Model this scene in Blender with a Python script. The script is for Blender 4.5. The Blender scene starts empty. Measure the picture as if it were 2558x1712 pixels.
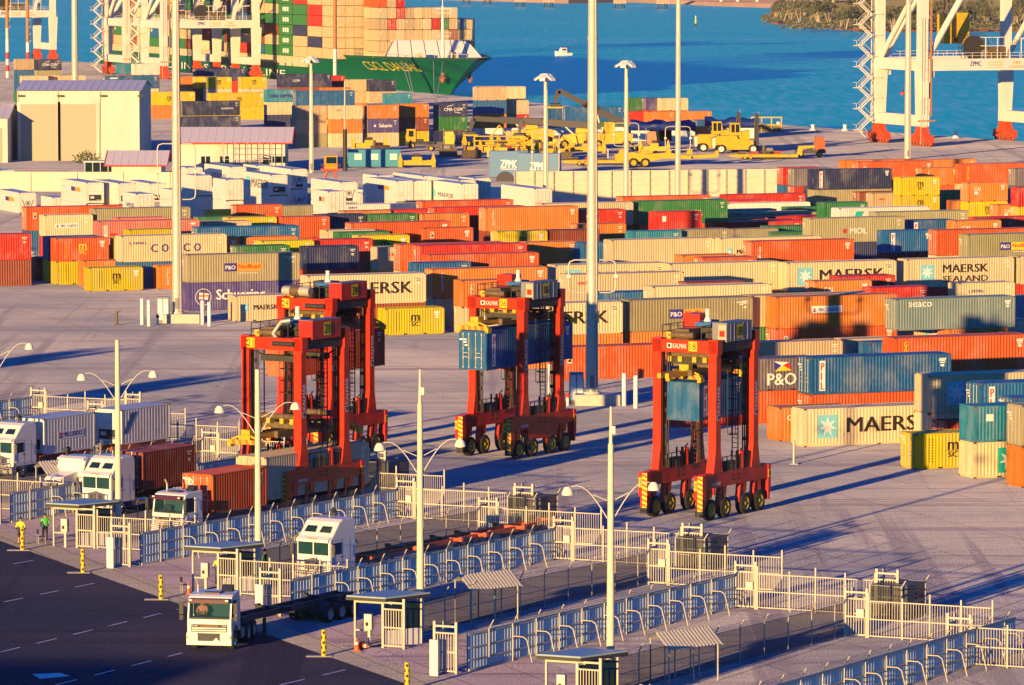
import bpy, math, random
from mathutils import Vector, Matrix, Euler
R=math.radians; sin=math.sin; cos=math.cos; PI=math.pi
D=bpy.data; SC=bpy.context.scene; COL=SC.collection
# ---------------------------------------------------------------- camera, sky, sun, exposure
CAMH=38.2; PITCH=4.77; FPX=12000.
cam=D.cameras.new('camera'); cam.sensor_width=36; cam.lens=36*FPX/2558; cam.clip_start=10; cam.clip_end=20000
camo=D.objects.new('camera',cam); COL.objects.link(camo); camo.location=(0,0,CAMH); camo.rotation_euler=(R(90-PITCH),0,0)
SC.camera=camo
SUN_EL=5.9; SUN_AZ=27.5      # light travels towards azimuth 24.5 deg right of the view
w=D.worlds.new('World'); SC.world=w; w.use_nodes=True; nt=w.node_tree
bg=nt.nodes['Background']; sky=nt.nodes.new('ShaderNodeTexSky'); sky.sky_type='NISHITA'; sky.sun_disc=False
sky.sun_elevation=R(SUN_EL); sky.sun_rotation=R(180+SUN_AZ); sky.air_density=1.6; sky.dust_density=.4; sky.ozone_density=3
hs=nt.nodes.new('ShaderNodeHueSaturation'); hs.inputs['Saturation'].default_value=1.6
mx=nt.nodes.new('ShaderNodeMix'); mx.data_type='RGBA'; mx.blend_type='MULTIPLY'; mx.inputs[0].default_value=1
mx.inputs[7].default_value=(.015,.46,1.5,1)
nt.links.new(sky.outputs[0],hs.inputs['Color']); nt.links.new(hs.outputs[0],mx.inputs[6]); nt.links.new(mx.outputs[2],bg.inputs[0])
bg.inputs[1].default_value=.13
sl=D.lights.new('sun','SUN'); sl.energy=5.; sl.angle=R(.5); sl.color=(1,.62,.22)
so=D.objects.new('sun',sl); COL.objects.link(so)
tv=Vector((sin(R(SUN_AZ))*cos(R(SUN_EL)),cos(R(SUN_AZ))*cos(R(SUN_EL)),-sin(R(SUN_EL))))
so.rotation_euler=tv.to_track_quat('-Z','Y').to_euler(); so.location=(0,0,200)
SC.view_settings.view_transform='Standard'; SC.view_settings.look='None'; SC.view_settings.exposure=.80; SC.view_settings.gamma=1
# ---------------------------------------------------------------- helpers
_c,_s=cos(R(PITCH)),sin(R(PITCH))
def P(px,py,z=0.):
    "the world point at height z seen at pixel px,py of the 2558x1712 photograph"
    d=Vector(((px-1279)/FPX,_c+(856-py)/FPX*_s,-_s+(856-py)/FPX*_c)); t=(z-CAMH)/d.z
    q=d*t; return Vector((q.x,q.y,z))
def PD(px,py,d):
    "the world point at depth d (y) seen at pixel"
    v=Vector(((px-1279)/FPX,_c+(856-py)/FPX*_s,-_s+(856-py)/FPX*_c)); q=v*(d/v.y); return Vector((q.x,q.y,q.z+CAMH))
YAW=R(21.5); UX=Vector((cos(YAW),sin(YAW),0)); VX=Vector((-sin(YAW),cos(YAW),0))
def UV(u,v,z=0.): p=UX*u+VX*v; return Vector((p.x,p.y,z))
MATS={}
def mat(name,col,rough=.6,metal=0.,var=.12,scale=3.,dirt=None,bump=0.,bscale=20.,spec=.5,stretch=None,coord='Object',diffr=0.,emit=None,trans=0.):
    if name in MATS: return MATS[name]
    m=D.materials.new(name); m.use_nodes=True; n=m.node_tree; b=n.nodes['Principled BSDF']
    b.inputs['Roughness'].default_value=rough; b.inputs['Metallic'].default_value=metal
    b.inputs['Specular IOR Level'].default_value=spec
    if 'Diffuse Roughness' in b.inputs: b.inputs['Diffuse Roughness'].default_value=diffr
    if trans: b.inputs['Transmission Weight'].default_value=trans
    if emit: b.inputs['Emission Color'].default_value=(*emit[:3],1); b.inputs['Emission Strength'].default_value=emit[3]
    tc=n.nodes.new('ShaderNodeTexCoord'); src=tc.outputs[coord]
    if stretch:
        mp=n.nodes.new('ShaderNodeMapping'); mp.inputs['Scale'].default_value=stretch; n.links.new(src,mp.inputs[0]); src=mp.outputs[0]
    nz=n.nodes.new('ShaderNodeTexNoise'); nz.inputs['Scale'].default_value=scale; nz.inputs['Detail'].default_value=6; nz.inputs['Roughness'].default_value=.65
    n.links.new(src,nz.inputs[0])
    mr=n.nodes.new('ShaderNodeMapRange'); mr.inputs[1].default_value=.3; mr.inputs[2].default_value=.7
    mr.inputs[3].default_value=1-var; mr.inputs[4].default_value=1+var*.5; n.links.new(nz.outputs[0],mr.inputs[0])
    mm=n.nodes.new('ShaderNodeMix'); mm.data_type='RGBA'; mm.blend_type='MULTIPLY'; mm.inputs[0].default_value=1
    mm.inputs[6].default_value=(*col,1); n.links.new(mr.outputs[0],mm.inputs[7])
    out=mm.outputs[2]
    if dirt:
        n2=n.nodes.new('ShaderNodeTexNoise'); n2.inputs['Scale'].default_value=scale*.6; n2.inputs['Detail'].default_value=8; n.links.new(src,n2.inputs[0])
        r2=n.nodes.new('ShaderNodeMapRange'); r2.inputs[1].default_value=.55; r2.inputs[2].default_value=.72; r2.inputs[4].default_value=dirt[3]; n.links.new(n2.outputs[0],r2.inputs[0])
        m2=n.nodes.new('ShaderNodeMix'); m2.data_type='RGBA'; n.links.new(r2.outputs[0],m2.inputs[0]); n.links.new(out,m2.inputs[6]); m2.inputs[7].default_value=(*dirt[:3],1); out=m2.outputs[2]
    n.links.new(out,b.inputs['Base Color'])
    if bump:
        n3=n.nodes.new('ShaderNodeTexNoise'); n3.inputs['Scale'].default_value=bscale; n3.inputs['Detail'].default_value=5; n.links.new(src,n3.inputs[0])
        bp=n.nodes.new('ShaderNodeBump'); bp.inputs['Strength'].default_value=bump; bp.inputs['Distance'].default_value=.05; n.links.new(n3.outputs[0],bp.inputs['Height']); n.links.new(bp.outputs[0],b.inputs['Normal'])
    MATS[name]=m; return m
_txt={}
def text_polys(s):
    if s in _txt: return _txt[s]
    cu=D.curves.new('t','FONT'); cu.body=s; cu.resolution_u=2; o=D.objects.new('t',cu); COL.objects.link(o)
    dg=bpy.context.evaluated_depsgraph_get(); me=o.evaluated_get(dg).to_mesh()
    vs=[(v.co.x,v.co.y) for v in me.vertices]; fs=[list(p.vertices) for p in me.polygons]
    o.evaluated_get(dg).to_mesh_clear(); D.objects.remove(o); D.curves.remove(cu)
    x0=min(v[0] for v in vs);x1=max(v[0] for v in vs);y0=min(v[1] for v in vs);y1=max(v[1] for v in vs)
    _txt[s]=([((a-x0)/(x1-x0 or 1),(b-y0)/(y1-y0 or 1)) for a,b in vs],fs); return _txt[s]
def bevel(o,w=.05,n=2):
    m=o.modifiers.new('bevel','BEVEL'); m.width=w; m.segments=n; m.limit_method='ANGLE'; m.angle_limit=R(28); return o
class MB:
    def __init__(s): s.v=[];s.f=[];s.m=[];s.ms=[];s.k=0;s.T=None;s.sm=False;s.smf=[]
    def use(s,m):
        if m not in s.ms: s.ms.append(m)
        s.k=s.ms.index(m); return s
    def add(s,vs,fs,smooth=False):
        o=len(s.v)
        s.v+= [tuple(s.T@Vector(p)) for p in vs] if s.T else [tuple(p) for p in vs]
        for f in fs: s.f.append([i+o for i in f]); s.m.append(s.k); s.smf.append(smooth)
        return s
    def box(s,x0,y0,z0,x1,y1,z1):
        return s.add([(x0,y0,z0),(x1,y0,z0),(x1,y1,z0),(x0,y1,z0),(x0,y0,z1),(x1,y0,z1),(x1,y1,z1),(x0,y1,z1)],
            [(0,3,2,1),(4,5,6,7),(0,1,5,4),(1,2,6,5),(2,3,7,6),(3,0,4,7)])
    def cbox(s,x,y,z,sx,sy,sz): return s.box(x-sx/2,y-sy/2,z,x+sx/2,y+sy/2,z+sz)
    def bar(s,p,q,w,h=None):
        p=Vector(p);q=Vector(q);h=h or w;d=(q-p);
        if d.length<1e-6: return s
        d.normalize(); a=d.cross(Vector((0,0,1)));
        if a.length<1e-3: a=Vector((1,0,0))
        a.normalize(); b=a.cross(d); a=a*w/2; b=b*h/2
        return s.add([p-a-b,p+a-b,p+a+b,p-a+b,q-a-b,q+a-b,q+a+b,q-a+b],[(3,2,1,0),(4,5,6,7),(0,1,5,4),(1,2,6,5),(2,3,7,6),(3,0,4,7)])
    def tube(s,p,q,r0,r1=None,n=10,cap=True):
        p=Vector(p);q=Vector(q);r1=r0 if r1 is None else r1;d=(q-p).normalized();a=d.cross(Vector((0,0,1)))
        if a.length<1e-3: a=Vector((1,0,0))
        a.normalize();b=a.cross(d);vs=[]
        for c,r in((p,r0),(q,r1)):
            for i in range(n):
                t=2*PI*i/n; vs.append(c+a*(r*cos(t))+b*(r*sin(t)))
        s.add(vs,[(i,i+n,(i+1)%n+n,(i+1)%n) for i in range(n)],True)
        if cap: s.add(vs,[tuple(range(n)),tuple(range(2*n-1,n-1,-1))])
        return s
    def path(s,pts,r,n=6):
        for a,b in zip(pts,pts[1:]): s.tube(a,b,r,r,n,True)
        return s
    def poly(s,pts): return s.add(pts,[tuple(range(len(pts)))])
    def prism(s,pts,y0,y1):
        "pts (x,z) outline, extruded along y"
        n=len(pts); vs=[(a,y0,b) for a,b in pts]+[(a,y1,b) for a,b in pts]
        ar=sum(pts[i][0]*pts[(i+1)%n][1]-pts[(i+1)%n][0]*pts[i][1] for i in range(n))
        f=[tuple(range(n)),tuple(range(2*n-1,n-1,-1))]+[(i,i+n,(i+1)%n+n,(i+1)%n) for i in range(n)]
        if ar<0: f=[tuple(reversed(q)) for q in f]
        return s.add(vs,f)
    def hprism(s,pts,z0,z1):
        n=len(pts); vs=[(a,b,z0) for a,b in pts]+[(a,b,z1) for a,b in pts]
        return s.add(vs,[tuple(range(n-1,-1,-1)),tuple(range(n,2*n))]+[(i,(i+1)%n,(i+1)%n+n,i+n) for i in range(n)])
    def loft(s,rings,close=True,cap=True,smooth=True):
        n=len(rings[0]);vs=[p for r in rings for p in r];fs=[]
        for k in range(len(rings)-1):
            for i in range(n if close else n-1):
                j=(i+1)%n; fs.append((k*n+i,k*n+j,(k+1)*n+j,(k+1)*n+i))
        s.add(vs,fs,smooth)
        if cap and close: s.add(vs,[tuple(range(n-1,-1,-1)),tuple(range(len(vs)-n,len(vs)))])
        return s
    def wheel(s,x,y,z,r,wd,tyre,rim,n=18):
        "axle along y, centre x,y,z"
        s.use(tyre); pr=[(.62*r,-.5*wd),(.93*r,-.5*wd),(r,-.36*wd),(r,.36*wd),(.93*r,.5*wd),(.62*r,.5*wd)]
        rings=[[(x+a*cos(2*PI*i/n),y+b,z+a*sin(2*PI*i/n)) for a,b in pr] for i in range(n+1)]
        s.loft(rings,close=False,cap=False)
        s.use(rim)
        for sg in(-1,1):
            pr2=[(.64*r,sg*.47*wd),(.5*r,sg*.42*wd),(.42*r,sg*.2*wd),(.2*r,sg*.25*wd),(.16*r,sg*.5*wd),(.0,sg*.5*wd)]
            s.loft([[(x+a*cos(2*PI*i/n),y+b,z+a*sin(2*PI*i/n)) for a,b in pr2] for i in range(n+1)],close=False,cap=False)
        return s
    def text(s,t,x0,z0,w,h,y=-.012,ax='x'):
        "flat lettering facing -y (or facing -x when ax='y'), fitted to w x h"
        vs,fs=text_polys(t)
        q=h*.07
        if ax=='x':
            s.add([(x0+q+a*(w-q),y-.003,z0+b*h) for a,b in vs],fs); return s.add([(x0+a*(w-q),y,z0+b*h) for a,b in vs],fs)
        if ax=='X': return s.add([(x0-a*w,y,z0+b*h) for a,b in vs],fs)      # facing +y
        if ax=='y': return s.add([(y,x0-a*w,z0+b*h) for a,b in vs],fs)
        if ax=='r': s.add([(x0-b*h,y-.003,z0+a*w+q) for a,b in vs],fs); return s.add([(x0-b*h,y,z0+a*w) for a,b in vs],fs)       # reading upwards
    def rect(s,x0,z0,x1,z1,y=-.008,ax='x'):
        if ax=='x': return s.add([(x0,y,z0),(x1,y,z0),(x1,y,z1),(x0,y,z1)],[(0,1,2,3)])
        if ax=='X': return s.add([(x0,y,z0),(x1,y,z0),(x1,y,z1),(x0,y,z1)],[(3,2,1,0)])
        return s.add([(y,x0,z0),(y,x1,z0),(y,x1,z1),(y,x0,z1)],[(3,2,1,0)])
    def mesh(s,name):
        me=D.meshes.new(name); me.from_pydata(s.v,[],s.f); 
        for m in s.ms: me.materials.append(m)
        if s.m: me.polygons.foreach_set('material_index',s.m); me.polygons.foreach_set('use_smooth',s.smf)
        me.update(); return me
    def build(s,name,parent=None,loc=None,rz=0.):
        o=D.objects.new(name,s.mesh(name)); COL.objects.link(o); o.parent=parent
        if loc is not None: o.location=loc
        if rz: o.rotation_euler=(0,0,rz)
        return o
def tag(o,label=None,cat=None,group=None,kind=None):
    if label: o['label']=label
    if cat: o['category']=cat
    if group: o['group']=group
    if kind: o['kind']=kind
    return o
def empty(name,loc=(0,0,0),rz=0.,label=None,cat=None,group=None):
    o=D.objects.new(name,None); COL.objects.link(o); o.location=loc; o.rotation_euler=(0,0,rz); o.empty_display_size=.5
    return tag(o,label,cat,group)
def kids(o): return [c for c in KID.get(o,[])]
def copy_tree(o,parent=None):
    c=o.copy(); COL.objects.link(c); c.parent=parent
    for ch in list(o.children): copy_tree(ch,c)
    return c
def dup(o,loc,rz=0.,label=None,group=None):
    c=copy_tree(o); c.location=loc; c.rotation_euler=(0,0,rz)
    if label: c['label']=label
    if group: c['group']=group
    return c
def struct(name,mb): o=mb.build(name); o['kind']='structure'; return o
CT="""332.2 861.6 7.77 20 beige none;313.2 1102.4 7.77 20 navy cmacgm;309.7 1107.9 7.77 20 beige none;320.4 1059.1 7.77 20 teal none;322.6 1054.4 7.77 20 white none;320.4 851.8 5.18 20 navy cmacgm;304.1 845.2 5.18 20 orange none;296.7 844.7 5.18 20 cream oocl;290.4 846.9 5.18 20 beige none;311.7 849.4 5.18 20 orange none;368.4 942.7 5.18 20 cream oocl;335.5 864.7 5.18 20 beige none;364.9 945.6 5.18 20 beige none;331.7 949.7 5.18 20 orange none;309.5 902.1 5.79 40 blue none;316.5 941.1 5.18 20 teal chinas;356.1 1002.9 5.18 20 beige none;360.1 999.7 5.18 20 navy none;345.4 1018.0 5.79 40 navy cgm;360.3 1033.7 5.18 20 red none;305.5 1020.0 5.79 40 blue hanjin;332.9 1033.1 5.18 20 yellow mscblack;340.6 1031.1 5.18 20 yellow mscblack;328.6 1039.2 5.18 20 orange none;331.3 1035.7 5.18 20 yellow none;316.4 1113.5 5.18 20 navy cmacgm;311.9 1116.1 5.18 20 beige none;342.4 1070.2 5.79 40 navy none;297.2 1058.1 5.18 20 cream none;301.9 1060.9 5.18 20 beige none;306.2 1058.4 5.18 20 cream none;158.7 339.2 2.90 40 blue pil;156.5 346.4 2.59 20 slate pando;150.0 346.2 2.59 20 blue none;160.5 322.2 2.90 40 cream star;161.0 314.8 2.90 40 blue pil;155.6 305.0 2.59 20 teal sticker;156.1 298.6 2.90 40 olive none;161.1 309.5 2.59 20 blue none;173.0 353.5 2.90 40 hapag hapagv;183.0 398.5 2.90 40 orange miscl;193.9 395.9 2.59 40 bluegrey seaco;307.2 640.2 2.90 40 hapag hapagsq;318.2 628.3 2.90 40 hapag hapagv;313.3 631.4 2.59 20 orange triton;295.1 640.4 2.59 20 red none;295.2 636.7 2.59 20 slate none;291.0 621.0 2.90 40 navy pil;297.8 623.6 2.59 20 yellow mscblack;298.0 607.4 2.59 20 yellow mscblack;299.8 590.1 2.59 20 orange cai;300.5 576.5 2.59 20 red none;325.5 625.5 2.59 20 slate none;251.5 529.5 2.90 40 white bluestripe;252.0 520.0 2.90 40 olive moltag;239.1 511.1 2.90 40 olive mol;252.8 512.9 2.59 20 blue pil;257.5 510.1 2.59 20 orange cai;241.2 495.3 2.59 20 blue pil;242.6 485.0 2.90 40 hapag none;242.1 476.4 2.90 40 olive nedlloydy;214.7 474.0 2.90 40 hapag xtra;203.7 440.9 2.90 40 cream maersk;217.3 441.3 2.90 40 cream sealand;230.0 441.2 2.90 40 cream none;192.0 443.8 2.90 40 cream none;204.0 429.3 2.59 20 red none;198.8 423.9 2.59 20 orange cai;200.1 413.7 2.59 20 red none;210.6 416.3 2.59 20 cream cosco2;181.7 401.1 2.90 40 beige none;260.1 552.0 2.59 20 green capital;235.0 553.2 2.90 40 green capital;221.7 552.4 2.90 40 cream none;237.2 563.5 2.90 40 hapag none;211.7 546.1 2.90 40 orange tritonb;224.8 547.6 2.59 20 red none;231.8 540.2 2.59 20 red whitetag;213.2 520.0 2.59 20 orange none;199.4 510.5 2.59 20 yellow mscblack;205.8 510.4 2.59 20 brown none;213.8 505.0 2.59 20 teal none;220.4 506.0 2.59 20 olive none;201.5 481.8 2.90 40 cream none;200.6 488.0 2.59 20 blue none;213.8 480.3 2.90 40 cream maersks;195.1 490.8 2.59 20 orange none;178.8 480.4 2.90 40 red none;202.8 460.0 2.59 20 hapag none;202.2 464.0 2.59 20 orange none;180.5 446.2 2.90 40 cream maerskc;176.6 433.1 2.90 40 cream oocl;166.9 445.0 2.90 40 orange tritonb;167.0 437.2 2.59 20 orange tritonb;177.7 414.8 2.90 40 cream none;186.5 426.9 2.59 20 brown none;174.1 417.4 2.59 20 blue none;180.4 417.3 2.59 20 red none;155.8 399.1 2.90 40 cream maerskb;169.1 400.1 2.90 40 olive nedlloyd;209.8 563.0 2.90 40 hapag none;208.0 554.0 2.59 40 red none;197.0 556.2 2.59 20 orange none;203.2 556.6 2.59 20 red none;185.7 546.8 2.59 20 hapag none;191.5 549.9 2.59 20 navy none;197.6 548.3 2.59 20 green none;203.9 547.2 2.59 20 orange none;185.8 522.1 2.90 40 hapag hapagsq;193.6 519.1 2.59 20 hapag hapagsq;181.8 519.5 2.59 20 cream none;181.9 515.3 2.59 20 green none;181.9 508.7 2.59 20 yellow mscblack;175.6 503.5 2.59 20 red none;168.6 503.3 2.59 20 yellow none;170.0 492.4 2.59 20 navy none;176.9 488.7 2.59 20 cream k3;177.5 483.0 2.90 40 hapag none;174.3 465.7 2.90 40 hapag hapagsq;171.8 463.1 2.59 20 blue none;152.3 440.7 2.90 40 cream maersk;160.0 568.1 2.90 40 hapag hapagsq;166.7 561.6 2.90 40 olive none;160.2 561.0 2.59 20 cream miscl2;148.8 519.6 2.59 20 blue none;148.8 516.4 2.59 20 hapag mscyellow;133.7 516.5 2.90 40 red none;159.6 536.0 2.90 40 pink pinkv;166.8 552.2 2.59 20 pink none;161.2 529.1 2.59 20 yellow none;153.9 508.2 2.90 40 cream cosco;155.7 516.2 2.59 20 yellow none;151.0 474.9 2.90 40 olive nedlloydw;162.8 511.9 2.59 20 orange tritonb;169.3 511.0 2.59 20 orange tritonb;163.3 496.1 2.59 20 green none;188.8 573.6 2.59 20 hapag none;179.4 548.1 2.59 20 yellow none;174.0 541.5 2.59 20 beige none;166.6 520.3 2.90 40 blue none;171.2 523.4 2.59 20 yellow none;320.4 851.8 2.59 20 green none;304.1 845.2 2.59 20 purple suds;298.5 849.1 2.59 20 cream oocl;291.7 851.3 2.59 20 orange suds;311.7 849.4 2.59 20 brown none;365.5 933.6 2.59 20 cream oocl;358.9 986.1 2.59 20 teal none;305.9 995.0 2.90 40 yellow mscblack;318.2 984.0 2.90 40 yellow mscblack;296.1 934.4 2.90 40 navy logis;333.4 999.1 2.59 20 yellow mscblack;397.4 939.1 2.59 20 green none;399.4 936.3 2.59 20 purple none;401.9 933.8 2.59 20 cream none;359.8 892.8 2.59 20 blue none;356.1 875.1 2.90 40 blue none;153.4 328.9 0.00 40 cream maersk;158.7 339.2 0.00 40 hapag hapagsq;156.5 346.4 0.00 20 hapag none;150.0 346.2 0.00 20 red ipf;153.4 333.4 0.00 20 orange caic;160.5 322.2 0.00 40 cream none;160.3 318.9 0.00 20 red none;155.6 305.0 0.00 20 cream starteal;156.1 298.6 0.00 40 orange none;154.3 311.8 0.00 20 yellow mscblack;189.7 365.7 0.00 40 cream none;182.4 357.3 0.00 40 blue none;179.1 370.0 0.00 40 cream maerskc;195.8 380.9 0.00 40 green everg;186.0 385.3 0.00 20 blue none;185.4 389.0 0.00 20 cream none;171.2 385.3 0.00 40 beige none;199.3 395.9 0.00 20 orange hapagsq;183.0 398.5 0.00 40 hapag hapagsq;197.8 401.1 0.00 40 cream star;225.1 430.5 0.00 20 teal none;345.4 701.0 0.00 40 orange none;335.3 704.1 0.00 40 orange none;296.5 634.1 0.00 20 navy pil;295.2 636.7 0.00 20 red none;299.3 631.5 0.00 20 red none;297.8 623.6 0.00 20 red none;297.1 618.6 0.00 20 brown none;298.0 607.4 0.00 20 yellow mscblack;297.3 614.9 0.00 20 beige oocl;299.8 590.1 0.00 20 yellow mscblack;300.1 581.7 0.00 20 orange cai;300.5 576.5 0.00 20 yellow none;344.5 669.3 0.00 20 orange triton;299.3 593.3 0.00 20 orange none;310.0 618.1 0.00 20 green none;281.2 551.2 0.00 40 red none;244.1 531.9 0.00 40 green none;208.3 457.5 0.00 20 yellow mscblack;209.7 446.8 0.00 20 green none;265.0 592.9 0.00 40 white none;273.4 596.6 0.00 20 red none;271.1 586.7 0.00 20 green none;257.6 570.4 0.00 40 olive none;245.3 553.2 0.00 40 red none;256.4 562.9 0.00 40 red none;250.5 548.3 0.00 20 green none;274.0 613.7 0.00 40 red none;270.2 604.8 0.00 20 red none;243.4 581.9 0.00 20 hapag hapagsq;253.7 579.2 0.00 40 beige none;255.8 573.0 0.00 40 olive none;244.0 560.8 0.00 40 orange none;246.1 556.0 0.00 40 red none;228.9 560.9 0.00 40 olive none;229.9 571.9 0.00 20 blue none;215.6 567.0 0.00 40 olive none;244.0 544.2 0.00 20 olive none;199.8 504.0 0.00 20 orange none;183.1 451.9 0.00 20 red none;156.9 387.0 0.00 40 hapag hapagsq;203.3 609.5 0.00 40 olive none;215.6 609.4 0.00 40 white seacos;226.3 599.2 0.00 20 beige none;212.9 554.0 0.00 20 navy mol;189.8 561.6 0.00 20 cream none;181.7 491.8 0.00 20 white none;159.4 438.1 0.00 20 yellow mscblack;167.0 437.2 0.00 20 cream none;151.1 459.6 0.00 20 cream maersks;148.8 516.4 0.00 20 yellow mscblack;148.8 519.6 0.00 20 yellow none;149.3 505.1 0.00 20 yellow mscblack;148.6 524.1 0.00 20 red none;139.7 534.9 0.00 40 blue whitemark;148.4 546.8 0.00 20 red none;160.2 561.0 0.00 20 red none;150.7 511.9 0.00 40 orange none;157.4 505.6 0.00 20 orange tritonb;163.0 511.9 0.00 20 orange none;151.0 474.9 0.00 40 purple sud;196.4 608.7 0.00 20 yellow none;190.2 593.6 0.00 20 green none;186.2 576.2 0.00 40 cream none;178.4 564.4 0.00 20 pink none;319.0 848.2 0.00 20 navy cmacgm;304.1 845.2 0.00 20 cream none;298.3 849.1 0.00 20 cream oocl;292.0 851.3 0.00 20 olive nedlloyd;361.7 924.0 0.00 20 red none;331.8 843.1 0.00 20 cream oocl;308.2 1002.4 0.00 20 red none;328.0 986.6 0.00 20 red none;294.5 929.2 0.00 40 navy none;393.5 931.6 0.00 20 red none;396.3 928.0 0.00 20 orange none;400.7 931.2 0.00 20 red none;404.5 927.3 0.00 20 orange none;370.8 851.0 0.00 20 orange none;387.6 882.6 0.00 20 blue none;357.6 887.4 0.00 20 blue none;357.6 878.6 0.00 40 blue none"""
SUP="""332.2 861.6 0.00 20;332.2 861.6 2.59 20;332.2 861.6 5.18 20;313.2 1102.4 0.00 20;313.2 1102.4 2.59 20;313.2 1102.4 5.18 20;309.7 1107.9 0.00 20;309.7 1107.9 2.59 20;309.7 1107.9 5.18 20;320.4 1059.1 0.00 20;320.4 1059.1 2.59 20;320.4 1059.1 5.18 20;322.6 1054.4 0.00 20;322.6 1054.4 2.59 20;322.6 1054.4 5.18 20;320.4 851.8 0.00 20;296.7 844.7 0.00 20;296.7 844.7 2.59 20;290.4 846.9 0.00 20;290.4 846.9 2.59 20;311.7 849.4 0.00 20;368.4 942.7 0.00 20;368.4 942.7 2.59 20;335.5 864.7 0.00 20;335.5 864.7 2.59 20;364.9 945.6 0.00 20;364.9 945.6 2.59 20;331.7 949.7 0.00 20;331.7 949.7 2.59 20;309.5 902.1 0.00 40;309.5 902.1 2.90 40;316.5 941.1 0.00 20;316.5 941.1 2.59 20;356.1 1002.9 0.00 20;356.1 1002.9 2.59 20;360.1 999.7 0.00 20;360.1 999.7 2.59 20;345.4 1018.0 0.00 40;345.4 1018.0 2.90 40;360.3 1033.7 0.00 20;360.3 1033.7 2.59 20;305.5 1020.0 0.00 40;305.5 1020.0 2.90 40;332.9 1033.1 0.00 20;332.9 1033.1 2.59 20;340.6 1031.1 0.00 20;340.6 1031.1 2.59 20;328.6 1039.2 0.00 20;328.6 1039.2 2.59 20;331.3 1035.7 0.00 20;331.3 1035.7 2.59 20;316.4 1113.5 0.00 20;316.4 1113.5 2.59 20;311.9 1116.1 0.00 20;311.9 1116.1 2.59 20;342.4 1070.2 0.00 40;342.4 1070.2 2.90 40;297.2 1058.1 0.00 20;297.2 1058.1 2.59 20;301.9 1060.9 0.00 20;301.9 1060.9 2.59 20;306.2 1058.4 0.00 20;306.2 1058.4 2.59 20;161.0 314.8 0.00 40;161.1 309.5 0.00 20;173.0 353.5 0.00 40;307.2 640.2 0.00 40;318.2 628.3 0.00 40;313.3 631.4 0.00 20;295.1 640.4 0.00 20;291.0 621.0 0.00 40;325.5 625.5 0.00 20;251.5 529.5 0.00 40;252.0 520.0 0.00 40;239.1 511.1 0.00 40;252.8 512.9 0.00 20;257.5 510.1 0.00 20;241.2 495.3 0.00 20;242.6 485.0 0.00 40;242.1 476.4 0.00 40;214.7 474.0 0.00 40;203.7 440.9 0.00 40;217.3 441.3 0.00 40;230.0 441.2 0.00 40;192.0 443.8 0.00 40;204.0 429.3 0.00 20;198.8 423.9 0.00 20;200.1 413.7 0.00 20;210.6 416.3 0.00 20;181.7 401.1 0.00 40;260.1 552.0 0.00 20;235.0 553.2 0.00 40;221.7 552.4 0.00 40;237.2 563.5 0.00 40;211.7 546.1 0.00 40;224.8 547.6 0.00 20;231.8 540.2 0.00 20;213.2 520.0 0.00 20;199.4 510.5 0.00 20;205.8 510.4 0.00 20;213.8 505.0 0.00 20;220.4 506.0 0.00 20;201.5 481.8 0.00 40;200.6 488.0 0.00 20;213.8 480.3 0.00 40;195.1 490.8 0.00 20;178.8 480.4 0.00 40;202.8 460.0 0.00 20;202.2 464.0 0.00 20;180.5 446.2 0.00 40;176.6 433.1 0.00 40;166.9 445.0 0.00 40;177.7 414.8 0.00 40;186.5 426.9 0.00 20;174.1 417.4 0.00 20;180.4 417.3 0.00 20;155.8 399.1 0.00 40;169.1 400.1 0.00 40;209.8 563.0 0.00 40;197.0 556.2 0.00 20;203.2 556.6 0.00 20;185.7 546.8 0.00 20;191.5 549.9 0.00 20;197.6 548.3 0.00 20;203.9 547.2 0.00 20;185.8 522.1 0.00 40;193.6 519.1 0.00 20;181.8 519.5 0.00 20;181.9 515.3 0.00 20;181.9 508.7 0.00 20;175.6 503.5 0.00 20;168.6 503.3 0.00 20;170.0 492.4 0.00 20;176.9 488.7 0.00 20;177.5 483.0 0.00 40;174.3 465.7 0.00 40;171.8 463.1 0.00 20;152.3 440.7 0.00 40;160.0 568.1 0.00 40;166.7 561.6 0.00 40;133.7 516.5 0.00 40;159.6 536.0 0.00 40;166.8 552.2 0.00 20;161.2 529.1 0.00 20;153.9 508.2 0.00 40;155.7 516.2 0.00 20;169.3 511.0 0.00 20;163.3 496.1 0.00 20;188.8 573.6 0.00 20;179.4 548.1 0.00 20;174.0 541.5 0.00 20;166.6 520.3 0.00 40;171.2 523.4 0.00 20;365.5 933.6 0.00 20;358.9 986.1 0.00 20;305.9 995.0 0.00 40;318.2 984.0 0.00 40;296.1 934.4 0.00 40;333.4 999.1 0.00 20;397.4 939.1 0.00 20;399.4 936.3 0.00 20;401.9 933.8 0.00 20;359.8 892.8 0.00 20;356.1 875.1 0.00 40"""
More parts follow.
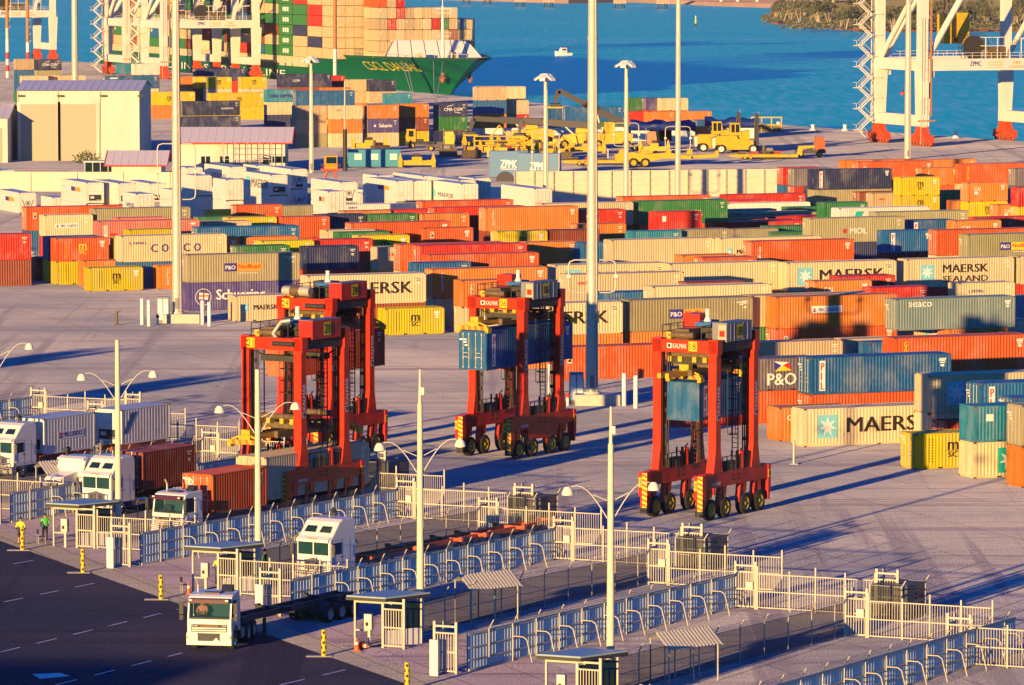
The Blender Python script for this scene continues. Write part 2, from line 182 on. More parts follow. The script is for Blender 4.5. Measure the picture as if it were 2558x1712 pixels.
RF="""198.7 720.9 1 40 n fan;183.9 623.5 2 40 tag fan;183.4 655.1 1 40 tagr round;184.3 641.2 1 20 n doors;181.6 593.1 2 20 hb doors;187.4 620.2 2 40 n fan;208.3 673.4 1 40 n fan;205.9 648.8 1 40 n fan;213.5 661.0 1 40 ms fan;203.5 636.8 2 20 n doors;204.0 624.3 2 20 n doors;216.1 659.5 2 40 hy fan;209.6 659.9 2 20 n doors;213.9 634.7 2 40 mk fan;215.0 647.1 1 40 n doors;220.9 662.0 2 20 n doors;222.0 649.6 2 40 n round;216.2 612.1 2 40 n round;206.6 589.7 2 20 tag doors;225.8 636.8 1 40 mt doors;227.2 627.8 2 20 cg doors;231.3 638.8 1 40 tag doors;232.5 624.0 2 40 n doors;233.0 611.2 2 40 n doors;224.3 612.2 2 40 tag doors;226.9 612.2 2 40 tag doors;236.8 615.3 2 20 n doors;229.8 602.0 2 40 mt doors;234.3 586.6 2 40 n doors;251.4 640.6 1 20 n doors"""
# ---------------------------------------------------------------- ground, road, water, far shore
def ground_mat(name,base,tint,joints,var=.22,tracks=True):
    m=D.materials.new(name); m.use_nodes=True; n=m.node_tree; L=n.links; b=n.nodes['Principled BSDF']; N=n.nodes.new
    b.inputs['Roughness'].default_value=.95; b.inputs['Specular IOR Level'].default_value=.12
    b.inputs['Diffuse Roughness'].default_value=1.
    tc=N('ShaderNodeTexCoord'); mp=N('ShaderNodeMapping'); mp.inputs['Rotation'].default_value=(0,0,-YAW); L.new(tc.outputs['Object'],mp.inputs[0])
    def noise(sc,det,stretch=(1,1,1),rot=0.):
        q=N('ShaderNodeMapping'); q.inputs['Scale'].default_value=stretch; q.inputs['Rotation'].default_value=(0,0,rot); L.new(tc.outputs['Object'],q.inputs[0])
        z=N('ShaderNodeTexNoise'); z.inputs['Scale'].default_value=sc; z.inputs['Detail'].default_value=det; z.inputs['Roughness'].default_value=.6; L.new(q.outputs[0],z.inputs[0]); return z.outputs[0]
    def rng(src,a,bb,c,d):
        r=N('ShaderNodeMapRange'); r.inputs[1].default_value=a; r.inputs[2].default_value=bb; r.inputs[3].default_value=c; r.inputs[4].default_value=d; L.new(src,r.inputs[0]); return r.outputs[0]
    def mix(f,a,c,mode='MIX'):
        x=N('ShaderNodeMix'); x.data_type='RGBA'; x.blend_type=mode
        for i,v in((0,f),(6,a),(7,c)):
            if hasattr(v,'links') : L.new(v,x.inputs[i])
            elif i==0: x.inputs[0].default_value=v
            else: x.inputs[i].default_value=(*v,1)
        return x.outputs[2]
    col=mix(rng(noise(.045,8),.38,.60,0,1),base,tint)
    col=mix(1.,col,rng(noise(.9,6,(1,1,1)),.2,.8,1-var*.5,1+var*.3),'MULTIPLY')
    if tracks:
        for rot,st,sc,lo in((-YAW,(1,.03,1),.35,.60),(R(-57),(.03,1,1),.5,.58),(-YAW,(.03,1,1),.7,.6),(R(-40),(.02,1,1),.4,.60),(-YAW,(1,.015,1),.22,.57),(R(-66),(.012,1,1),.3,.585)):
            col=mix(rng(noise(sc,5,st,rot),lo,lo+.05,0,.75),col,tuple(c*q for c,q in zip(base,(.50,.50,.62))))
    if joints:
        br=N('ShaderNodeTexBrick'); L.new(mp.outputs[0],br.inputs[0]); br.inputs['Scale'].default_value=1; br.offset=0
        br.inputs['Brick Width'].default_value=joints[0]; br.inputs['Row Height'].default_value=joints[1]; br.inputs['Mortar Size'].default_value=.06; br.inputs['Mortar Smooth'].default_value=.4
        br.inputs['Color1'].default_value=(1,1,1,1); br.inputs['Color2'].default_value=(.87,.88,.9,1); br.inputs['Mortar'].default_value=(.5,.45,.45,1)
        col=mix(1.,col,br.outputs[0],'MULTIPLY')
    L.new(col,b.inputs['Base Color'])
    z=noise(6,5); bp=N('ShaderNodeBump'); bp.inputs['Strength'].default_value=.5; bp.inputs['Distance'].default_value=.12; L.new(z,bp.inputs['Height']); L.new(bp.outputs[0],b.inputs['Normal'])
    return m
M_yard=ground_mat('yard_concrete',(.47,.43,.45),(.30,.30,.36),(7.5,5.6))
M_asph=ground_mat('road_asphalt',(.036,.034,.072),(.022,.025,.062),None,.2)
M_kerb=ground_mat('kerb_concrete',(.38,.34,.34),(.3,.27,.27),(2,3),.2,False)
M_line=mat('road_paint',(.8,.8,.82),.7,var=.3,scale=5,dirt=(.06,.06,.1,.85))
QD=Vector((.343,-.939,0))
q1=P(1918,310,0); q2=P(2558,354,0); q0=q1-QD*560; q3=q2+(q2-q1).normalized()*600
g=MB().use(M_yard)
y0=-60
outer=[(-900,y0),(700,y0),(q3.x,q3.y),(q2.x,q2.y),(q1.x,q1.y),(q0.x,q0.y),(-900,q0.y)]
g.hprism(outer,-6,0); struct('yard_ground',g)
# water as one sheet to the horizon
m=D.materials.new('harbour_water'); m.use_nodes=True; n=m.node_tree; b=n.nodes['Principled BSDF']; L=n.links
b.inputs['Roughness'].default_value=.3; b.inputs['Specular IOR Level'].default_value=.32
tc=n.nodes.new('ShaderNodeTexCoord')
def _nz(sc,st,rot=0,det=6):
    q=n.nodes.new('ShaderNodeMapping'); q.inputs['Scale'].default_value=st; q.inputs['Rotation'].default_value=(0,0,rot); L.new(tc.outputs['Object'],q.inputs[0])
    z=n.nodes.new('ShaderNodeTexNoise'); z.inputs['Scale'].default_value=sc; z.inputs['Detail'].default_value=det; L.new(q.outputs[0],z.inputs[0]); return z.outputs[0]
def _r(src,a,bb,c,d):
    r=n.nodes.new('ShaderNodeMapRange'); r.inputs[1].default_value=a; r.inputs[2].default_value=bb; r.inputs[3].default_value=c; r.inputs[4].default_value=d; L.new(src,r.inputs[0]); return r.outputs[0]
a1=_r(_nz(.01,(.25,1.3,1),R(3),3),.52,.66,0,1.); a2=_r(_nz(.05,(1.6,.5,1),R(-8)),.35,.62,0,.8)
mm=n.nodes.new('ShaderNodeMath'); mm.operation='MULTIPLY'; L.new(a1,mm.inputs[0]); L.new(a2,mm.inputs[1])
ma=n.nodes.new('ShaderNodeMath'); ma.operation='ADD'; L.new(mm.outputs[0],ma.inputs[0]); L.new(_r(_nz(.5,(.8,.07,1),0,6),.40,.66,-.15,.85),ma.inputs[1])
x=n.nodes.new('ShaderNodeMix'); x.data_type='RGBA'; x.inputs[6].default_value=(.0,.92,.66,1); x.inputs[7].default_value=(.30,1.0,.85,1)
L.new(ma.outputs[0],x.inputs[0]); L.new(x.outputs[2],b.inputs['Base Color'])
bp=n.nodes.new('ShaderNodeBump'); bp.inputs['Strength'].default_value=.8; bp.inputs['Distance'].default_value=.5
L.new(_nz(.35,(.6,1.6,1),R(4),8),bp.inputs['Height']); L.new(bp.outputs[0],b.inputs['Normal'])
M_water=m
g=MB().use(M_water); g.poly([(-9000,600,-4),(9000,600,-4),(9000,16000,-4),(-9000,16000,-4)]); struct('harbour_water',g)
# road in the corner
k0=P(0,1352); k1=P(457,1514); k2=P(722,1606); kd=(k2-k0).normalized(); kn=Vector((kd.y,-kd.x,0))
if kn.y>0: kn=-kn
a=k0-kd*70; bq=k2+kd*130
def lay(pts,z,m,name,kind=True):
    g=MB().use(m); g.poly([(p.x,p.y,z) for p in pts]); return struct(name,g)
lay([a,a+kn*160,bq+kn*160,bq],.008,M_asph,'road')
kk=-kn
lay([a,bq,bq+kk*2.2,a+kk*2.2],.012,M_kerb,'kerb_strip')
# apron of the gate lanes: slightly darker paving
M_apron=ground_mat('apron_paving',(.40,.32,.40),(.34,.28,.36),(4,4),.2)
lay([a+kk*2.2,bq+kk*2.2,bq+kk*9.5,a+kk*9.5],.006,M_apron,'gate_apron')
# dashed lines
g=MB().use(M_line)
def dash(p,q,z=.018,ln=2.0,gap=1.7,w=.14):
    d=(q-p); T=d.length; d.normalize(); s_=Vector((-d.y,d.x,0))*w/2; t=0
    while t<T:
        e=min(t+ln,T); a_=p+d*t; b_=p+d*e
        g.poly([(v.x,v.y,z) for v in (a_-s_,b_-s_,b_+s_,a_+s_)]); t+=ln+gap
dash(P(8,1505),P(278,1449)); dash(P(0,1630),P(445,1523)); dash(P(140,1712),P(455,1632)); dash(P(-60,1426),P(120,1394))
dash(P(700,1712),P(1010,1640),ln=2.2); 
for k in range(-1,4):
    o=Vector((10.2,-21.,0))*k
    dash(P(165,1386)+o,P(330,1342)+o,ln=1.6,gap=1.5,w=.12); dash(P(200,1390)+o,P(300,1364)+o,ln=1.2,gap=1.6,w=.1)
struct('road_markings',g)
lay([P(80,1685),P(150,1682),P(175,1690),P(100,1697)],.016,M_line,'painted_arrow')
# ---------------------------------------------------------------- containers
PAL=dict(orange=(.68,.21,.035),hapag=(.64,.10,.022),red=(.60,.03,.02),pink=(.66,.18,.15),brown=(.26,.055,.03),yellow=(.64,.49,.008),
 cream=(.68,.57,.35),beige=(.58,.43,.25),olive=(.34,.31,.18),navy=(.025,.035,.12),blue=(.012,.12,.33),teal=(.02,.26,.40),green=(.03,.19,.06),
 purple=(.09,.07,.26),slate=(.16,.14,.18),bluegrey=(.20,.27,.29),white=(.74,.71,.64))
CNAME=dict(orange='orange',hapag='red-orange',red='red',pink='faded pink',brown='dark brown',yellow='yellow',cream='cream',beige='beige',olive='olive grey',
 navy='navy',blue='blue',teal='teal',green='green',purple='violet blue',slate='slate grey',bluegrey='blue grey',white='white')
def container_mat(name,white=False):
    m=D.materials.new(name); m.use_nodes=True; n=m.node_tree; L=n.links; b=n.nodes['Principled BSDF']; N=n.nodes.new
    b.inputs['Roughness'].default_value=.55; b.inputs['Specular IOR Level'].default_value=.3
    oi=N('ShaderNodeObjectInfo'); tc=N('ShaderNodeTexCoord')
    ad=N('ShaderNodeVectorMath'); ad.operation='ADD'; cb=N('ShaderNodeCombineXYZ'); mu=N('ShaderNodeMath'); mu.operation='MULTIPLY'; mu.inputs[1].default_value=97.
    L.new(oi.outputs['Random'],mu.inputs[0]); L.new(mu.outputs[0],cb.inputs[0]); L.new(mu.outputs[0],cb.inputs[1]); L.new(tc.outputs['Object'],ad.inputs[0]); L.new(cb.outputs[0],ad.inputs[1])
    def nz(sc,st):
        q=N('ShaderNodeMapping'); q.inputs['Scale'].default_value=st; L.new(ad.outputs[0],q.inputs[0]); z=N('ShaderNodeTexNoise'); z.inputs['Scale'].default_value=sc; z.inputs['Detail'].default_value=6; z.inputs['Roughness'].default_value=.7; L.new(q.outputs[0],z.inputs[0]); return z.outputs[0]
    def rg(s_,a,bb,c,d):
        r=N('ShaderNodeMapRange'); r.inputs[1].default_value=a; r.inputs[2].default_value=bb; r.inputs[3].default_value=c; r.inputs[4].default_value=d; L.new(s_,r.inputs[0]); return r.outputs[0]
    def mx_(f,a,c,mode='MIX'):
        x=N('ShaderNodeMix'); x.data_type='RGBA'; x.blend_type=mode
        for i,v in((0,f),(6,a),(7,c)):
            if hasattr(v,'links'): L.new(v,x.inputs[i])
            elif i==0: x.inputs[0].default_value=v
            else: x.inputs[i].default_value=(*v,1)
        return x.outputs[2]
    c=mx_(1.,oi.outputs['Color'],rg(nz(1.2,(1,1,.25)),.25,.75,.78,1.08),'MULTIPLY')
    c=mx_(rg(nz(.5,(1,1,.6)),.48,.72,0,.3),c,(.50,.45,.38))
    c=mx_(rg(nz(5,(1,1,.35)),.625,.72,0,.8 if not white else .25),c,(.17,.07,.03))
    L.new(c,b.inputs['Base Color']); return m
M_cont=container_mat('container_paint'); M_cast=mat('corner_casting',(.16,.09,.06),.8,var=.4,scale=6); M_dark=mat('dark_gap',(.02,.02,.025),.9)
M_rod=mat('galvanised_rod',(.55,.52,.46),.45,.3,var=.15); M_white=mat('white_lettering',(.85,.83,.78),.6,var=.06); M_black=mat('black_lettering',(.03,.02,.02),.6,var=.1)
M_redl=mat('red_lettering',(.62,.04,.02),.6); M_yel=mat('yellow_lettering',(.78,.62,.03),.6); M_navyl=mat('navy_lettering',(.05,.04,.30),.6)
M_lblue=mat('light_blue_panel',(.22,.62,.72),.6); M_tealp=mat('teal_panel',(.02,.48,.40),.6); M_orl=mat('orange_panel',(.82,.36,.04),.6)
W=2.438
def corr(mb,a,b_,z0,z1,fn,pitch=.278,dep=.036):
    n=max(2,round((b_-a)/pitch)); p=(b_-a)/n; pr=[]
    for i in range(n):
        s=a+i*p; pr+=[(s,0),(s+p*.27,0),(s+p*.5,dep),(s+p*.77,dep)]
    pr.append((b_,0)); vs=[fn(t,d,z) for t,d in pr for z in(z0,z1)]
    mb.add(vs,[(2*i,2*i+2,2*i+3,2*i+1) for i in range(len(pr)-1)])
def container_mesh(L_,H):
    g=MB().use(M_cont)
    corr(g,.16,L_-.16,.15,H-.07,lambda t,d,z:(t,.012+d,z)); corr(g,L_-.16,.16,.15,H-.07,lambda t,d,z:(t,W-.012-d,z))
    corr(g,W-.13,.13,.15,H-.12,lambda t,d,z:(.03+d*1.2,t,z),.25); g.poly([(L_-.05,.13,.15),(L_-.05,W-.13,.15),(L_-.05,W-.13,H-.12),(L_-.05,.13,H-.12)])
    # roof
    nr=int(L_/.42); p=(L_-.24)/nr
    vs=[];
    for i in range(nr+1):
        for (dx,dz) in((0,-.03),(p*.5,-.03),(p*.6,-.012),(p*.9,-.012)):
            x=.12+i*p+dx
            if x>L_-.1: break
            vs+=[(x,.05,H+dz),(x,W-.05,H+dz)]
    g.add(vs,[(2*i,2*i+2,2*i+3,2*i+1) for i in range(len(vs)//2-1)])
    g.poly([(0.02,.02,.12),(.02,W-.02,.12),(L_-.02,W-.02,.12),(L_-.02,.02,.12)])
    for x in(0,L_-.16):
        for y in(0,W-.13): g.box(x,y,.118,x+.16,y+.13,H-.118)
    for y in(0,W-.06): g.box(.18,y,.02,L_-.18,y+.06,.155); g.box(.18,y,H-.075,L_-.18,y+.06,H-.004)
    for x in(0,L_-.06): g.box(x,.17,.02,x+.06,W-.17,.155); g.box(x,.17,H-.125,x+.06,W-.17,H-.004)
    g.use(M_cast)
    for x in(-.004,L_-.176):
        for y in(-.004,W-.158):
            for z in(0,H-.118): g.box(x,y,z,x+.18,y+.162,z+.118)
    g.use(M_white)
    for x,z,w_ in((L_-1.05,H-.42,.62),(L_-.95,H-.6,.4),(L_-.9,H-.9,.3),(L_-.9,H-1.02,.3)): g.rect(x,z,x+w_,z+.07,-.002)
    if L_<7:
        g.use(M_dark)
        for x in(L_/2-1.2,L_/2+.85): g.box(x,-.003,.03,x+.36,.02,.14)
    return g.mesh('container_body')
LEN={20:6.058,40:12.192}; HGT={20:2.591,40:2.896}
CM={k:container_mesh(LEN[k],HGT[k]) for k in(20,40)}
_dm={}
def door_mesh(H,white):
    k=(H,white)
    if k in _dm: return _dm[k]
    g=MB().use(M_cont); x=-.005
    for y0,y1 in((.14,W/2-.01),(W/2+.01,W-.14)):
        g.box(x,y0,.16,.03,y1,H-.13)
        for z in(.6,1.15,1.7,2.25): g.box(x-.018,y0+.08,z-.04,x-.001,y1-.08,z+.04)
    g.use(M_rod if not white else M_rod)
    for y in(.42,.92,1.52,2.02):
        g.tube((x-.05,y,.14),(x-.05,y,H-.12),.028,n=6)
        for z in(.22,.9,1.6,H-.25): g.box(x-.07,y-.07,z-.03,x-.02,y+.07,z+.03)
    for y in(.5,1.6): g.box(x-.085,y,.95,x-.06,y+.38,1.0); g.box(x-.085,y,1.25,x-.06,y+.38,1.3)
    g.use(M_white)
    for y,z in((1.75,2.2),(1.75,2.0),(1.65,1.78),(2.1,2.2)): g.box(x-.022,y,z,x-.02,y+.26,z+.11)
    _dm[k]=g.mesh('doors'); return _dm[k]
def star(g,cx,cz,r,y):
    pts=[]
    for i in range(14):
        a=PI/2+i*PI/7; q=r if i%2==0 else r*.42; pts.append((cx+q*cos(a),y,cz+q*sin(a)))
    for i in range(14): g.add([(cx,y,cz),pts[i],pts[(i+1)%14]],[(0,2,1)])
def vstack(g,t,x,zt,w,h,gap=.12,y=-.012):
    z=zt
    for c in t:
        z-=h
        if c!=' ': g.text(c,x,z,w if c not in 'I' else w*.35,h,y)
        z-=h*gap
def logo_mesh(k,L_,H):
    g=MB(); m=L_
    def st(x0,z0,x1,z1,pm=M_lblue): g.use(pm).rect(x0,z0,x1,z1,-.003); g.use(M_white); star(g,(x0+x1)/2,(z0+z1)/2,min(x1-x0,z1-z0)*.46,-.008)
    def marks():
        g.use(M_white)
        for i,(x,z,w_) in enumerate(((m-1.1,H-.55,.6),(m-1.0,H-.75,.45),(m-.95,H-.95,.3))): g.rect(x,z,x+w_,z+.1)
    if k in('maersk','maerskb','maerskc'):
        st(1.1,.62,2.75,2.4); g.use(M_black).text('MAERSK',3.5,1.0,7.3,1.15)
        g.use(M_black).rect(m-1.1,H-.5,m-.6,H-.42); g.rect(m-1.0,H-.7,m-.6,H-.62)
    elif k=='maersks':
        st(.7,1.0,1.35,1.8); g.use(M_black).text('MAERSK',1.9,1.15,2.6,.5)
    elif k=='sealand': st(1.5,.75,3.0,2.3); g.use(M_black).text('MAERSK',4.0,1.45,5.2,.85); g.text('SEALAND',4.0,.5,5.2,.62)
    elif k=='star': st(1.5,.6,3.2,2.4)
    elif k=='starteal': st(1.9,.35,3.6,2.15,M_tealp)
    elif k=='pil':
        x=.75 if m>7 else .6; g.use(M_white).rect(x,.28,x+.5,H-.25,-.003); g.use(M_redl); vstack(g,'PIL',x+.1,H-.42,.32,.6,.25); marks()
    elif k in('hapagsq','ipf','caic','cai','xtra','whitetag','whitemark','sticker','k3','logis','cgm'):
        if k=='hapagsq': g.use(M_white).rect(.75,1.5,1.15,2.2,-.003); g.use(M_black).rect(.8,1.6,1.1,2.1,-.006); g.use(M_yel).add([(.8,-.008,1.75),(1.1,-.008,1.95),(1.1,-.008,2.1),(.8,-.008,1.9)],[(0,1,2,3)]); marks()
        if k=='ipf': g.use(M_white).text('IPF',4.2,1.2,1.5,.9)
        if k=='caic': g.use(M_white).text('CAI',.6,1.6,1.2,.42)
        if k=='cai': g.use(M_white).text('CAI',.9,1.5,.95,.5); g.rect(.9,1.0,1.5,1.4); marks()
        if k=='xtra': g.use(M_white); vstack(g,'XTRA',.8,2.3,.28,.38); marks()
        if k=='whitetag': g.use(M_white).rect(.8,1.4,1.3,2.1)
        if k=='whitemark': g.use(M_white).rect(m-1.4,1.6,m-.9,2.1); g.rect(m-.7,1.3,m-.4,2.1); g.rect(m-1.5,1.2,m-1.2,1.5)
        if k=='sticker': g.use(M_white).rect(.9,1.5,1.5,2.0)
        if k=='k3': g.use(M_redl).text('CK3',1.2,1.6,.9,.35)
        if k=='logis': g.use(M_white).text('LOGISTICS',8.2,1.2,2.6,.35)
        if k=='cgm': g.use(M_white).text('CGM',3.,1.2,1.6,.5)
    elif k=='hapagv': g.use(M_yel); vstack(g,'GOLD',.8,H-.3,.3,.45); marks()
    elif k in('mscblack','mscyellow'):
        g.use(M_black if k=='mscblack' else M_yel); x=m/2-.45 if m<7 else m/2-.2
        g.text('m',x,1.35,.9,.58); g.rect(x-.15,1.27,x+1.05,1.31); g.text('SC',x+.02,.82,.86,.4)
        for i in range(9): g.rect(1.05,.5+i*.2,1.11,.62+i*.2); g.rect(1.35,.5+i*.2,1.4,.6+i*.2)
        marks()
    elif k=='pando':
        g.use(M_white).text('P&O',1.75,.45,2.55,.95)
        a=(2.1,-.008,1.55)
        g.use(M_white).add([(2.3,-.006,2.35),(3.6,-.006,2.25),(3.9,-.006,1.6),(2.4,-.006,1.55)],[(0,3,2,1)])
        g.use(M_yel).add([(2.4,-.012,1.55),(3.9,-.012,1.6),(3.1,-.012,2.0)],[(0,1,2)])
        g.use(M_navyl).add([(2.3,-.012,2.35),(2.4,-.012,1.55),(3.0,-.012,2.0)],[(0,1,2)])
        g.use(M_redl).add([(3.6,-.012,2.25),(3.1,-.012,2.0),(3.9,-.012,1.6)],[(0,1,2)])
    elif k.startswith('nedlloyd'):
        x=3.9 if m>7 else 1.4; p2=M_yel if k.endswith('y') else M_orl
        g.use(M_navyl).rect(x,1.1,x+1.35,1.95,-.003); g.use(M_white).text('P&O',x+.12,1.3,1.1,.42)
        g.use(p2).rect(x+1.4,1.1,x+4.1,1.95,-.003); g.use(M_redl).text('Nedlloyd',x+1.55,1.25,2.4,.55); g.use(M_white).text('www.ponl.com',x+1.6,.78,2.1,.22)
        g.rect(m-1.6,H-.5,m-.7,H-.42); g.rect(m-1.3,H-.7,m-.95,H-.6)
    elif k in('miscl','miscl2'):
        x=3.5 if m>7 else 1.3; w_=3.1 if m>7 else 3.0
        g.use(M_white).rect(x,1.35 if m>7 else 1.0,x+w_,2.0 if m>7 else 1.55,-.003); z=1.5 if m>7 else 1.12
        g.use(M_navyl).text('MISC LOGISTICS',x+.7,z,w_-.85,.3); g.rect(x+.15,z-.02,x+.45,z+.1); g.use(M_redl).rect(x+.2,z+.13,x+.4,z+.3)
        if m>7: marks(); g.use(M_yel).rect(m-1.1,.95,m-.75,1.3)
    elif k=='seaco': g.use(M_white).text('seaco',1.2,H-.75,2.4,.45); marks()
    elif k=='seacos': g.use(M_navyl).text('seaco',.7,H-.55,1.3,.25)
    elif k=='oocl': g.use(M_redl).text('OOCL',.9,H-1.0,1.0,.3)
    elif k in('triton','tritonb'): g.use(M_white); vstack(g,'TRITON',.85,H-.35,.26,.27); marks()
    elif k=='bluestripe': g.use(M_tealp).add([(1.4,-.005,.6),(2.4,-.005,.6),(3.3,-.005,2.5),(2.3,-.005,2.5)],[(0,1,2,3)])
    elif k=='moltag': g.use(M_navyl).rect(1.3,1.75,2.5,2.35,-.003); g.use(M_white).text('MOL',1.45,1.87,.9,.35)
    elif k=='mol': g.use(M_white).text('MOL',5.0,1.0,2.3,.7); g.use(M_redl).rect(4.1,1.1,4.6,1.6)
    elif k=='everg': g.use(M_white).rect(.3,1.2,.6,1.7); g.rect(.7,1.2,1.0,1.7); g.use(M_yel).rect(.2,H-.5,1.2,H-.42)
    elif k=='capital': g.use(M_white).text('CAPITAL',m*.5,.95,2.6 if m>7 else 1.6,.7)
    elif k=='cosco':
        g.use(M_navyl)
        for i,c in enumerate('COSCO'): g.text(c,3.35+i*1.25,1.05,.8,.9)
        g.text('L.FENG',.9,1.95,1.9,.28)
    elif k=='cosco2': g.use(M_navyl); g.text('L.FENG',1.,1.65,1.6,.3)
    elif k=='pinkv': g.use(M_white).rect(.55,.6,1.0,2.4,-.003); g.use(M_redl); vstack(g,'ONE L',.65,2.3,.25,.28); g.use(M_white); g.rect(m-1.2,H-.5,m-.5,H-.4); g.use(M_redl).rect(1.3,.6,2.2,1.5)
    elif k in('sud','suds'):
        if k=='sud':
            g.use(M_white).text('Schuering',3.0,.75,5.4,1.4)
            for i in range(24):
                a=2*PI*i/24; g.bar((1.6+.85*cos(a),-.01,1.4+.85*sin(a)),(1.6+.85*cos(a+.26),-.01,1.4+.85*sin(a+.26)),.03,.06)
            g.add([(1.1,-.012,1.2),(2.1,-.012,1.1),(2.2,-.012,1.75),(1.15,-.012,1.9)],[(0,1,2,3)]); g.use(M_redl).rect(1.55,1.15,1.7,1.85,-.02); g.rect(1.12,1.45,2.15,1.58,-.02)
        else: g.use(M_white).text('Saluario',2.1,1.0,2.6,.7); g.rect(1.1,1.1,1.5,1.5)
    elif k=='cmacgm':
        g.use(M_white).text('CMA CGM',1.3,1.05,3.7,.6)
        for s_,x,z in((1,2.5,2.0),(-1,4.0,.75)):
            for i in range(5): g.bar((x+i*.25-.6,-.012,z+s_*(.05*i*(1 if s_>0 else 1)-.1)),(x+i*.25-.35,-.012,z+s_*(.05*(i+1)-.1)),.02,.1)
    elif k=='chinas': g.use(M_navyl).text('CHINA SHIPPING',.3,.9,5.3,.75)
    elif k=='hanjin': g.use(M_white).text('HANJIN',4.4,.8,4.6,1.0); g.rect(.9,2.2,2.7,2.5)
    else: return None
    return g.mesh('lettering')
_lm={}
LDESC=dict(maersk='black capitals and white star on light blue square',maerskb='black capitals cut off by a red carrier',maerskc='black capitals partly hidden',maersks='small black lettering beside small star',
 sealand='two lines of black lettering and a star square',star='star in an outlined square',starteal='white star on teal square',pil='upright white strip with red letters',hapagsq='small black and yellow square mark',
 ipf='white slanting letters',caic='white letter C',cai='small white letters and white tag',xtra='white letters stacked downwards',whitetag='white square tag',whitemark='white marks at its end',sticker='one white square sticker',
 k3='small red letters',logis='small pale lettering',cgm='small white letters',hapagv='yellow letters stacked downwards',mscblack='black two-line emblem',mscyellow='yellow two-line emblem',pando='large white letters under a four-colour flag',
 nedlloyd='dark blue and orange name panel',nedlloydw='dark blue and orange name panel',nedlloydy='dark blue and yellow name panel',miscl='white name panel',miscl2='white name panel',seaco='large rounded white name',
 seacos='small navy name',oocl='small red letters',triton='white letters stacked downwards',tritonb='white letters stacked downwards',bluestripe='slanting teal stripe',moltag='small blue name tag',mol='large white letters',
 everg='two white tags',capital='pale capital letters',cosco='widely spaced violet capitals',cosco2='small violet mark',pinkv='white upright strip',sud='flowing white script and ringed flag',suds='pale script',
 cmacgm='white capitals between two arcs',chinas='dark capitals along its side',hanjin='large white capitals')
ALLC=[]
rnd=random.Random(7)
def container(name,base,rz,L_,col,logo,door=False,lk=None):
    o=D.objects.new(name,CM[L_]); COL.objects.link(o); o.location=base; o.rotation_euler=(0,0,rz)
    c=PAL[col]; j=rnd.uniform(.85,1.12); o.color=(min(1,c[0]*j),min(1,c[1]*j*rnd.uniform(.95,1.05)),min(1,c[2]*j),1)
    if logo!='none':
        key=(logo,L_)
        if key not in _lm: _lm[key]=logo_mesh(logo,LEN[L_],HGT[L_])
        if _lm[key]:
            t=D.objects.new('lettering',_lm[key]); COL.objects.link(t); t.parent=o
    if door:
        t=D.objects.new('doors',door_mesh(HGT[L_],col=='white')); COL.objects.link(t); t.parent=o; t.color=o.color
    o['category']='shipping container'
    return o
rows=[r.split() for r in CT.split(';')]
for i,r in enumerate(rows):
    u,v,z=float(r[0]),float(r[1]),float(r[2]); L_=int(r[3])
    dr=rnd.random()<.38 or r[4] in('slate',)
    if r[5] in('maersk','maerskc','sealand','miscl','cosco','mscyellow','pil','caic') and r[5]!='pil': dr=False
    o=container('shipping_container',UV(u,v,z+.0),YAW+R(rnd.uniform(-.4,.4)),L_,r[4],r[5],dr)
    o['group']='shipping containers stacked in the terminal yard'
    ALLC.append((o,r[4],L_,r[5],u,v,z,'yard'))
# hidden lower tiers as one object
g=MB(); sc={}
def fill_box(g,base,ax,L_,H,m):
    g.use(m); a=ax; b2=Vector((-a.y,a.x,0)); p=base
    n=max(3,int(L_/.28)); 
    for (o_,d_,n_,ln) in((p,a,b2,L_),(p+a*L_+b2*W,-a,-b2,L_),(p+b2*W,-b2,a,W)):
        k=int(ln/.28); pr=[]
        for i in range(k):
            s=ln*i/k; q=ln/k; pr+=[(s,0),(s+q*.27,0),(s+q*.5,.036),(s+q*.77,.036)]
        pr.append((ln,0)); vs=[]
        for t,dd in pr:
            for zz in(0,H-.01): c_=o_+d_*t+n_*dd; vs.append((c_.x,c_.y,p.z+zz))
        g.add(vs,[(2*i,2*i+2,2*i+3,2*i+1) for i in range(len(pr)-1)])
    c=[p,p+a*L_,p+a*L_+b2*W,p+b2*W]; g.poly([(q.x,q.y,p.z+H-.015) for q in c]); g.poly([(c[1].x,c[1].y,p.z),(c[2].x,c[2].y,p.z),(c[2].x,c[2].y,p.z+H),(c[1].x,c[1].y,p.z+H)])
CMAT={k:mat('paint_'+k,v,.55,var=.2,scale=1.5,dirt=(.2,.1,.05,.3)) for k,v in PAL.items()}
wts=['orange','hapag','red','cream','beige','olive','yellow','green','blue','navy','brown','cream','orange']
for r in SUP.split(';'):
    u,v,z,L_=r.split(); L_=int(L_); fill_box(g,UV(float(u)+.02,float(v)+.02,float(z)),UX,LEN[L_]-.04,HGT[L_],CMAT[rnd.choice(wts)])
o=g.build('lower_tier_containers'); tag(o,'lower tier containers mostly hidden beneath the stacked boxes','shipping containers',kind='stuff')
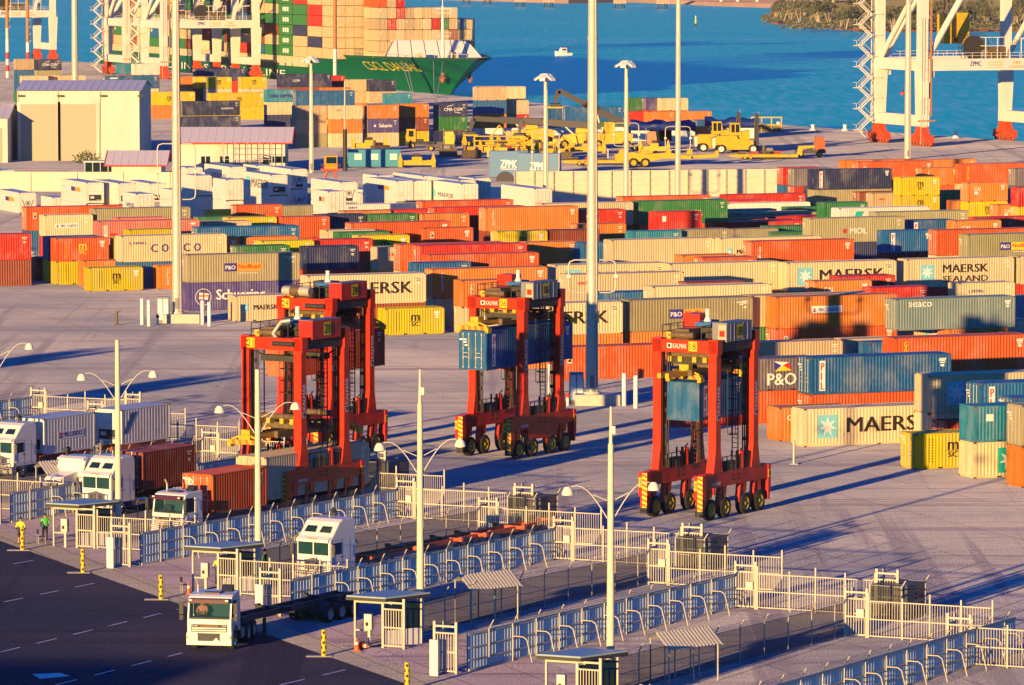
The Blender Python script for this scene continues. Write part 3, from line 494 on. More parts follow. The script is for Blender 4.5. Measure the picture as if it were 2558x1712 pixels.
# ---------------------------------------------------------------- refrigerated containers, long axis away from us
M_fan=mat('fan_grille_dark',(.03,.03,.04),.6); M_reef=mat('reefer_white',(.74,.72,.66),.5,var=.1,scale=1.2,dirt=(.45,.3,.18,.3))
def reefer_end(kind,H):
    g=MB()
    if kind=='doors':
        g.use(M_reef)
        for y0,y1 in((.14,W/2-.01),(W/2+.01,W-.14)): g.box(-.02,y0,.16,.03,y1,H-.13)
        g.use(M_rod)
        for y in(.42,.95,1.5,2.02): g.tube((-.05,y,.14),(-.05,y,H-.12),.03,n=6)
        for y in(.5,1.6):
            for z in(.9,1.3): g.box(-.08,y,z,-.05,y+.36,z+.06)
        return g.mesh('doors')
    g.use(M_reef).box(-.02,.16,.16,.03,W-.16,H-.14)
    g.use(M_rod).box(-.035,.2,.2,-.021,W-.2,.26); g.box(-.035,.2,H-.24,-.021,W-.2,H-.2); g.box(-.035,.2,1.7,-.021,W-.2,1.74)
    g.use(M_fan)
    if kind=='fan':
        g.box(-.04,.35,.45,-.021,W-.35,1.25); g.use(M_reef); g.box(-.06,1.4,.75,-.041,1.9,1.05)
        g.use(M_rod); g.box(-.06,.5,.55,-.041,1.1,.6)
    else:
        for a in range(16):
            t=a*PI/8; g.bar((-.03,W/2+.33*cos(t),1.4+.33*sin(t)),(-.03,W/2+.33*cos(t+.4),1.4+.33*sin(t+.4)),.03,.08)
        g.box(-.04,W/2-.15,1.25,-.021,W/2+.15,1.55); g.bar((-.03,.4,1.9),(-.03,.9,.6),.03,.08); g.bar((-.03,W-.4,1.9),(-.03,W-.9,.6),.03,.08); g.box(-.04,.7,.35,-.021,1.75,.75)
    return g.mesh('refrigeration_unit')
REM={k:reefer_end(k,2.9) for k in('doors','fan','round')}
def reefer_mesh(L_):
    g=MB().use(M_reef); H=2.9
    corr(g,.16,L_-.16,.15,H-.07,lambda t,d,z:(t,.012+d,z),.35,.015); corr(g,L_-.16,.16,.15,H-.07,lambda t,d,z:(t,W-.012-d,z),.35,.015)
    g.box(.04,.05,.12,L_-.04,W-.05,H-.02)
    for x in(0,L_-.16):
        for y in(0,W-.13): g.box(x,y,.118,x+.16,y+.13,H-.118)
    for y in(0,W-.06): g.box(.18,y,.02,L_-.18,y+.06,.155); g.box(.18,y,H-.075,L_-.18,y+.06,H-.004)
    g.use(M_cast)
    for x in(-.004,L_-.176):
        for y in(-.004,W-.158):
            for z in(0,H-.118): g.box(x,y,z,x+.18,y+.162,z+.118)
    return g.mesh('reefer_body')
RM={k:reefer_mesh(LEN[k]) for k in(20,40)}
def reefer_logo(k,L_):
    # side seen from the left is the local +y side: letter with ax='X' (reads from the far end to the near end)
    g=MB(); y=W+.01; m=LEN[L_]
    if k in('tag','tagr'): g.use(M_navyl).rect(m*.45,1.5,m*.6,2.1,y,'X'); g.use(M_orl).rect(m*.25,1.5,m*.45,2.1,y,'X')
    elif k=='mk': g.use(M_black).text('MAERSK',m-3.6,.9,7.6,1.2,y,'X'); g.use(M_lblue).rect(m-2.9,.8,m-1.2,2.3,y,'X')
    elif k=='ms': g.use(M_black).text('MAERSK',m-3,1.6,7.,.8,y,'X'); g.text('SEALAND',m-3,.7,6.6,.7,y,'X')
    elif k=='mt': g.use(M_lblue).rect(m-2.4,.7,m-1.2,1.7,y,'X'); g.use(M_black).text('MAERSK',m-3.4,.8,6,.6,y,'X')
    elif k=='hy': g.use(M_navyl).text('HYUNDAI',m-3,.9,7,.9,y,'X')
    elif k=='cg': g.use(M_navyl).text('CMA CGM',m-.7,1.,4.6,.7,y,'X')
    elif k=='hb': g.use(M_navyl).text('HAMBURG',m-1.5,1.1,3.6,.55,y,'X'); g.text('SUD',m-1.5,.4,2.,.45,y,'X')
    else: return None
    return g.mesh('lettering')
_rl={}
REEF=[]
for i,r in enumerate(x.split() for x in RF.split(';')):
    u,v,lv,L_=float(r[0]),float(r[1]),int(r[2]),int(r[3])
    for l in range(lv):
        o=D.objects.new('refrigerated_container',RM[L_]); COL.objects.link(o); rz=YAW+PI/2
        # local +x points to +v, local +y points to -u : the near end is x=0
        o.location=UV(u+W,v,l*2.9); o.rotation_euler=(0,0,rz)
        e=D.objects.new('doors' if r[5]=='doors' else 'refrigeration_unit',REM[r[5]]); COL.objects.link(e); e.parent=o
        lg=r[4] if l==lv-1 else 'n'
        if lg!='n':
            if (lg,L_) not in _rl: _rl[(lg,L_)]=reefer_logo(lg,L_)
            t=D.objects.new('lettering',_rl[(lg,L_)]); COL.objects.link(t); t.parent=o
        o['category']='refrigerated container'; o['group']='white refrigerated containers standing end on'
        REEF.append((o,r[5],lg,L_,l,u,v))
# ---------------------------------------------------------------- straddle carriers (local -x faces us, local -y is the side on our right)
M_red=mat('carrier_red',(.74,.032,.006),.38,var=.3,scale=1.1,dirt=(.16,.03,.02,.6)); M_red2=mat('carrier_red_deep',(.62,.02,.015),.42,var=.35,scale=1.5,dirt=(.1,.03,.02,.6))
M_tyre=mat('tyre_rubber',(.03,.028,.03),.85,var=.3,scale=5); M_rimy=mat('yellow_rim',(.55,.38,.03),.5); M_plate=mat('yellow_plate',(.72,.52,.01),.5,var=.05)
M_steel=mat('dark_steel',(.05,.045,.045),.6,.2,var=.3); M_oily=mat('oily_brown_steel',(.16,.11,.06),.6,.1,var=.5,scale=4); M_spr=mat('spreader_yellow',(.62,.42,.02),.5,var=.2,scale=3,dirt=(.1,.06,.03,.5))
M_grey=mat('grey_housing',(.22,.22,.26),.5,var=.15); M_whitep=mat('white_paint',(.78,.77,.74),.4,var=.06); M_orange=mat('hazard_orange',(.70,.14,.03),.5); M_lamp2=mat('pale_housing_front',(.45,.41,.3),.5); M_bluecap=mat('blue_cover',(.03,.13,.38),.5)
M_glass=mat('dark_window_glass',(.012,.03,.04),.08,var=.05,spec=.8)
def stripes(g,x,y0,y1,z0,z1,ma,mb,n=6,ax='y'):
    "diagonal hazard stripes on a face x=const"
    g.use(ma); g.add([(x,y0,z0),(x,y1,z0),(x,y1,z1),(x,y0,z1)],[(3,2,1,0)]) if ax=='y' else g.add([(y0,x,z0),(y1,x,z0),(y1,x,z1),(y0,x,z1)],[(0,1,2,3)])
    g.use(mb); h=(z1-z0)/n; x2=x-.006
    for i in range(n):
        a=z0+i*h; w=h*.5; s=min(h*.45,z1-a-w)
        if s<0: s=0
        if ax=='y': g.add([(x2,y0,a),(x2,y1,a+s),(x2,y1,a+s+w),(x2,y0,a+w)],[(3,2,1,0)])
        else: g.add([(y0,x2,a),(y1,x2,a+s),(y1,x2,a+s+w),(y0,x2,a+w)],[(0,1,2,3)])
def carrier(ctr,num,style,spz,label,held):
    rz=R(58); t=empty('straddle_carrier',ctr,rz,label,'straddle carrier','straddle carriers working in the yard')
    for sy in(-1,1):
        g=MB().use(M_red2); y=sy*2.12
        g.prism([(-4.35,2.15),(4.45,2.15),(4.5,2.9),(4.3,3.15),(-4.2,3.15),(-4.5,2.9)],y-.24,y+.24)
        g.prism([(-2.2,2.2),(-1.9,1.3),(1.9,1.3),(2.3,2.2)],y-.2,y+.2) if sy<0 and style=='box' else None
        g.use(M_steel)
        for x in(-.6,.1): g.box(x,y-.245*1-.01,2.45,x+.28,y+.25,2.58); g.box(x,y-.255,2.75,x+.28,y+.25,2.86)
        lb=g.build('lower_beam',t)
        g=MB().use(M_red2); g.box(4.3,y-.3,1.2,4.65,y+.3,3.1); g.use(M_red).box(4.35,y-.28,.7,4.55,y+.25,1.2); g.build('bumper',lb); g=MB().use(M_red2); g.box(-4.75,y-.38,1.5,-4.3,y+.3,3.1); g.use(M_red); g.box(-4.6,y-.3,.55,-4.35,y+.25,1.5)
        stripes(g,-4.762,y-.36,y+.02,.75,3.05,M_yel,M_orange,7); g.use(M_steel).box(-4.7,y-.32,.35,-4.4,y+.22,.75); g.build('bumper',lb)
        g=MB().use(M_plate)
        g.box(-4.775,y+.04,2.1,-4.76,y+.28,2.75); g.use(M_black).text(num,y+.26,2.25,.2,.4,-4.785,'y')
        if sy<0: g.use(M_plate).box(4.32,y-.315,2.2,4.62,y-.301,2.75); g.use(M_black).text(num,4.36,2.3,.22,.35,y-.325); g.use(M_white).text('KALMAR',-3.2,2.3,1.1,.22,y-.252); 
        g.build('number_plate',lb)
        # legs
        for sx in(-1,1):
            g=MB().use(M_red); x=sx*2.55
            g.prism([(x-.62,3.12),(x+.62,3.12),(x+.5,3.7),(x+.33,4.7),(x+.3,11.05),(x-.3,11.05),(x-.33,4.7),(x-.5,3.7)],y-.3,y+.3)
            g.use(M_steel).box(x-.12,y+.301 if sy<0 else y-.32,3.3,x+.12,y+.33 if sy<0 else y-.301,10.9)
            g.use(M_red2)
            if sy<0:
                for z in(5.,7.,9.): g.box(x-.34,y-.33,z,x-.28,y+.33,z+.1)
            lg=g.build('leg',t)
            g=MB().use(M_white); yy=y-.31 if sy<0 else y-.31
            if sy<0: g.text('KALMAR',x+.17,7.1,1.75,.32,yy,'r'); g.rect(x-.18,6.6,x+.2,7.0,yy); g.use(M_black).rect(x-.1,6.66,x+.12,6.94,yy-.006); g.build('lettering',lg)
        # wheels
        for i,x in enumerate((-3.3,-1.35,1.35,3.3)):
            g=MB().wheel(x,y,.72,.72,.46,M_tyre,M_rimy); wo=g.build('wheel',t)
            g=MB().use(M_red)
            for k in range(4):
                a=PI*.95-k*.38; g.bar((x+.82*cos(a),y,.72+.82*sin(a)),(x+.82*cos(a-.38),y,.72+.82*sin(a-.38)),.3,.07)
            g.bar((x-.75,y,.9),(x-.55,y,2.2),.34,.22); g.bar((x-.1,y,1.5),(x,y,2.2),.3,.5); g.build('wheel_fork',t)
        # rails on the lower beam
        g=MB().use(M_steel)
        for x in range(-18,19,6): g.bar((x*.1,y-.2,3.1),(x*.1,y-.2,4.1),.05)
        for z in(3.6,4.1): g.bar((-1.8,y-.2,z),(1.8,y-.2,z),.05)
        g.use(M_oily).box(-1.2,y-.2,3.12,.2,y+.22,3.75); g.use(M_red).tube((.9,y,3.12),(.9,y,4.3),.28,n=10); g.use(M_steel).box(1.3,y-.2,3.12,1.9,y+.2,3.9); g.tube((-.2,y,3.7),(-.2,y,4.4),.07)
        g.use(M_spr).tube((.4,y+.1,3.9),(1.5,y+.1,4.5),.05); g.build('engine_deck',t)
    # cables and pipes hanging inside the frame
    g=MB().use(M_steel)
    for (x,y) in((-2.2,1.7),(-2.1,-1.75),(2.15,1.7),(2.2,-1.75),(-2.2,1.55),(2.2,-1.6)): g.path([(x,y,11.2),(x+.05,y,8.),(x-.08,y*1.02,5.),(x,y,3.2)],.05,5)
    for k in range(7): z=3.8+k*1.05; g.box(-2.3,1.72,z,-2.05,1.95,z+.25); g.box(2.05,-1.95,z,2.3,-1.72,z+.25)
    g.use(M_oily); g.path([(-2.5,-1.6,10.9),(-1.5,-1.2,10.3),(0,-1.5,10.5),(1.5,-1.,10.2),(2.4,-1.6,10.8)],.06,5); g.path([(-2.5,1.6,10.9),(-1.,1.,10.2),(1.,1.3,10.4),(2.4,1.6,10.8)],.06,5)
    g.use(M_steel).box(-1.9,-1.5,10.2,-1.2,1.5,10.6); g.box(1.2,-1.5,10.2,1.9,1.5,10.6)
    g.build('hose_bundle',t)
    # top frame
    g=MB().use(M_red)
    for x in(-2.55,2.55): g.box(x-.31,-2.47,11.05,x+.31,2.47,11.87); 
    g.box(-2.86,-2.5,10.95,-2.2,-1.8,11.95); g.box(-2.86,1.8,10.95,-2.2,2.5,11.95); g.box(2.2,-2.5,10.95,2.9,-1.8,12.3); g.box(2.2,1.8,10.95,2.9,2.5,12.3)
    g.use(M_steel)
    for y in(-2.12,2.12): g.box(-2.24,y-.22,11.1,2.24,y+.22,11.7)
    for z,y in((11.3,1.95),(11.6,1.95),(11.3,-1.95),(11.6,-1.95)):
        g.tube((-2.875,y,z),(-2.865,y,z),.07)
    g.build('top_frame',t)
    g=MB().use(M_whitep); yb=.9 if style!='pipe' else 2.2
    if style in('box','grey'): g.use(M_white).text('KALMAR',yb,11.3,1.05,.32,-2.87,'y'); g.rect(yb+.1,11.3,yb+.45,11.62,-2.868,'y'); g.use(M_black).rect(yb+.17,11.36,yb+.38,11.57,-2.874,'y'); py=-.3
    else: py=2.0
    g.use(M_plate).rect(py-.65,11.15,py,11.8,-2.868,'y'); g.use(M_black).text(num,py-.08,11.24,.48,.46,-2.876,'y'); g.build('number_plate',t)
    # machine house
    hm=M_red2 if style in('red','pipe') else M_grey
    g=MB().use(hm); g.box(-1.7,-2.55,11.75,1.7,-1.45,13.0)
    if hm is M_grey:
        for x in(-1.2,-.7,.5,1.1): g.box(x,-2.575,11.8,x+.05,-2.551,12.95)
        g.use(M_lamp2).box(-1.72,-2.5,11.8,-1.701,-1.9,12.9); g.use(M_red).box(-1.73,-2.4,12.1,-1.721,-2.0,12.5)
    else:
        for i in range(5): g.box(-1.73,-2.4,11.9+i*.2,-1.701,-1.6,12.0+i*.2)
    g.use(M_grey).box(-1.72,-2.57,13.0,1.72,-1.43,13.03)
    mh=g.build('machine_house',t); g=MB().use(M_plate).rect(-.45,11.95,.45,12.85,-2.585); g.use(M_black).text(num,-.33,12.1,.66,.6,-2.6); g.build('number_plate',mh)
    # deck clutter
    g=MB().use(M_steel); g.box(-2.2,-.9,11.7,2.2,2.2,11.82)
    for y in(-.85,2.15):
        for x in(-2.1,-1.05,0,1.05,2.1): g.bar((x,y,11.8),(x,y,12.75),.05)
        for z in(12.3,12.75): g.bar((-2.1,y,z),(2.1,y,z),.05)
    g.bar((-2.1,-.85,12.75),(-2.1,2.15,12.75),.05); g.use(M_oily).box(-1.8,.3,11.82,-.4,1.4,12.5); g.use(M_steel).box(-.2,-.6,11.82,.9,.6,12.6); g.use(M_oily).tube((-1.9,-.2,12.1),(-1.9,1.7,12.1),.22)
    g.use(M_spr).box(-2.1,1.5,11.85,-1.8,1.9,12.3); g.use(M_steel).box(1.0,.2,11.82,2.1,1.8,12.9); g.use(M_bluecap).box(-.6,-.7,12.6,.9,.5,12.9)
    g.build('drive_platform',t)
    if style=='pipe':
        g=MB().use(M_rod); g.path([(-2.4,-1.2,11.6),(-2.4,-.3,11.6),(-2.2,.3,12.1),(-2.1,-.3,12.9),(-1.9,-.9,13.0)],.13,8); g.use(M_steel).tube((-2.95,-.2,11.5),(-2.95,-1.9,11.5),.17,n=10); g.build('exhaust_pipe',t)
    if style=='red':
        g=MB().use(M_rod); g.tube((-2.3,2.2,12.35),(-2.3,1.5,12.35),.36,n=14); g.tube((-2.3,.7,12.35),(-2.3,-.2,12.35),.36,n=14); g.use(M_oily).tube((-2.3,1.5,12.35),(-2.3,.7,12.35),.38,n=14); g.use(M_steel).tube((-2.95,-.2,11.35),(-2.95,-1.9,11.35),.2,n=10); g.build('exhaust_silencer',t)
    if style in('grey','box'):
        g=MB().use(M_red); g.box(.9,1.,12.0,2.3,2.3,13.3); g.use(M_red2)
        for i in range(5): g.box(.87,1.1,12.15+i*.22,.899,2.2,12.25+i*.22)
        g.build('electrical_cabinet',t)
    g=MB().use(M_whitep); g.tube((.4,.1,12.9),(.4,.1,13.3),.28,.12,n=10); g.tube((.4,.1,13.3),(.4,.1,13.75),.16,n=10); g.use(M_steel).tube((.4,.1,11.8),(.4,.1,12.9),.06); g.build('antenna',t)
    # ladders
    for (x,y,z0,z1,cage) in((1.6,1.75,3.2,11.7,1),(.9,-1.75,3.2,11.7,1)):
        g=MB().use(M_steel); g.bar((x,y-.22,z0),(x,y-.22,z1),.06); g.bar((x,y+.22,z0),(x,y+.22,z1),.06)
        z=z0
        while z<z1: g.bar((x,y-.22,z),(x,y+.22,z),.04); z+=.32
        z=z0+2.2
        while z<z1: 
            g.path([(x,y-.25,z),(x-.45,y-.3,z),(x-.62,y,z),(x-.45,y+.3,z),(x,y+.25,z)],.03,4); z+=.8
        for dy in(-.3,0,.3): g.bar((x-.5,y+dy,z0+2.2),(x-.5,y+dy,z1-.6),.035)
        g.build('ladder',t)
    # spreader
    s=MB().use(M_oily); z=spz
    s.box(-3.2,-.75,z+.25,3.2,-.4,z+.7); s.box(-3.2,.4,z+.25,3.2,.75,z+.7); s.box(-1.7,-1.75,z+.75,-1.0,1.75,z+1.15); s.box(1.0,-1.75,z+.75,1.7,1.75,z+1.15)
    s.tube((-1.9,-1.7,z+1.55),(-1.9,1.7,z+1.55),.22,n=10); s.tube((1.9,-1.7,z+1.55),(1.9,1.7,z+1.55),.22,n=10)
    s.use(M_steel).box(-.8,-.6,z+.75,.8,.6,z+1.5); s.use(M_spr)
    for y in(-.3,.3): s.box(-5.7,y-.14,z+.3,5.7,y+.14,z+.62)
    s.box(-5.9 if held!=20 else -2.95,-.35,z+.2,(-5.2 if held!=20 else -2.4),.35,z+1.0)
    for k in(-1.3,-.5,.6,1.4): s.box(-2.2,k,z+1.1,-1.6,k+.3,z+1.45)
    for y in(-1.6,1.6):
        s.use(M_steel)
        for x in(-1.4,1.4): s.bar((x,y,z+1.1),(x,y*1.0,11.1),.06)
    e=3.03 if held==20 else 6.1
    sp=s.build('spreader',t)
    for sx in(-1,1):
        g=MB().use(M_spr); x=sx*(e-.25)
        if held==20: g.box(min(x,x-sx*1.),-.5,z+.1,max(x,x-sx*1.),.5,z+.5)
        g.box(x-.2,-1.22,z+.05,x+.2,1.22,z+.32)
        xx=x-.215
        for k in range(-4,5): 
            g.use(M_orange if k%2 else M_spr); g.add([(xx,k*.27-.13,z+.04),(xx,k*.27+.1,z+.04),(xx,k*.27+.2,z+.34),(xx,k*.27-.02,z+.34)],[(3,2,1,0)])
        g.use(M_spr); g.box(x-.18,-.45,z+.3,x+.18,.45,z+.62); g.bar((x,-1.1,z+.34),(x,-.4,z+.6),.12); g.bar((x,1.1,z+.34),(x,.4,z+.6),.12)
        for y in(-1.2,1.2): g.box(x-.25,y-.14,z-.15,x+.25,y+.14,z+.2)
        g.build('end_guide',sp)
    return t
CH=Vector((cos(R(58)),sin(R(58)),0)); CP=Vector((sin(R(58)),-cos(R(58)),0))
def held_box(ctr,L_,z,col,logo,door,label):
    base=Vector(ctr)-CH*LEN[L_]/2+CP*W/2; base.z=z
    o=container('shipping_container',base,R(58),L_,col,logo,door); o['label']=label; o['group']='containers carried by straddle carriers'; return o
def cctr(px,py): # from the contact point of the wheel nearest to us on the right
    p=P(px,py); q=p+CH*3.3-CP*2.12; return (q.x,q.y,0)
c18=cctr(1770,1301); c06=cctr(1292,1147); c21=cctr(735,1292); c24=cctr(812,1150)
carrier(c18,'18','grey',9.25,'red straddle carrier numbered 18 lifting a short blue box, nearest the right',20)
carrier(c06,'06','box',9.65,'red straddle carrier numbered 06 lifting a long blue box with door end showing',40)
carrier(c21,'21','pipe',4.95,'red straddle carrier numbered 21 with empty spreader lowered over a trailer',40)
carrier(c24,'24','red',9.2,'red straddle carrier numbered 24 half hidden behind the one numbered 21',40)
held_box(c18,20,6.5,'blue','pil',False,'short blue container hanging inside the red carrier numbered 18')
held_box(c06,40,6.72,'blue','pil',True,'long blue container hanging inside the red carrier numbered 06')
held_box(c24,40,6.3,'hapag','none',False,'long red-orange container hanging inside the red carrier numbered 24')
carrier((-84,311,0),'11','red',6.,'straddle carrier outside the left edge, only its long shadow falls into the yard',40)
carrier((-97,338,0),'15','red',6.,'farther straddle carrier outside the left edge, casting a long shadow',40)
# ---------------------------------------------------------------- gates, fences, booths, canopies, lamp posts
M_cp=mat('cream_steel',(.55,.51,.42),.5,var=.15,scale=2,dirt=(.4,.3,.2,.25)); M_wall=mat('corrugated_wall_sheet',(.58,.72,.80),.5,var=.12,scale=2); M_conc=mat('cast_concrete',(.62,.56,.46),.9,var=.15)  # wall sheet is pale; the blue of its shade is put into the colour
M_roofb=mat('booth_roof_sheet',(.30,.42,.50),.45,var=.1); M_wire=mat('wire_mesh',(.30,.30,.32),.5,.5)
LD=Vector((cos(R(59.)),sin(R(59.)),0)); GD=Vector((cos(R(-24)),sin(R(-24)),0)); STEP=Vector((10.25,-21.6,0))
LN=Vector((LD.y,-LD.x,0))
def along(g,org,d,fn):
    pass
def frame(org,d):
    n=Vector((-d.y,d.x,0)); return Matrix(((d.x,n.x,0,org.x),(d.y,n.y,0,org.y),(0,0,1,org.z),(0,0,0,1)))
M_mesh=None
def mesh_mat():
    m=D.materials.new('chain_link'); m.use_nodes=True; n=m.node_tree; L=n.links; b=n.nodes['Principled BSDF']; b.inputs['Base Color'].default_value=(.012,.02,.04,1); b.inputs['Roughness'].default_value=.6
    b.inputs['Alpha'].default_value=.62; return m
M_mesh=mesh_mat()
def wall_fence(org,end,label):
    d_=end-org; ln=d_.length
    t=empty('corrugated_wall',org,math.atan2(d_.y,d_.x),label,'wall','corrugated sheet walls between the truck lanes')
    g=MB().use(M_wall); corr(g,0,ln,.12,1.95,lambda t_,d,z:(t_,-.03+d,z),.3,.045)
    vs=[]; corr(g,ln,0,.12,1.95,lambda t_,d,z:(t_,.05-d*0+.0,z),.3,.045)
    g.use(M_cp)
    for z in(.55,1.2,1.9): g.box(0,-.10,z,ln,-.055,z+.07)
    g.box(0,-.06,1.95,ln,.07,2.0); g.use(M_conc).box(0,-.12,0,ln,.12,.12); g.build('sheet_panel',t)
    g=MB().use(M_wire)
    for k in range(3): g.tube((.5,-.12-k*.13,2.15+k*.14),(ln-.3,-.12-k*.13,2.15+k*.14),.012,n=4)
    g.build('barbed_wire',t)
    x=1.9; i=0
    while x<ln-.5:
        g=MB().use(M_cp); g.path([(x,-.13,0),(x,-.13,2.05),(x-.12,-.5,2.55)],.035,6)
        g.build('post',t)
        if i>0:
            g=MB().use(M_cp); g.path([(x,-.15,1.35),(x+.05,-.75,1.35),(x+.1,-.95,1.2),(x+.15,-1.25,0)],.033,6); g.build('hoop_guard',t)
        x+=2.35; i+=1
    return t
def chain_fence(org,end,label):
    d_=end-org; ln=d_.length
    t=empty('chain_link_fence',org,math.atan2(d_.y,d_.x),label,'fence','chain link fences between the truck lanes')
    g=MB().use(M_mesh); g.add([(0,0,.05),(ln,0,.05),(ln,0,1.9),(0,0,1.9)],[(0,1,2,3)]); g.build('mesh_panel',t)
    g=MB().use(M_wire)
    for z in(.08,1.0,1.88): g.tube((0,0,z),(ln,0,z),.022,n=5)
    for k in range(3): g.tube((0,-.1-k*.1,2.0+k*.12),(ln,-.1-k*.1,2.0+k*.12),.012,n=4)
    g.build('rail',t)
    x=.2
    while x<ln:
        g=MB().use(M_cp); g.path([(x,0,0),(x,0,1.95),(x-.1,-.32,2.4)],.035,6); g.build('post',t); x+=2.6
    return t
def palisade(g,x0,x1,z0=.12,z1=2.05,mid=1.05,pitch=.155):
    g.use(M_cp)
    for z in(z0,mid,z1): g.box(x0,-.025,z-.03,x1,.025,z+.03)
    x=x0+pitch/2
    while x<x1: g.box(x-.014,-.014,z0,x+.014,.014,z1); x+=pitch
def gate(org,ln,label,grp='palisade gates across the truck lanes'):
    t=empty('palisade_gate',org,math.atan2(GD.y,GD.x),label,'gate',grp)
    g=MB(); palisade(g,.1,ln*.5-.03); g.build('gate_leaf',t); g=MB(); palisade(g,ln*.5+.06,ln-.1); g.build('gate_leaf',t)
    for x,h in((.05,2.5),(ln*.28,2.3),(ln*.5,2.6),(ln*.75,2.4),(ln,2.5)):
        g=MB().use(M_cp); g.box(x-.045,-.045,0,x+.045,.045,h); g.build('post',t)
    return t
def turnstile(org,label,box=True):
    t=empty('turnstile_cage',org,math.atan2(GD.y,GD.x),label,'turnstile','pedestrian cages beside the gates')
    g=MB().use(M_cp)
    for x in(0,1.25):
        g.box(x-.07,-.07,0,x+.07,.07,2.75)
    g.box(0,-.06,2.45,1.25,.06,2.55); g.box(0,-.06,2.1,1.25,.06,2.18); g.box(.07,-.04,.1,1.18,.04,.18); g.box(.07,-.04,1.1,1.18,.04,1.18)
    g.build('cage_frame',t)
    g=MB().use(M_cp)
    for i in range(7): g.box(.15+i*.155,-.02,.15,.19+i*.155,.02,2.1)
    g.build('bar_panel',t)
    g=MB().use(M_cp); g.box(-.02,.06,0,.05,1.1,.08); 
    for i in range(6): g.box(-.02,.1+i*.18,.05,.02,.14+i*.18,2.1)
    g.box(-.03,.05,2.1,.05,1.15,2.2); g.box(-.05,1.1,0,.06,1.22,2.6); g.build('side_panel',t)
    if box:
        g=MB().use(M_rod); g.box(.75,-.28,1.15,1.15,-.08,1.6); g.use(M_whitep).box(.8,-.3,1.42,1.1,-.281,1.5); g.build('card_reader',t)
    return t
def booth(org,label):
    t=empty('gate_booth',org,math.atan2(GD.y,GD.x),label,'booth','gate booths with flat blue roofs')
    g=MB().use(M_roofb); g.hprism([(-.35,-.35),(2.0,-.35),(3.3,2.6),(.8,2.6)],2.72,2.8); g.use(M_steel); g.hprism([(-.38,-.38),(2.03,-.38),(3.33,2.63),(.77,2.63)],2.55,2.715); g.build('roof',t)
    g=MB().use(M_cp)
    for x,y in((0,0),(1.7,0),(2.9,2.3),(1.1,2.3)): g.box(x-.05,y-.05,0,x+.05,y+.05,2.55)
    g.box(0,-.04,2.4,1.7,.04,2.5); g.box(.0,-.03,.85,.75,.03,.93); g.build('post',t)
    g=MB().use(M_glass); g.add([(1.15,2.3,.9),(2.85,2.3,.9),(2.85,2.3,2.3),(1.15,2.3,2.3)],[(0,1,2,3)]); g.add([(1.75,.1,.9),(2.85,2.2,.9),(2.85,2.2,2.3),(1.75,.1,2.3)],[(0,1,2,3)]); g.build('window',t)
    g=MB().use(M_whitep); g.add([(1.15,2.31,0),(2.85,2.31,0),(2.85,2.31,.9),(1.15,2.31,.9)],[(0,1,2,3)]); g.add([(1.76,.1,0),(2.86,2.2,0),(2.86,2.2,.9),(1.76,.1,.9)],[(0,1,2,3)]); g.build('wall_panel',t)
    g=MB().use(M_rod); g.box(.75,-.45,1.0,1.2,-.2,1.85); g.box(.9,-.3,0,1.05,-.2,1.1); g.use(M_whitep).box(.8,-.465,1.55,1.15,-.451,1.78); g.use(M_dark).box(.85,-.465,1.2,1.0,-.451,1.4); g.build('intercom_box',t)
    return t
def canopy(px,py,label,ln=3.3):
    # px,py: foot of the front-left post
    o=P(px,py); t=empty('corrugated_canopy',o,R(38),label,'canopy','corrugated canopies beside the lanes')
    g=MB().use(M_cp)
    def pt(a,b): # a along, b across front(0)->ridge(1)->back
        return a
    z0,zr,z1=1.95,2.75,2.3; y0,yr,y1=-.35,.75,1.6; n=int(ln/.1)
    vs=[]
    for i in range(n+1):
        d=.02 if i%2 else -.02; x=-.2+ (ln+.4)*i/n; vs+=[(x,y0,z0+d),(x,yr,zr+d)]
    g.add(vs,[(2*i,2*i+2,2*i+3,2*i+1) for i in range(n)])
    g.build('front_sheet',t)
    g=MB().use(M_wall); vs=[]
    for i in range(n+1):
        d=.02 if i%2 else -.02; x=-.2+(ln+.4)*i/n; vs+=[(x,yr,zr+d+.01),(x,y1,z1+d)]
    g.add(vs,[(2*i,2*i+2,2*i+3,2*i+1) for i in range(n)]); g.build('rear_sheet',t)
    for x in(0,ln/2,ln):
        for y,h in((-.1,2.1),(1.4,2.35)): g=MB().use(M_cp); g.tube((x,y,0),(x,y,h),.04,n=8); g.build('post',t)
    g=MB().use(M_cp); 
    for y,h in((-.1,2.1),(1.4,2.35)): g.bar((-.1,y,h),(ln+.1,y,h),.06)
    g.bar((-.15,y0,z0-.05),(-.15,yr,zr-.05),.05); g.bar((ln+.15,y0,z0-.05),(ln+.15,yr,zr-.05),.05); g.build('beam',t)
    return t
B0=P(135,1365); W0=P(323,1417); F0=P(996,1297)   # booth, wall start and wall end of the first fully seen lane
LW=(F0-W0).length
pos=['farthest left','second from the left','third from the left','fourth from the left','fifth from the left','nearest the camera']
lanes=[(-3,'farthest lane at the left edge'),(-2,'second lane in at the left edge'),(-1,'lane of the half hidden white truck'),(0,'lane of the tall white truck'),(1,'lane holding the orange skeletal trailer'),(2,'empty lane behind the white tractor unit'),(3,'lane at the lower right corner')]
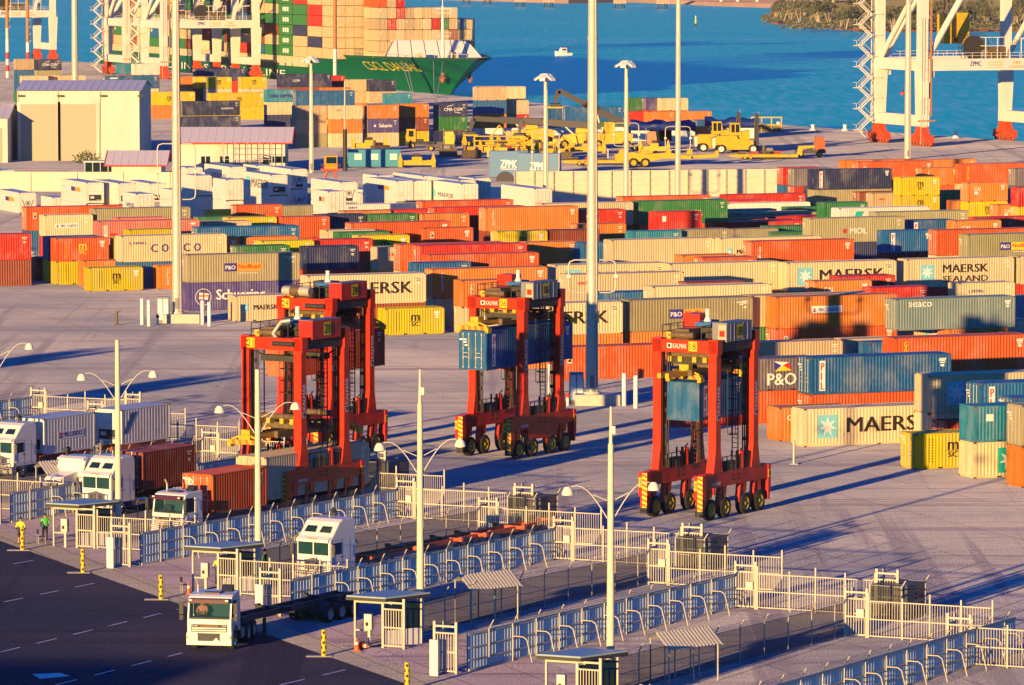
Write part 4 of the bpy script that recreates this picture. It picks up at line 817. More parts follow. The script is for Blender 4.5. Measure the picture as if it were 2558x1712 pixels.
for k,nm in lanes:
    O=STEP*k
    if k>-3 or True:
        wall_fence(W0+O+LD*1.2 if k<3 else P(2534,1634)-LD*34,P(1384,1399)+STEP*(k-1)-LD*.3 if k<3 else P(2534,1634),'corrugated wall with hooped guards along the '+nm)
        turnstile(W0+O-GD*1.2,'cream pedestrian cage at the near end of the wall, '+nm,False)
    E=P(1384,1399)+(STEP*(k-1))
    turnstile(E,'cream pedestrian cage at the far end of the wall, '+nm)
    gate(E+GD*1.3,7.2,'palisade gate at the far end of the '+nm)
    turnstile(E+GD*8.6,'cream cage closing the far gate on the right, '+nm,False)
    E2=P(1620,1460)+(STEP*(k-1))
    turnstile(E2,'cream cage where the chain link fence ends, '+nm)
    gate(E2+GD*1.3,7.2,'palisade gate beyond the chain link fence, '+nm)
    chain_fence(B0+O+LD*2.6+GD*.6,E2-STEP-LD*.3,'chain link fence with angled posts beside the '+nm)
    if k<4 and k>-2:
        booth(B0+O,'blue roofed booth at the gate of the '+nm)
        turnstile(B0+O+GD*1.75-LD*.1,'cream cage next to the booth of the '+nm,False)
        if k in(-1,0,1): gate(B0+O+GD*3.1,7.0,'palisade gate across the entrance of the '+nm)
# short return panels behind the far gates
for k,nm in lanes[2:]:
    o=P(1384,1399)+STEP*(k-1)+GD*9.9+LD*1.
    t=empty('mesh_enclosure',o,math.atan2(LD.y,LD.x),'small mesh enclosure with a white cabinet behind the far gate, '+nm,'enclosure','cabinet enclosures at the far gates')
    g=MB().use(M_mesh)
    g.box(-2.6,-1.0,.05,.4,1.0,2.0); g.build('mesh_panel',t)
    for x,y in((-2.6,-1),(.4,-1),(.4,1),(-2.6,1)): g=MB().use(M_cp); g.path([(x,y,0),(x,y,2.0),(x-.1,y-.3,2.4)],.04); g.build('post',t)
    g=MB().use(M_whitep); g.box(-.9,-.5,.0,.0,.4,1.9); g.build('cabinet',t)
    g=MB().use(M_wire)
    for z in(.1,1.,2.): 
        for a_,b_ in(((-2.6,-1),(.4,-1)),((.4,-1),(.4,1)),((.4,1),(-2.6,1)),((-2.6,1),(-2.6,-1))): g.bar((*a_,z),(*b_,z),.04)
    g.build('rail',t)
canopy(1175,1560,'corrugated canopy on thin posts behind the booth nearest the front'); canopy(1668,1715,'corrugated canopy at the lower right beside the tall pole'); 
canopy(118,1255,'corrugated canopy above the bonneted white truck'); canopy(455,1325,'corrugated canopy half hidden by the orange container cab'); canopy(770,1445,'corrugated canopy behind the white truck with twin roof windows')
# white slabs at wall starts
for k,nm in lanes[3:6]:
    o=P(276,1420)+STEP*k; g=MB().use(M_whitep); g.box(-.06,-.25,0,.06,.25,1.9); q=g.build('white_marker_post',None,o,math.atan2(LD.y,LD.x)); tag(q,'flat white marker post at the gate of the '+nm,'post','white marker posts at the gates')
# striped bollards
def bollard(px,py,label):
    t=empty('striped_bollard',P(px,py,0),0,label,'bollard','yellow and black bollards along the kerb')
    g=MB().use(M_conc); g.box(-.95,-.3,0,.45,.3,.03); g.build('base_slab',t)
    g=MB().use(M_plate); g.tube((0,0,.03),(0,0,1.45),.13,n=12)
    g.use(M_black)
    for i in range(5):
        for k in range(3):
            a=k*2.1+i*1.05; pts=[]
            for j in range(4):
                b=a+j*.33; pts.append((.134*cos(b),.134*sin(b)))
            z=.15+i*.27
            for (p,q) in zip(pts,pts[1:]): g.add([(p[0],p[1],z),(q[0],q[1],z),(q[0],q[1],z+.14),(p[0],p[1],z+.14)],[(0,1,2,3)])
    g.build('post',t)
for (x,y),l in zip(((56,1375),(207,1431),(402,1498),(809,1640),(1017,1725)),('farthest striped bollard, in front of the man in the yellow vest','striped bollard, second from the left along the kerb','striped bollard just left of the white tractor unit','striped bollard right of the white tractor unit','striped bollard cut off by the bottom edge')): bollard(x,y,l)
# lamp posts
M_lamp=mat('lamp_housing',(.80,.76,.66),.4); M_post=mat('concrete_lamp_post',(.74,.66,.50),.75,var=.1,scale=2,dirt=(.5,.4,.3,.2))
def lamp_post(o,h,ext,label):
    t=empty('lamp_post',o,0,label,'lamp post','tall lamp posts between the truck lanes')
    g=MB().use(M_post); g.tube((0,0,0),(0,0,h),.22,.14,n=14); 
    if ext: g.tube((0,0,h),(0,0,h+1.9),.10,.05,n=8); g.use(M_lamp).box(.05,-.12,h+.5,.22,.1,h+.9)
    g.build('pole',t)
    for s in(-1,1):
        g=MB().use(M_lamp); d=Vector((.90,.43,0)); pts=[]
        for i in range(8):
            a=i/7; x=.2+2.0*a; z=9.0+1.75*sin(a*PI*.56) ; pts.append(d*x*s+Vector((0,0,z)))
        g.path(pts,.03,6); g.path([d*(.2*s)+Vector((0,0,9.9)),d*(1.0*s)+Vector((0,0,10.25))],.03,5); ar=g.build('arm',t)
        e=pts[-1]; g=MB().use(M_lamp); 
        rr=[]
        for zz,wx in((0.1,.14),(-.02,.26),(-.2,.33),(-.32,.35)):
            c=e+d*s*.25+Vector((0,0,zz-.1)); rr.append([(c.x+wx*cos(2*PI*i/10)*.9,c.y+wx*.7*sin(2*PI*i/10),c.z) for i in range(10)])
        g.loft(rr[::-1]); g.build('lamp_head',ar)
for k,l in((-1,'lamp post mostly outside the left edge, one lamp showing'),(0,'lamp post in front of the white truck and brown container'),(1,'lamp post in front of the carrier numbered 21'),(2,'lamp post with a thin top beside the empty lane'),(3,'lamp post with a thin top nearest the right')):
    o=P(1050,1583)+STEP*0.985*(k-2); lamp_post((o.x,o.y,0),12.8,k>=2,l)
# high masts
M_mast=mat('galvanised_mast',(.60,.55,.46),.45,.25,var=.12,scale=1.5); M_bol=mat('white_bollard',(.85,.83,.80),.5,var=.05)
def mast(px,py,h,r,label,head=False,loop=None,slab=False,bands=True):
    o=P(px,py); t=empty('light_mast',(o.x,o.y,0),0,label,'light mast','high light masts over the terminal')
    z0=.9 if slab else 0
    g=MB().use(M_mast); n=3
    for i in range(n): g.tube((0,0,z0+(h-z0)*i/n),(0,0,z0+(h-z0)*(i+1)/n),r*(1-.13*i),r*(1-.13*i-.13),n=18)
    if bands:
        for i in range(1,n): g.tube((0,0,z0+(h-z0)*i/n-.12),(0,0,z0+(h-z0)*i/n+.12),r*(1-.13*i)+.04,n=18)
    g.build('pole',t)
    g=MB().use(M_grey); g.box(-.18,-r-.03,z0+.5,.18,-r+.1,z0+1.6); g.build('access_door',t)
    g=MB().use(M_rod); g.tube((r*.8,-r*.75,z0+.2),(r*.45,-r*.5,h*.9),.045,n=5); g.build('cable_duct',t)
    if slab:
        g=MB().use(M_conc); g.box(-1.4,-1.2,0,2.3,1.2,.9); g.tube((0,0,.9),(0,0,1.1),r*1.35,n=16); g.build('base_slab',t)
    if head:
        g=MB().use(M_whitep); g.tube((0,0,h-.1),(0,0,h+.25),.5,n=12)
        g.build('head_ring',t)
        for i in range(6):
            a=i*PI/3+.2; g=MB().use(M_whitep); c,s_=cos(a),sin(a)
            g.add([(c*.5-s_*.5,s_*.5+c*.5,h+.2),(c*.5+s_*.5,s_*.5-c*.5,h+.2),(c*1.6+s_*.4,s_*1.6-c*.4,h-.45),(c*1.6-s_*.4,s_*1.6+c*.4,h-.45),(c*.5-s_*.5,s_*.5+c*.5,h-.1),(c*.5+s_*.5,s_*.5-c*.5,h-.1),(c*1.6+s_*.4,s_*1.6-c*.4,h-.75),(c*1.6-s_*.4,s_*1.6+c*.4,h-.75)],[(0,1,2,3),(7,6,5,4),(4,5,1,0),(5,6,2,1),(6,7,3,2),(7,4,0,3)]); g.build('floodlight',t)
    if loop:
        z1,z2,w_=loop; g=MB().use(M_mast); c=.5
        g.path([(-w_+c,0,z2),(w_-c,0,z2),(w_-.1,0,z2-.15),(w_,0,z2-c),(w_,0,z1+c),(w_-.1,0,z1+.15),(w_-c,0,z1),(-w_+c,0,z1),(-w_+.1,0,z1+.15),(-w_,0,z1+c),(-w_,0,z2-c),(-w_+.1,0,z2-.15),(-w_+c,0,z2)],.07,6)
        g.use(M_lamp); 
        for s in(-1,1): g.tube((s*w_,-.2,(z1+z2)/2),(s*w_,.25,(z1+z2)/2-.25),.2,.1,n=8)
        g.build('guard_hoop',t)
    return t
mast(443,806,45,.52,'thick grey mast on a concrete slab beside the white bollards at left',loop=(12.4,18.,1.9),slab=True)
mast(1479,1011,45,.52,'thickest grey mast on a concrete slab near the middle of the yard',loop=(9.3,12.,1.95),slab=True)
mast(1363,535,19.5,.42,'flood-lit mast with white lamp heads left of the thickest mast',head=True,loop=(6,11.5,1.9))
mast(1564,522,21,.42,'flood-lit mast with white lamp heads right of the thickest mast',head=True,loop=(9.,12.3,1.8))
mast(778,432,19,.42,'flood-lit mast with lamp heads in front of the green ship',head=True)
mast(1693,522,45,.42,'slim mast rising out of the frame beside the yellow machines',loop=(8.5,11.8,1.8))
mast(2267,398,50,.62,'slim mast in front of the large white crane at right')
mast(188,300,60,.75,'slim mast behind the white shed at left')
# white bollards and cabinets at the slabs
def bolw(px,py,h,label,r=.19,m=None,tie=False):
    o=P(px,py); g=MB().use(m or M_bol); g.tube((0,0,0),(0,0,h),r,n=14)
    if m: g.box(-.3,-.25,0,.3,.25,.06)
    q=g.build('white_bollard' if not m else 'short_post',None,(o.x,o.y,0)); tag(q,label,'bollard' if not m else 'post','white protective bollards round the masts' if not m else None)
for a in((355,811,2.6,'tall white bollard left of the left mast, outer one'),(372,815,2.6,'tall white bollard left of the left mast, inner one'),(506,811,2.4,'tall white bollard right of the left mast, inner one'),(523,815,2.4,'tall white bollard right of the left mast, outer one'),
 (1374,986,2.6,'tall white bollard behind the carrier numbered 06'),(1559,1014,2.7,'bluish white bollard between the middle mast and the carrier numbered 18'),(1588,1020,2.7,'white bollard just left of the carrier numbered 18')): bolw(*a)
bolw(292,812,1.35,'short rusty yellow post standing alone left of the white bollards',.13,M_oily); bolw(1983,1160,1.75,'slim galvanised post in front of the long cream container',.1,M_rod)
for px,py,l in((408,806,'grey electrical cabinet on the slab of the left mast'),(1440,1008,'grey electrical cabinet on the slab of the middle mast')):
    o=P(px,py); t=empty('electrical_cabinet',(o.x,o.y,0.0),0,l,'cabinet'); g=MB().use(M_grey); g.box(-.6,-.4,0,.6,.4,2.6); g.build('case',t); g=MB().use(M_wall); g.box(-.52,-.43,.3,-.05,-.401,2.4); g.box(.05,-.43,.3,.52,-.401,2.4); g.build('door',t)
    g=MB().use(M_lamp)
    for x in(-.28,.28):
        for z in(.5,1.9): g.box(x-.1,-.45,z,x+.1,-.431,z+.35)
    g.build('vent',t)
for px,py,l in((394,812,'red and white hydrant left of the left mast slab'),(1418,1014,'red and white hydrant left of the middle mast slab')):
    o=P(px,py); g=MB().use(M_whitep); g.tube((0,0,0),(0,0,.7),.12,n=10); g.use(M_redl).tube((0,0,.7),(0,0,1.1),.14,.1,n=10); g.tube((-.2,0,.85),(.2,0,.85),.07); q=g.build('fire_hydrant',None,(o.x,o.y,0)); tag(q,l,'hydrant')
# ---------------------------------------------------------------- people
M_skin=mat('skin',(.50,.26,.17),.6); M_vesty=mat('vest_yellow',(.62,.72,.03),.7,var=.2,scale=9); M_vestg=mat('vest_green',(.12,.62,.08),.7,var=.2,scale=9); M_trou=mat('navy_trousers',(.02,.02,.05),.8); M_hair=mat('dark_hair',(.03,.02,.015),.8); M_shirt=mat('pink_shirt',(.62,.30,.24),.8,var=.2,scale=8); M_boot=mat('work_boot',(.05,.035,.025),.8)
def skin_mesh(J,E,matf,name):
    ks=list(J); me=D.meshes.new(name); me.from_pydata([J[k][0] for k in ks],[(ks.index(a),ks.index(b)) for a,b in E],[]); o=D.objects.new(name,me); COL.objects.link(o)
    md=o.modifiers.new('s','SKIN'); md.use_smooth_shade=True; 
    for i,k in enumerate(ks):
        r=J[k][1]; me.skin_vertices[0].data[i].radius=(r,r) if not isinstance(r,tuple) else r
        me.skin_vertices[0].data[i].use_root=(k=='pelvis')
    sb=o.modifiers.new('b','SUBSURF'); sb.levels=1; sb.render_levels=1
    dg=bpy.context.evaluated_depsgraph_get(); m2=D.meshes.new_from_object(o.evaluated_get(dg)); D.objects.remove(o)
    mats=[]; 
    m2.materials.clear()
    idx=[]
    for p in m2.polygons:
        m=matf(p.center); 
        if m not in mats: mats.append(m); 
        idx.append(mats.index(m))
    for m in mats: m2.materials.append(m)
    m2.polygons.foreach_set('material_index',idx); m2.name=name; return m2
def person(loc,rz,vest,label,sit=False,shorts=False,turn=.0):
    # faces local -x ; z up
    if not sit:
        J=dict(pelvis=((0,0,.95),.15),waist=((0,0,1.1),.14),chest=((-.02,0,1.33),(.17,.13)),neck=((0,0,1.5),.065),head0=((-.01,0,1.6),.085),head1=((-.015,0,1.72),.095),
          hipL=((0,.1,.9),.12),kneeL=((-.02,.12,.5),.075),ankL=((.02,.13,.1),.05),toeL=((-.16,.14,.05),.05),hipR=((0,-.1,.9),.12),kneeR=((-.05,-.12,.5),.075),ankR=((.0,-.15,.1),.05),toeR=((-.18,-.17,.05),.05),
          shL=((0,.2,1.42),.075),elL=((.05,.3,1.15),.05),wrL=((-.12,.25,.98),.036),haL=((-.19,.2,.95),.04),shR=((0,-.2,1.42),.075),elR=((.04,-.3,1.15),.05),wrR=((-.12,-.24,.98),.036),haR=((-.19,-.19,.95),.04))
    else:
        J=dict(pelvis=((.1,0,.1),.16),waist=((.06,0,.28),.15),chest=((0,0,.5),(.19,.15)),neck=((-.02,0,.68),.065),head0=((-.04,0,.78),.085),head1=((-.05,0,.9),.095),
          hipL=((.05,.1,.1),.12),kneeL=((-.4,.14,.15),.08),ankL=((-.45,.15,-.3),.05),toeL=((-.6,.15,-.34),.05),hipR=((.05,-.1,.1),.12),kneeR=((-.4,-.14,.15),.08),ankR=((-.45,-.15,-.3),.05),toeR=((-.6,-.15,-.34),.05),
          shL=((0,.22,.6),.075),elL=((-.12,.3,.34),.055),wrL=((-.34,.17,.34),.036),haL=((-.42,.13,.37),.04),shR=((0,-.22,.6),.075),elR=((-.12,-.3,.34),.055),wrR=((-.34,-.17,.34),.036),haR=((-.42,-.13,.37),.04))
    E=[('pelvis','waist'),('waist','chest'),('chest','neck'),('neck','head0'),('head0','head1')]
    for s in'LR': E+=[('pelvis','hip'+s),('hip'+s,'knee'+s),('knee'+s,'ank'+s),('ank'+s,'toe'+s),('chest','sh'+s),('sh'+s,'el'+s),('el'+s,'wr'+s),('wr'+s,'ha'+s)]
    hz=J['neck'][0][2]+.03
    def mf(c):
        if c.z>hz: return M_skin
        d=min(abs((c-Vector(J['ha'+s][0])).length) for s in'LR')
        if d<.13: return M_skin
        if sit: return vest if c.z>.22 or abs(c.x)<.0 else M_trou
        if c.z>(1.12 if vest is M_vesty else .98): return vest
        if c.z<.12: return M_boot
        if shorts and c.z<.5: return M_skin
        return M_trou
    me=skin_mesh(J,E,mf,'person_body'); o=D.objects.new('person',me); COL.objects.link(o); o.location=loc; o.rotation_euler=(0,0,rz)
    tag(o,label,'person')
    h=Vector(J['head1'][0]); g=MB().use(M_hair); rr=[]
    for z,r in((-.07,.098),(-.01,.108),(.05,.10),(.09,.07),(.115,.02)): rr.append([(h.x+.015+r*cos(2*PI*i/12)+.01,h.y+r*.92*sin(2*PI*i/12),h.z+z+(.03 if cos(2*PI*i/12)<-.3 and z<0 else 0)) for i in range(12)])
    g.loft(rr); g.build('hair',o)
    g=MB().use(M_skin); g.add([(h.x-.098,h.y-.012,h.z-.05),(h.x-.098,h.y+.012,h.z-.05),(h.x-.125,h.y,h.z-.055),(h.x-.09,h.y,h.z-.0)],[(0,2,3),(2,1,3),(0,1,2)]); 
    g.use(M_hair)
    for y in(-.035,.035): g.box(h.x-.102,y-.012,h.z-.012,h.x-.08,y+.012,h.z+.004)
    g.use(M_redl).box(h.x-.1,-.025,h.z-.095,h.x-.08,.025,h.z-.085); g.build('face',o)
    for s_ in'LR':
        hh=Vector(J['ha'+s_][0]); g=MB().use(M_skin); dr=(hh-Vector(J['wr'+s_][0])).normalized()
        for k in range(4): 
            a=hh+Vector((0,0,(k-1.5)*.02)); g.path([a,a+dr*(.045+.006*(1-abs(k-1.5))),a+dr*.07+Vector((0,-.02 if s_=='L' else .02,0))],.009,5)
        g.path([hh+Vector((0,0,.02)),hh+dr*.02+Vector((0,-.03 if s_=='L' else .03,.035))],.01,5); g.build('fingers',o)
    return o
p=P(52,1362); person((p.x,p.y,0),R(-95),M_vesty,'person in yellow vest and dark shorts standing with back turned behind a striped bollard',shorts=True)
p=P(113,1352); person((p.x,p.y,0),R(-60),M_vestg,'person in bright green vest behind the first booth beside a chair')
p=P(546,1462); person((p.x,p.y,0),R(-90),M_vesty,'person in yellow vest standing behind the second palisade gate')
p=P(662,1446); person((p.x,p.y,0),R(160),M_vestg,'person in green vest beside the white truck with twin roof windows')
def chair(px,py,rz,label):
    p=P(px,py); t=empty('folding_chair',(p.x,p.y,0),rz,label,'chair'); 
    g=MB().use(M_steel).box(-.22,-.22,.43,.22,.22,.47); g.build('seat',t); g=MB().use(M_steel).box(.2,-.22,.6,.24,.22,.92); g.build('backrest',t)
    for a,b in((-.2,-.2),(-.2,.2),(.2,-.2),(.2,.2)): g=MB().use(M_rod); g.tube((a,b,.43),(a*1.15,b*1.1,0),.016,n=6); g.build('leg',t)
    g=MB().use(M_rod); g.tube((.21,-.2,.43),(.22,-.2,.9),.015,n=6); g.tube((.21,.2,.43),(.22,.2,.9),.015,n=6); g.build('back_frame',t)
chair(103,1358,R(200),'dark folding chair beside the first booth'); chair(462,1480,R(200),'dark folding chair beside the second booth')
def cone(px,py,label,fallen=False):
    p=P(px,py); g=MB().use(M_orange); g.tube((0,0,.04),(0,0,.7),.17,.04,n=12); g.box(-.22,-.22,0,.22,.22,.04); g.use(M_white).tube((0,0,.35),(0,0,.48),.112,.087,n=12,cap=False)
    o=g.build('traffic_cone',None,(p.x,p.y,.0 if not fallen else .2)); tag(o,label,'traffic cone','orange traffic cones at the booths'); 
    if fallen: o.rotation_euler=(R(88),0,R(40)); 
cone(471,1484,'orange cone standing beside the second booth'); cone(903,1622,'orange cone lying on its side at the third booth',True); cone(891,1626,'orange cone standing under the third booth intercom')
# ---------------------------------------------------------------- trucks (front faces local -x, lengths run +x)
M_tw=mat('truck_white',(.80,.78,.75),.28,var=.05,spec=.6); M_chr=mat('chrome',(.65,.62,.55),.18,.9,var=.1); M_ch=mat('chassis_dark',(.03,.035,.05),.6,var=.3); M_cho=mat('trailer_orange',(.60,.11,.03),.5,var=.25,scale=3)
M_lampc=mat('headlamp',(.85,.83,.75),.15); M_amber=mat('amber_lens',(.8,.3,.02),.3); M_maroon=mat('sun_visor_maroon',(.10,.02,.03),.35); M_int=mat('cab_interior',(.03,.12,.17),.8)
def glass_mat():
    m=D.materials.new('windscreen_glass'); m.use_nodes=True; b=m.node_tree.nodes['Principled BSDF']; b.inputs['Base Color'].default_value=(.02,.07,.08,1); b.inputs['Roughness'].default_value=.06; b.inputs['Alpha'].default_value=.38; return m
M_wind=glass_mat(); M_ws=mat('windscreen_teal',(.015,.06,.07),.06,var=.3,scale=2,spec=.9)
def wheels(t,xs,ys,r=.52,w=.3,rim=None,dual=True):
    for x in xs:
        for s in(-1,1):
            y=s*ys; g=MB().wheel(x,y,r,r,w if not dual else .55,M_tyre,rim or M_rod); g.build('wheel',t)
def chassis(t,x0,x1,z=.95,m=None):
    g=MB().use(m or M_ch)
    for y in(-.42,.42): g.box(x0,y-.05,z-.28,x1,y+.05,z)
    x=x0+.5
    while x<x1: g.box(x,-.42,z-.2,x+.12,.42,z-.05); x+=1.4
    g.build('chassis',t)
def skel(o,rz,ln,axles,m,label,arms=True,name='skeletal_trailer'):
    t=empty(name,o,rz,label,'trailer'); g=MB().use(m)
    for y in(-.5,.5): g.box(0,y-.07,1.0,ln,y+.07,1.32)
    n=int(ln/2.2)
    for i in range(n+1):
        x=ln*i/n; g.box(x-.07,-.5,1.1,x+.07,.5,1.25)
        if arms and i%2==0: g.box(x-.12,-1.2,1.15,x+.12,1.2,1.35)
    g.build('frame',t)
    for i in range(0,n+1,2):
        for s in(-1,1): g=MB().use(m); x=ln*i/n; g.box(x-.18,s*1.1-.12,1.35,x+.18,s*1.1+.12,1.42); g.build('twist_lock',t)
    for x in axles:
        for s in(-1,1):
            g=MB().wheel(x,s*.98,.5,.5,.55,M_tyre,M_rod); g.build('wheel',t)
    g=MB().use(M_ch)
    for x in axles: g.box(x-.08,-.95,.42,x+.08,.95,.56)
    g.box(axles[0]-.3,-.5,.6,axles[-1]+.3,.5,1.0); g.build('suspension',t)
    for x in axles:
        for s in(-1,1):
            g=MB().use(M_ch); g.path([(x+.6*cos(a),s*.98,.5+.62*sin(a)) for a in(.25,.9,1.57,2.2,2.9)],.03,4) if False else g.loft([[(x+.6*cos(a),s*.98-.28,.5+.62*sin(a)),(x+.6*cos(a),s*.98+.28,.5+.62*sin(a)),(x+.64*cos(a),s*.98+.28,.5+.66*sin(a)),(x+.64*cos(a),s*.98-.28,.5+.66*sin(a))] for a in(.25,.9,1.57,2.2,2.9)],smooth=False); g.build('mudguard',t)
    for y in(-.75,.6): g=MB().use(M_ch); g.box(2.8,y,.0,2.95,y+.15,1.0); g.build('landing_leg',t)
    return t
def euro_cab(o,rz,label,text,driver):
    t=empty('tractor_truck',o,rz,label,'truck')
    g=MB().use(M_tw)
    g.prism([(0,.95),(0,1.75),(.05,1.78),(2.15,1.78),(2.15,.95),(1.75,.95),(1.6,1.2),(1.05,1.35),(.6,1.2),(.5,.95)],-1.22,1.22)
    g.prism([(.2,2.72),(.3,2.95),(.6,3.05),(2.15,3.12),(2.15,2.72)],-1.2,1.2)
    g.box(2.05,-1.22,1.78,2.15,1.22,2.72)
    for y in(-1.22,1.12):
        g.prism([(0.02,1.76),(.2,2.74),(.32,2.74),(.14,1.76)],y,y+.1); g.box(1.3,y,1.76,1.42,y+.1,2.74)
    for y in(-1.225,1.125): g.box(1.42,y,1.76,2.1,y+.1,2.74)
    bevel(g.build('cab',t),.045)
    g=MB().use(M_ch)
    for y in(-1.228,1.224):
        for x0,x1 in((.52,.535),(1.5,1.515)): g.box(x0,y,1.15,x1,y+.004,2.7)
        g.box(1.25,y-.02,1.6,1.45,y+.02,1.66); g.box(.6,y-.02,.62,1.05,y+.03,.68); g.box(.6,y-.02,.9,1.05,y+.03,.96)
    g.build('door_trim',t)
    g=MB().use(M_tw); g.prism([(-.1,.38),(-.12,.95),(-.02,1.05),(.45,1.05),(.5,.38)],-1.24,-.62); g.prism([(-.1,.38),(-.12,.95),(-.02,1.05),(.45,1.05),(.5,.38)],.62,1.24); g.box(-.1,-.62,.38,.4,.62,.6); g.build('bumper',t)
    g=MB().use(M_ch); g.box(-.06,-.62,.6,.2,.62,1.02); g.box(-.02,-1.0,1.08,.0,1.0,1.5); g.use(M_tw).box(-.035,-.95,1.14,-.021,.95,1.2); g.box(-.035,-.95,1.26,-.021,.95,1.32); g.use(M_oily).box(-.03,-.5,1.36,-.021,.5,1.46)
    g.use(M_white).text('DAF',.95,1.38,.32,.08,-.04,'y'); g.text('CF',-.72,1.38,.24,.08,-.04,'y'); g.use(M_black).text(text,-.52,1.56,.5,.15,-.012,'y'); g.build('grille',t)
    for s in(-1,1): g=MB().use(M_lampc); g.box(-.13,s*.95-.22,.72,-.115,s*.95+.22,.9); g.use(M_amber).box(-.132,s*1.18-.05,.74,-.11,s*1.18+.05,.88); g.build('headlight',t)
    g=MB().use(M_whitep); g.add([(-.16,-.62,.6),(-.16,-.42,.4),(-.16,-.22,.6),(-.16,-.42,.8)],[(0,3,2,1)]); g.build('warning_diamond',t)
    g=MB().use(M_wind); g.add([(-.0,-1.13,1.8),(-.0,1.13,1.8),(.19,1.1,2.7),(.19,-1.1,2.7)],[(3,2,1,0)]); g.use(M_ch).bar((-.02,-.8,1.82),(-.0,-.1,1.86),.03); g.bar((-.02,.1,1.82),(0,.8,1.86),.03); g.build('windscreen',t)
    for y in(-1.19,1.19): g=MB().use(M_glass); g.add([(.2,y,1.85),(1.28,y,1.85),(1.28,y,2.65),(.34,y,2.65)],[(0,1,2,3)]); g.build('side_window',t)
    g=MB().use(M_maroon); g.prism([(-.18,2.66),(-.12,2.86),(.25,2.9),(.25,2.74)],-1.12,1.12); g.use(M_lampc)
    for y in(-1.0,1.0): g.box(-.17,y-.08,2.78,-.13,y+.08,2.86)
    g.build('sun_visor',t)
    for s in(-1,1): g=MB().use(M_ch); g.bar((.1,s*1.25,2.7),(-.12,s*1.5,2.65),.04); g.box(-.2,s*1.5-.11,2.05,-.1,s*1.5+.11,2.7); g.box(-.2,s*1.5-.1,1.75,-.1,s*1.5+.1,2.0); g.build('mirror',t)
    g=MB().use(M_int).box(1.2,-1.1,1.5,1.25,1.1,2.7); g.use(M_steel).box(.1,-1.1,1.7,.5,1.1,1.86); g.box(.75,.3,1.5,1.0,.85,2.2); g.use(M_steel).bar((.48,.45,1.9),(.55,.75,2.02),.03); g.build('interior',t)
    g=MB().use(M_ch); g.prism([(1.5,3.1),(1.9,3.42),(2.1,3.42),(2.1,3.1)],-.9,-.3); g.use(M_maroon).box(.7,-.4,3.08,1.3,.5,3.13); g.use(M_rod).path([(1.2,.9,3.1),(1.2,.9,3.5),(1.05,.95,3.8)],.06,8); g.build('roof_fittings',t)
    chassis(t,.6,6.2,.98); wheels(t,(1.15,),1.02,.52,.32,M_chr,False); wheels(t,(4.2,5.55),.95,.52)
    g=MB().use(M_steel); g.box(2.3,-1.2,.45,3.3,-.7,.95); g.use(M_rod)
    for i in range(4): g.box(2.35+i*.22,-1.22,.44,2.42+i*.22,-.69,.96)
    g.use(M_steel).box(2.3,.7,.45,3.3,1.2,.95); g.build('fuel_tank',t)
    if driver:
        q=Matrix.Rotation(rz,4,'Z')@Vector((.78,.55,1.62)); person((o[0]+q.x,o[1]+q.y,q.z+.12),rz,M_shirt,'driver in a pink shirt at the wheel of the nearest white tractor unit',sit=True)
    return t
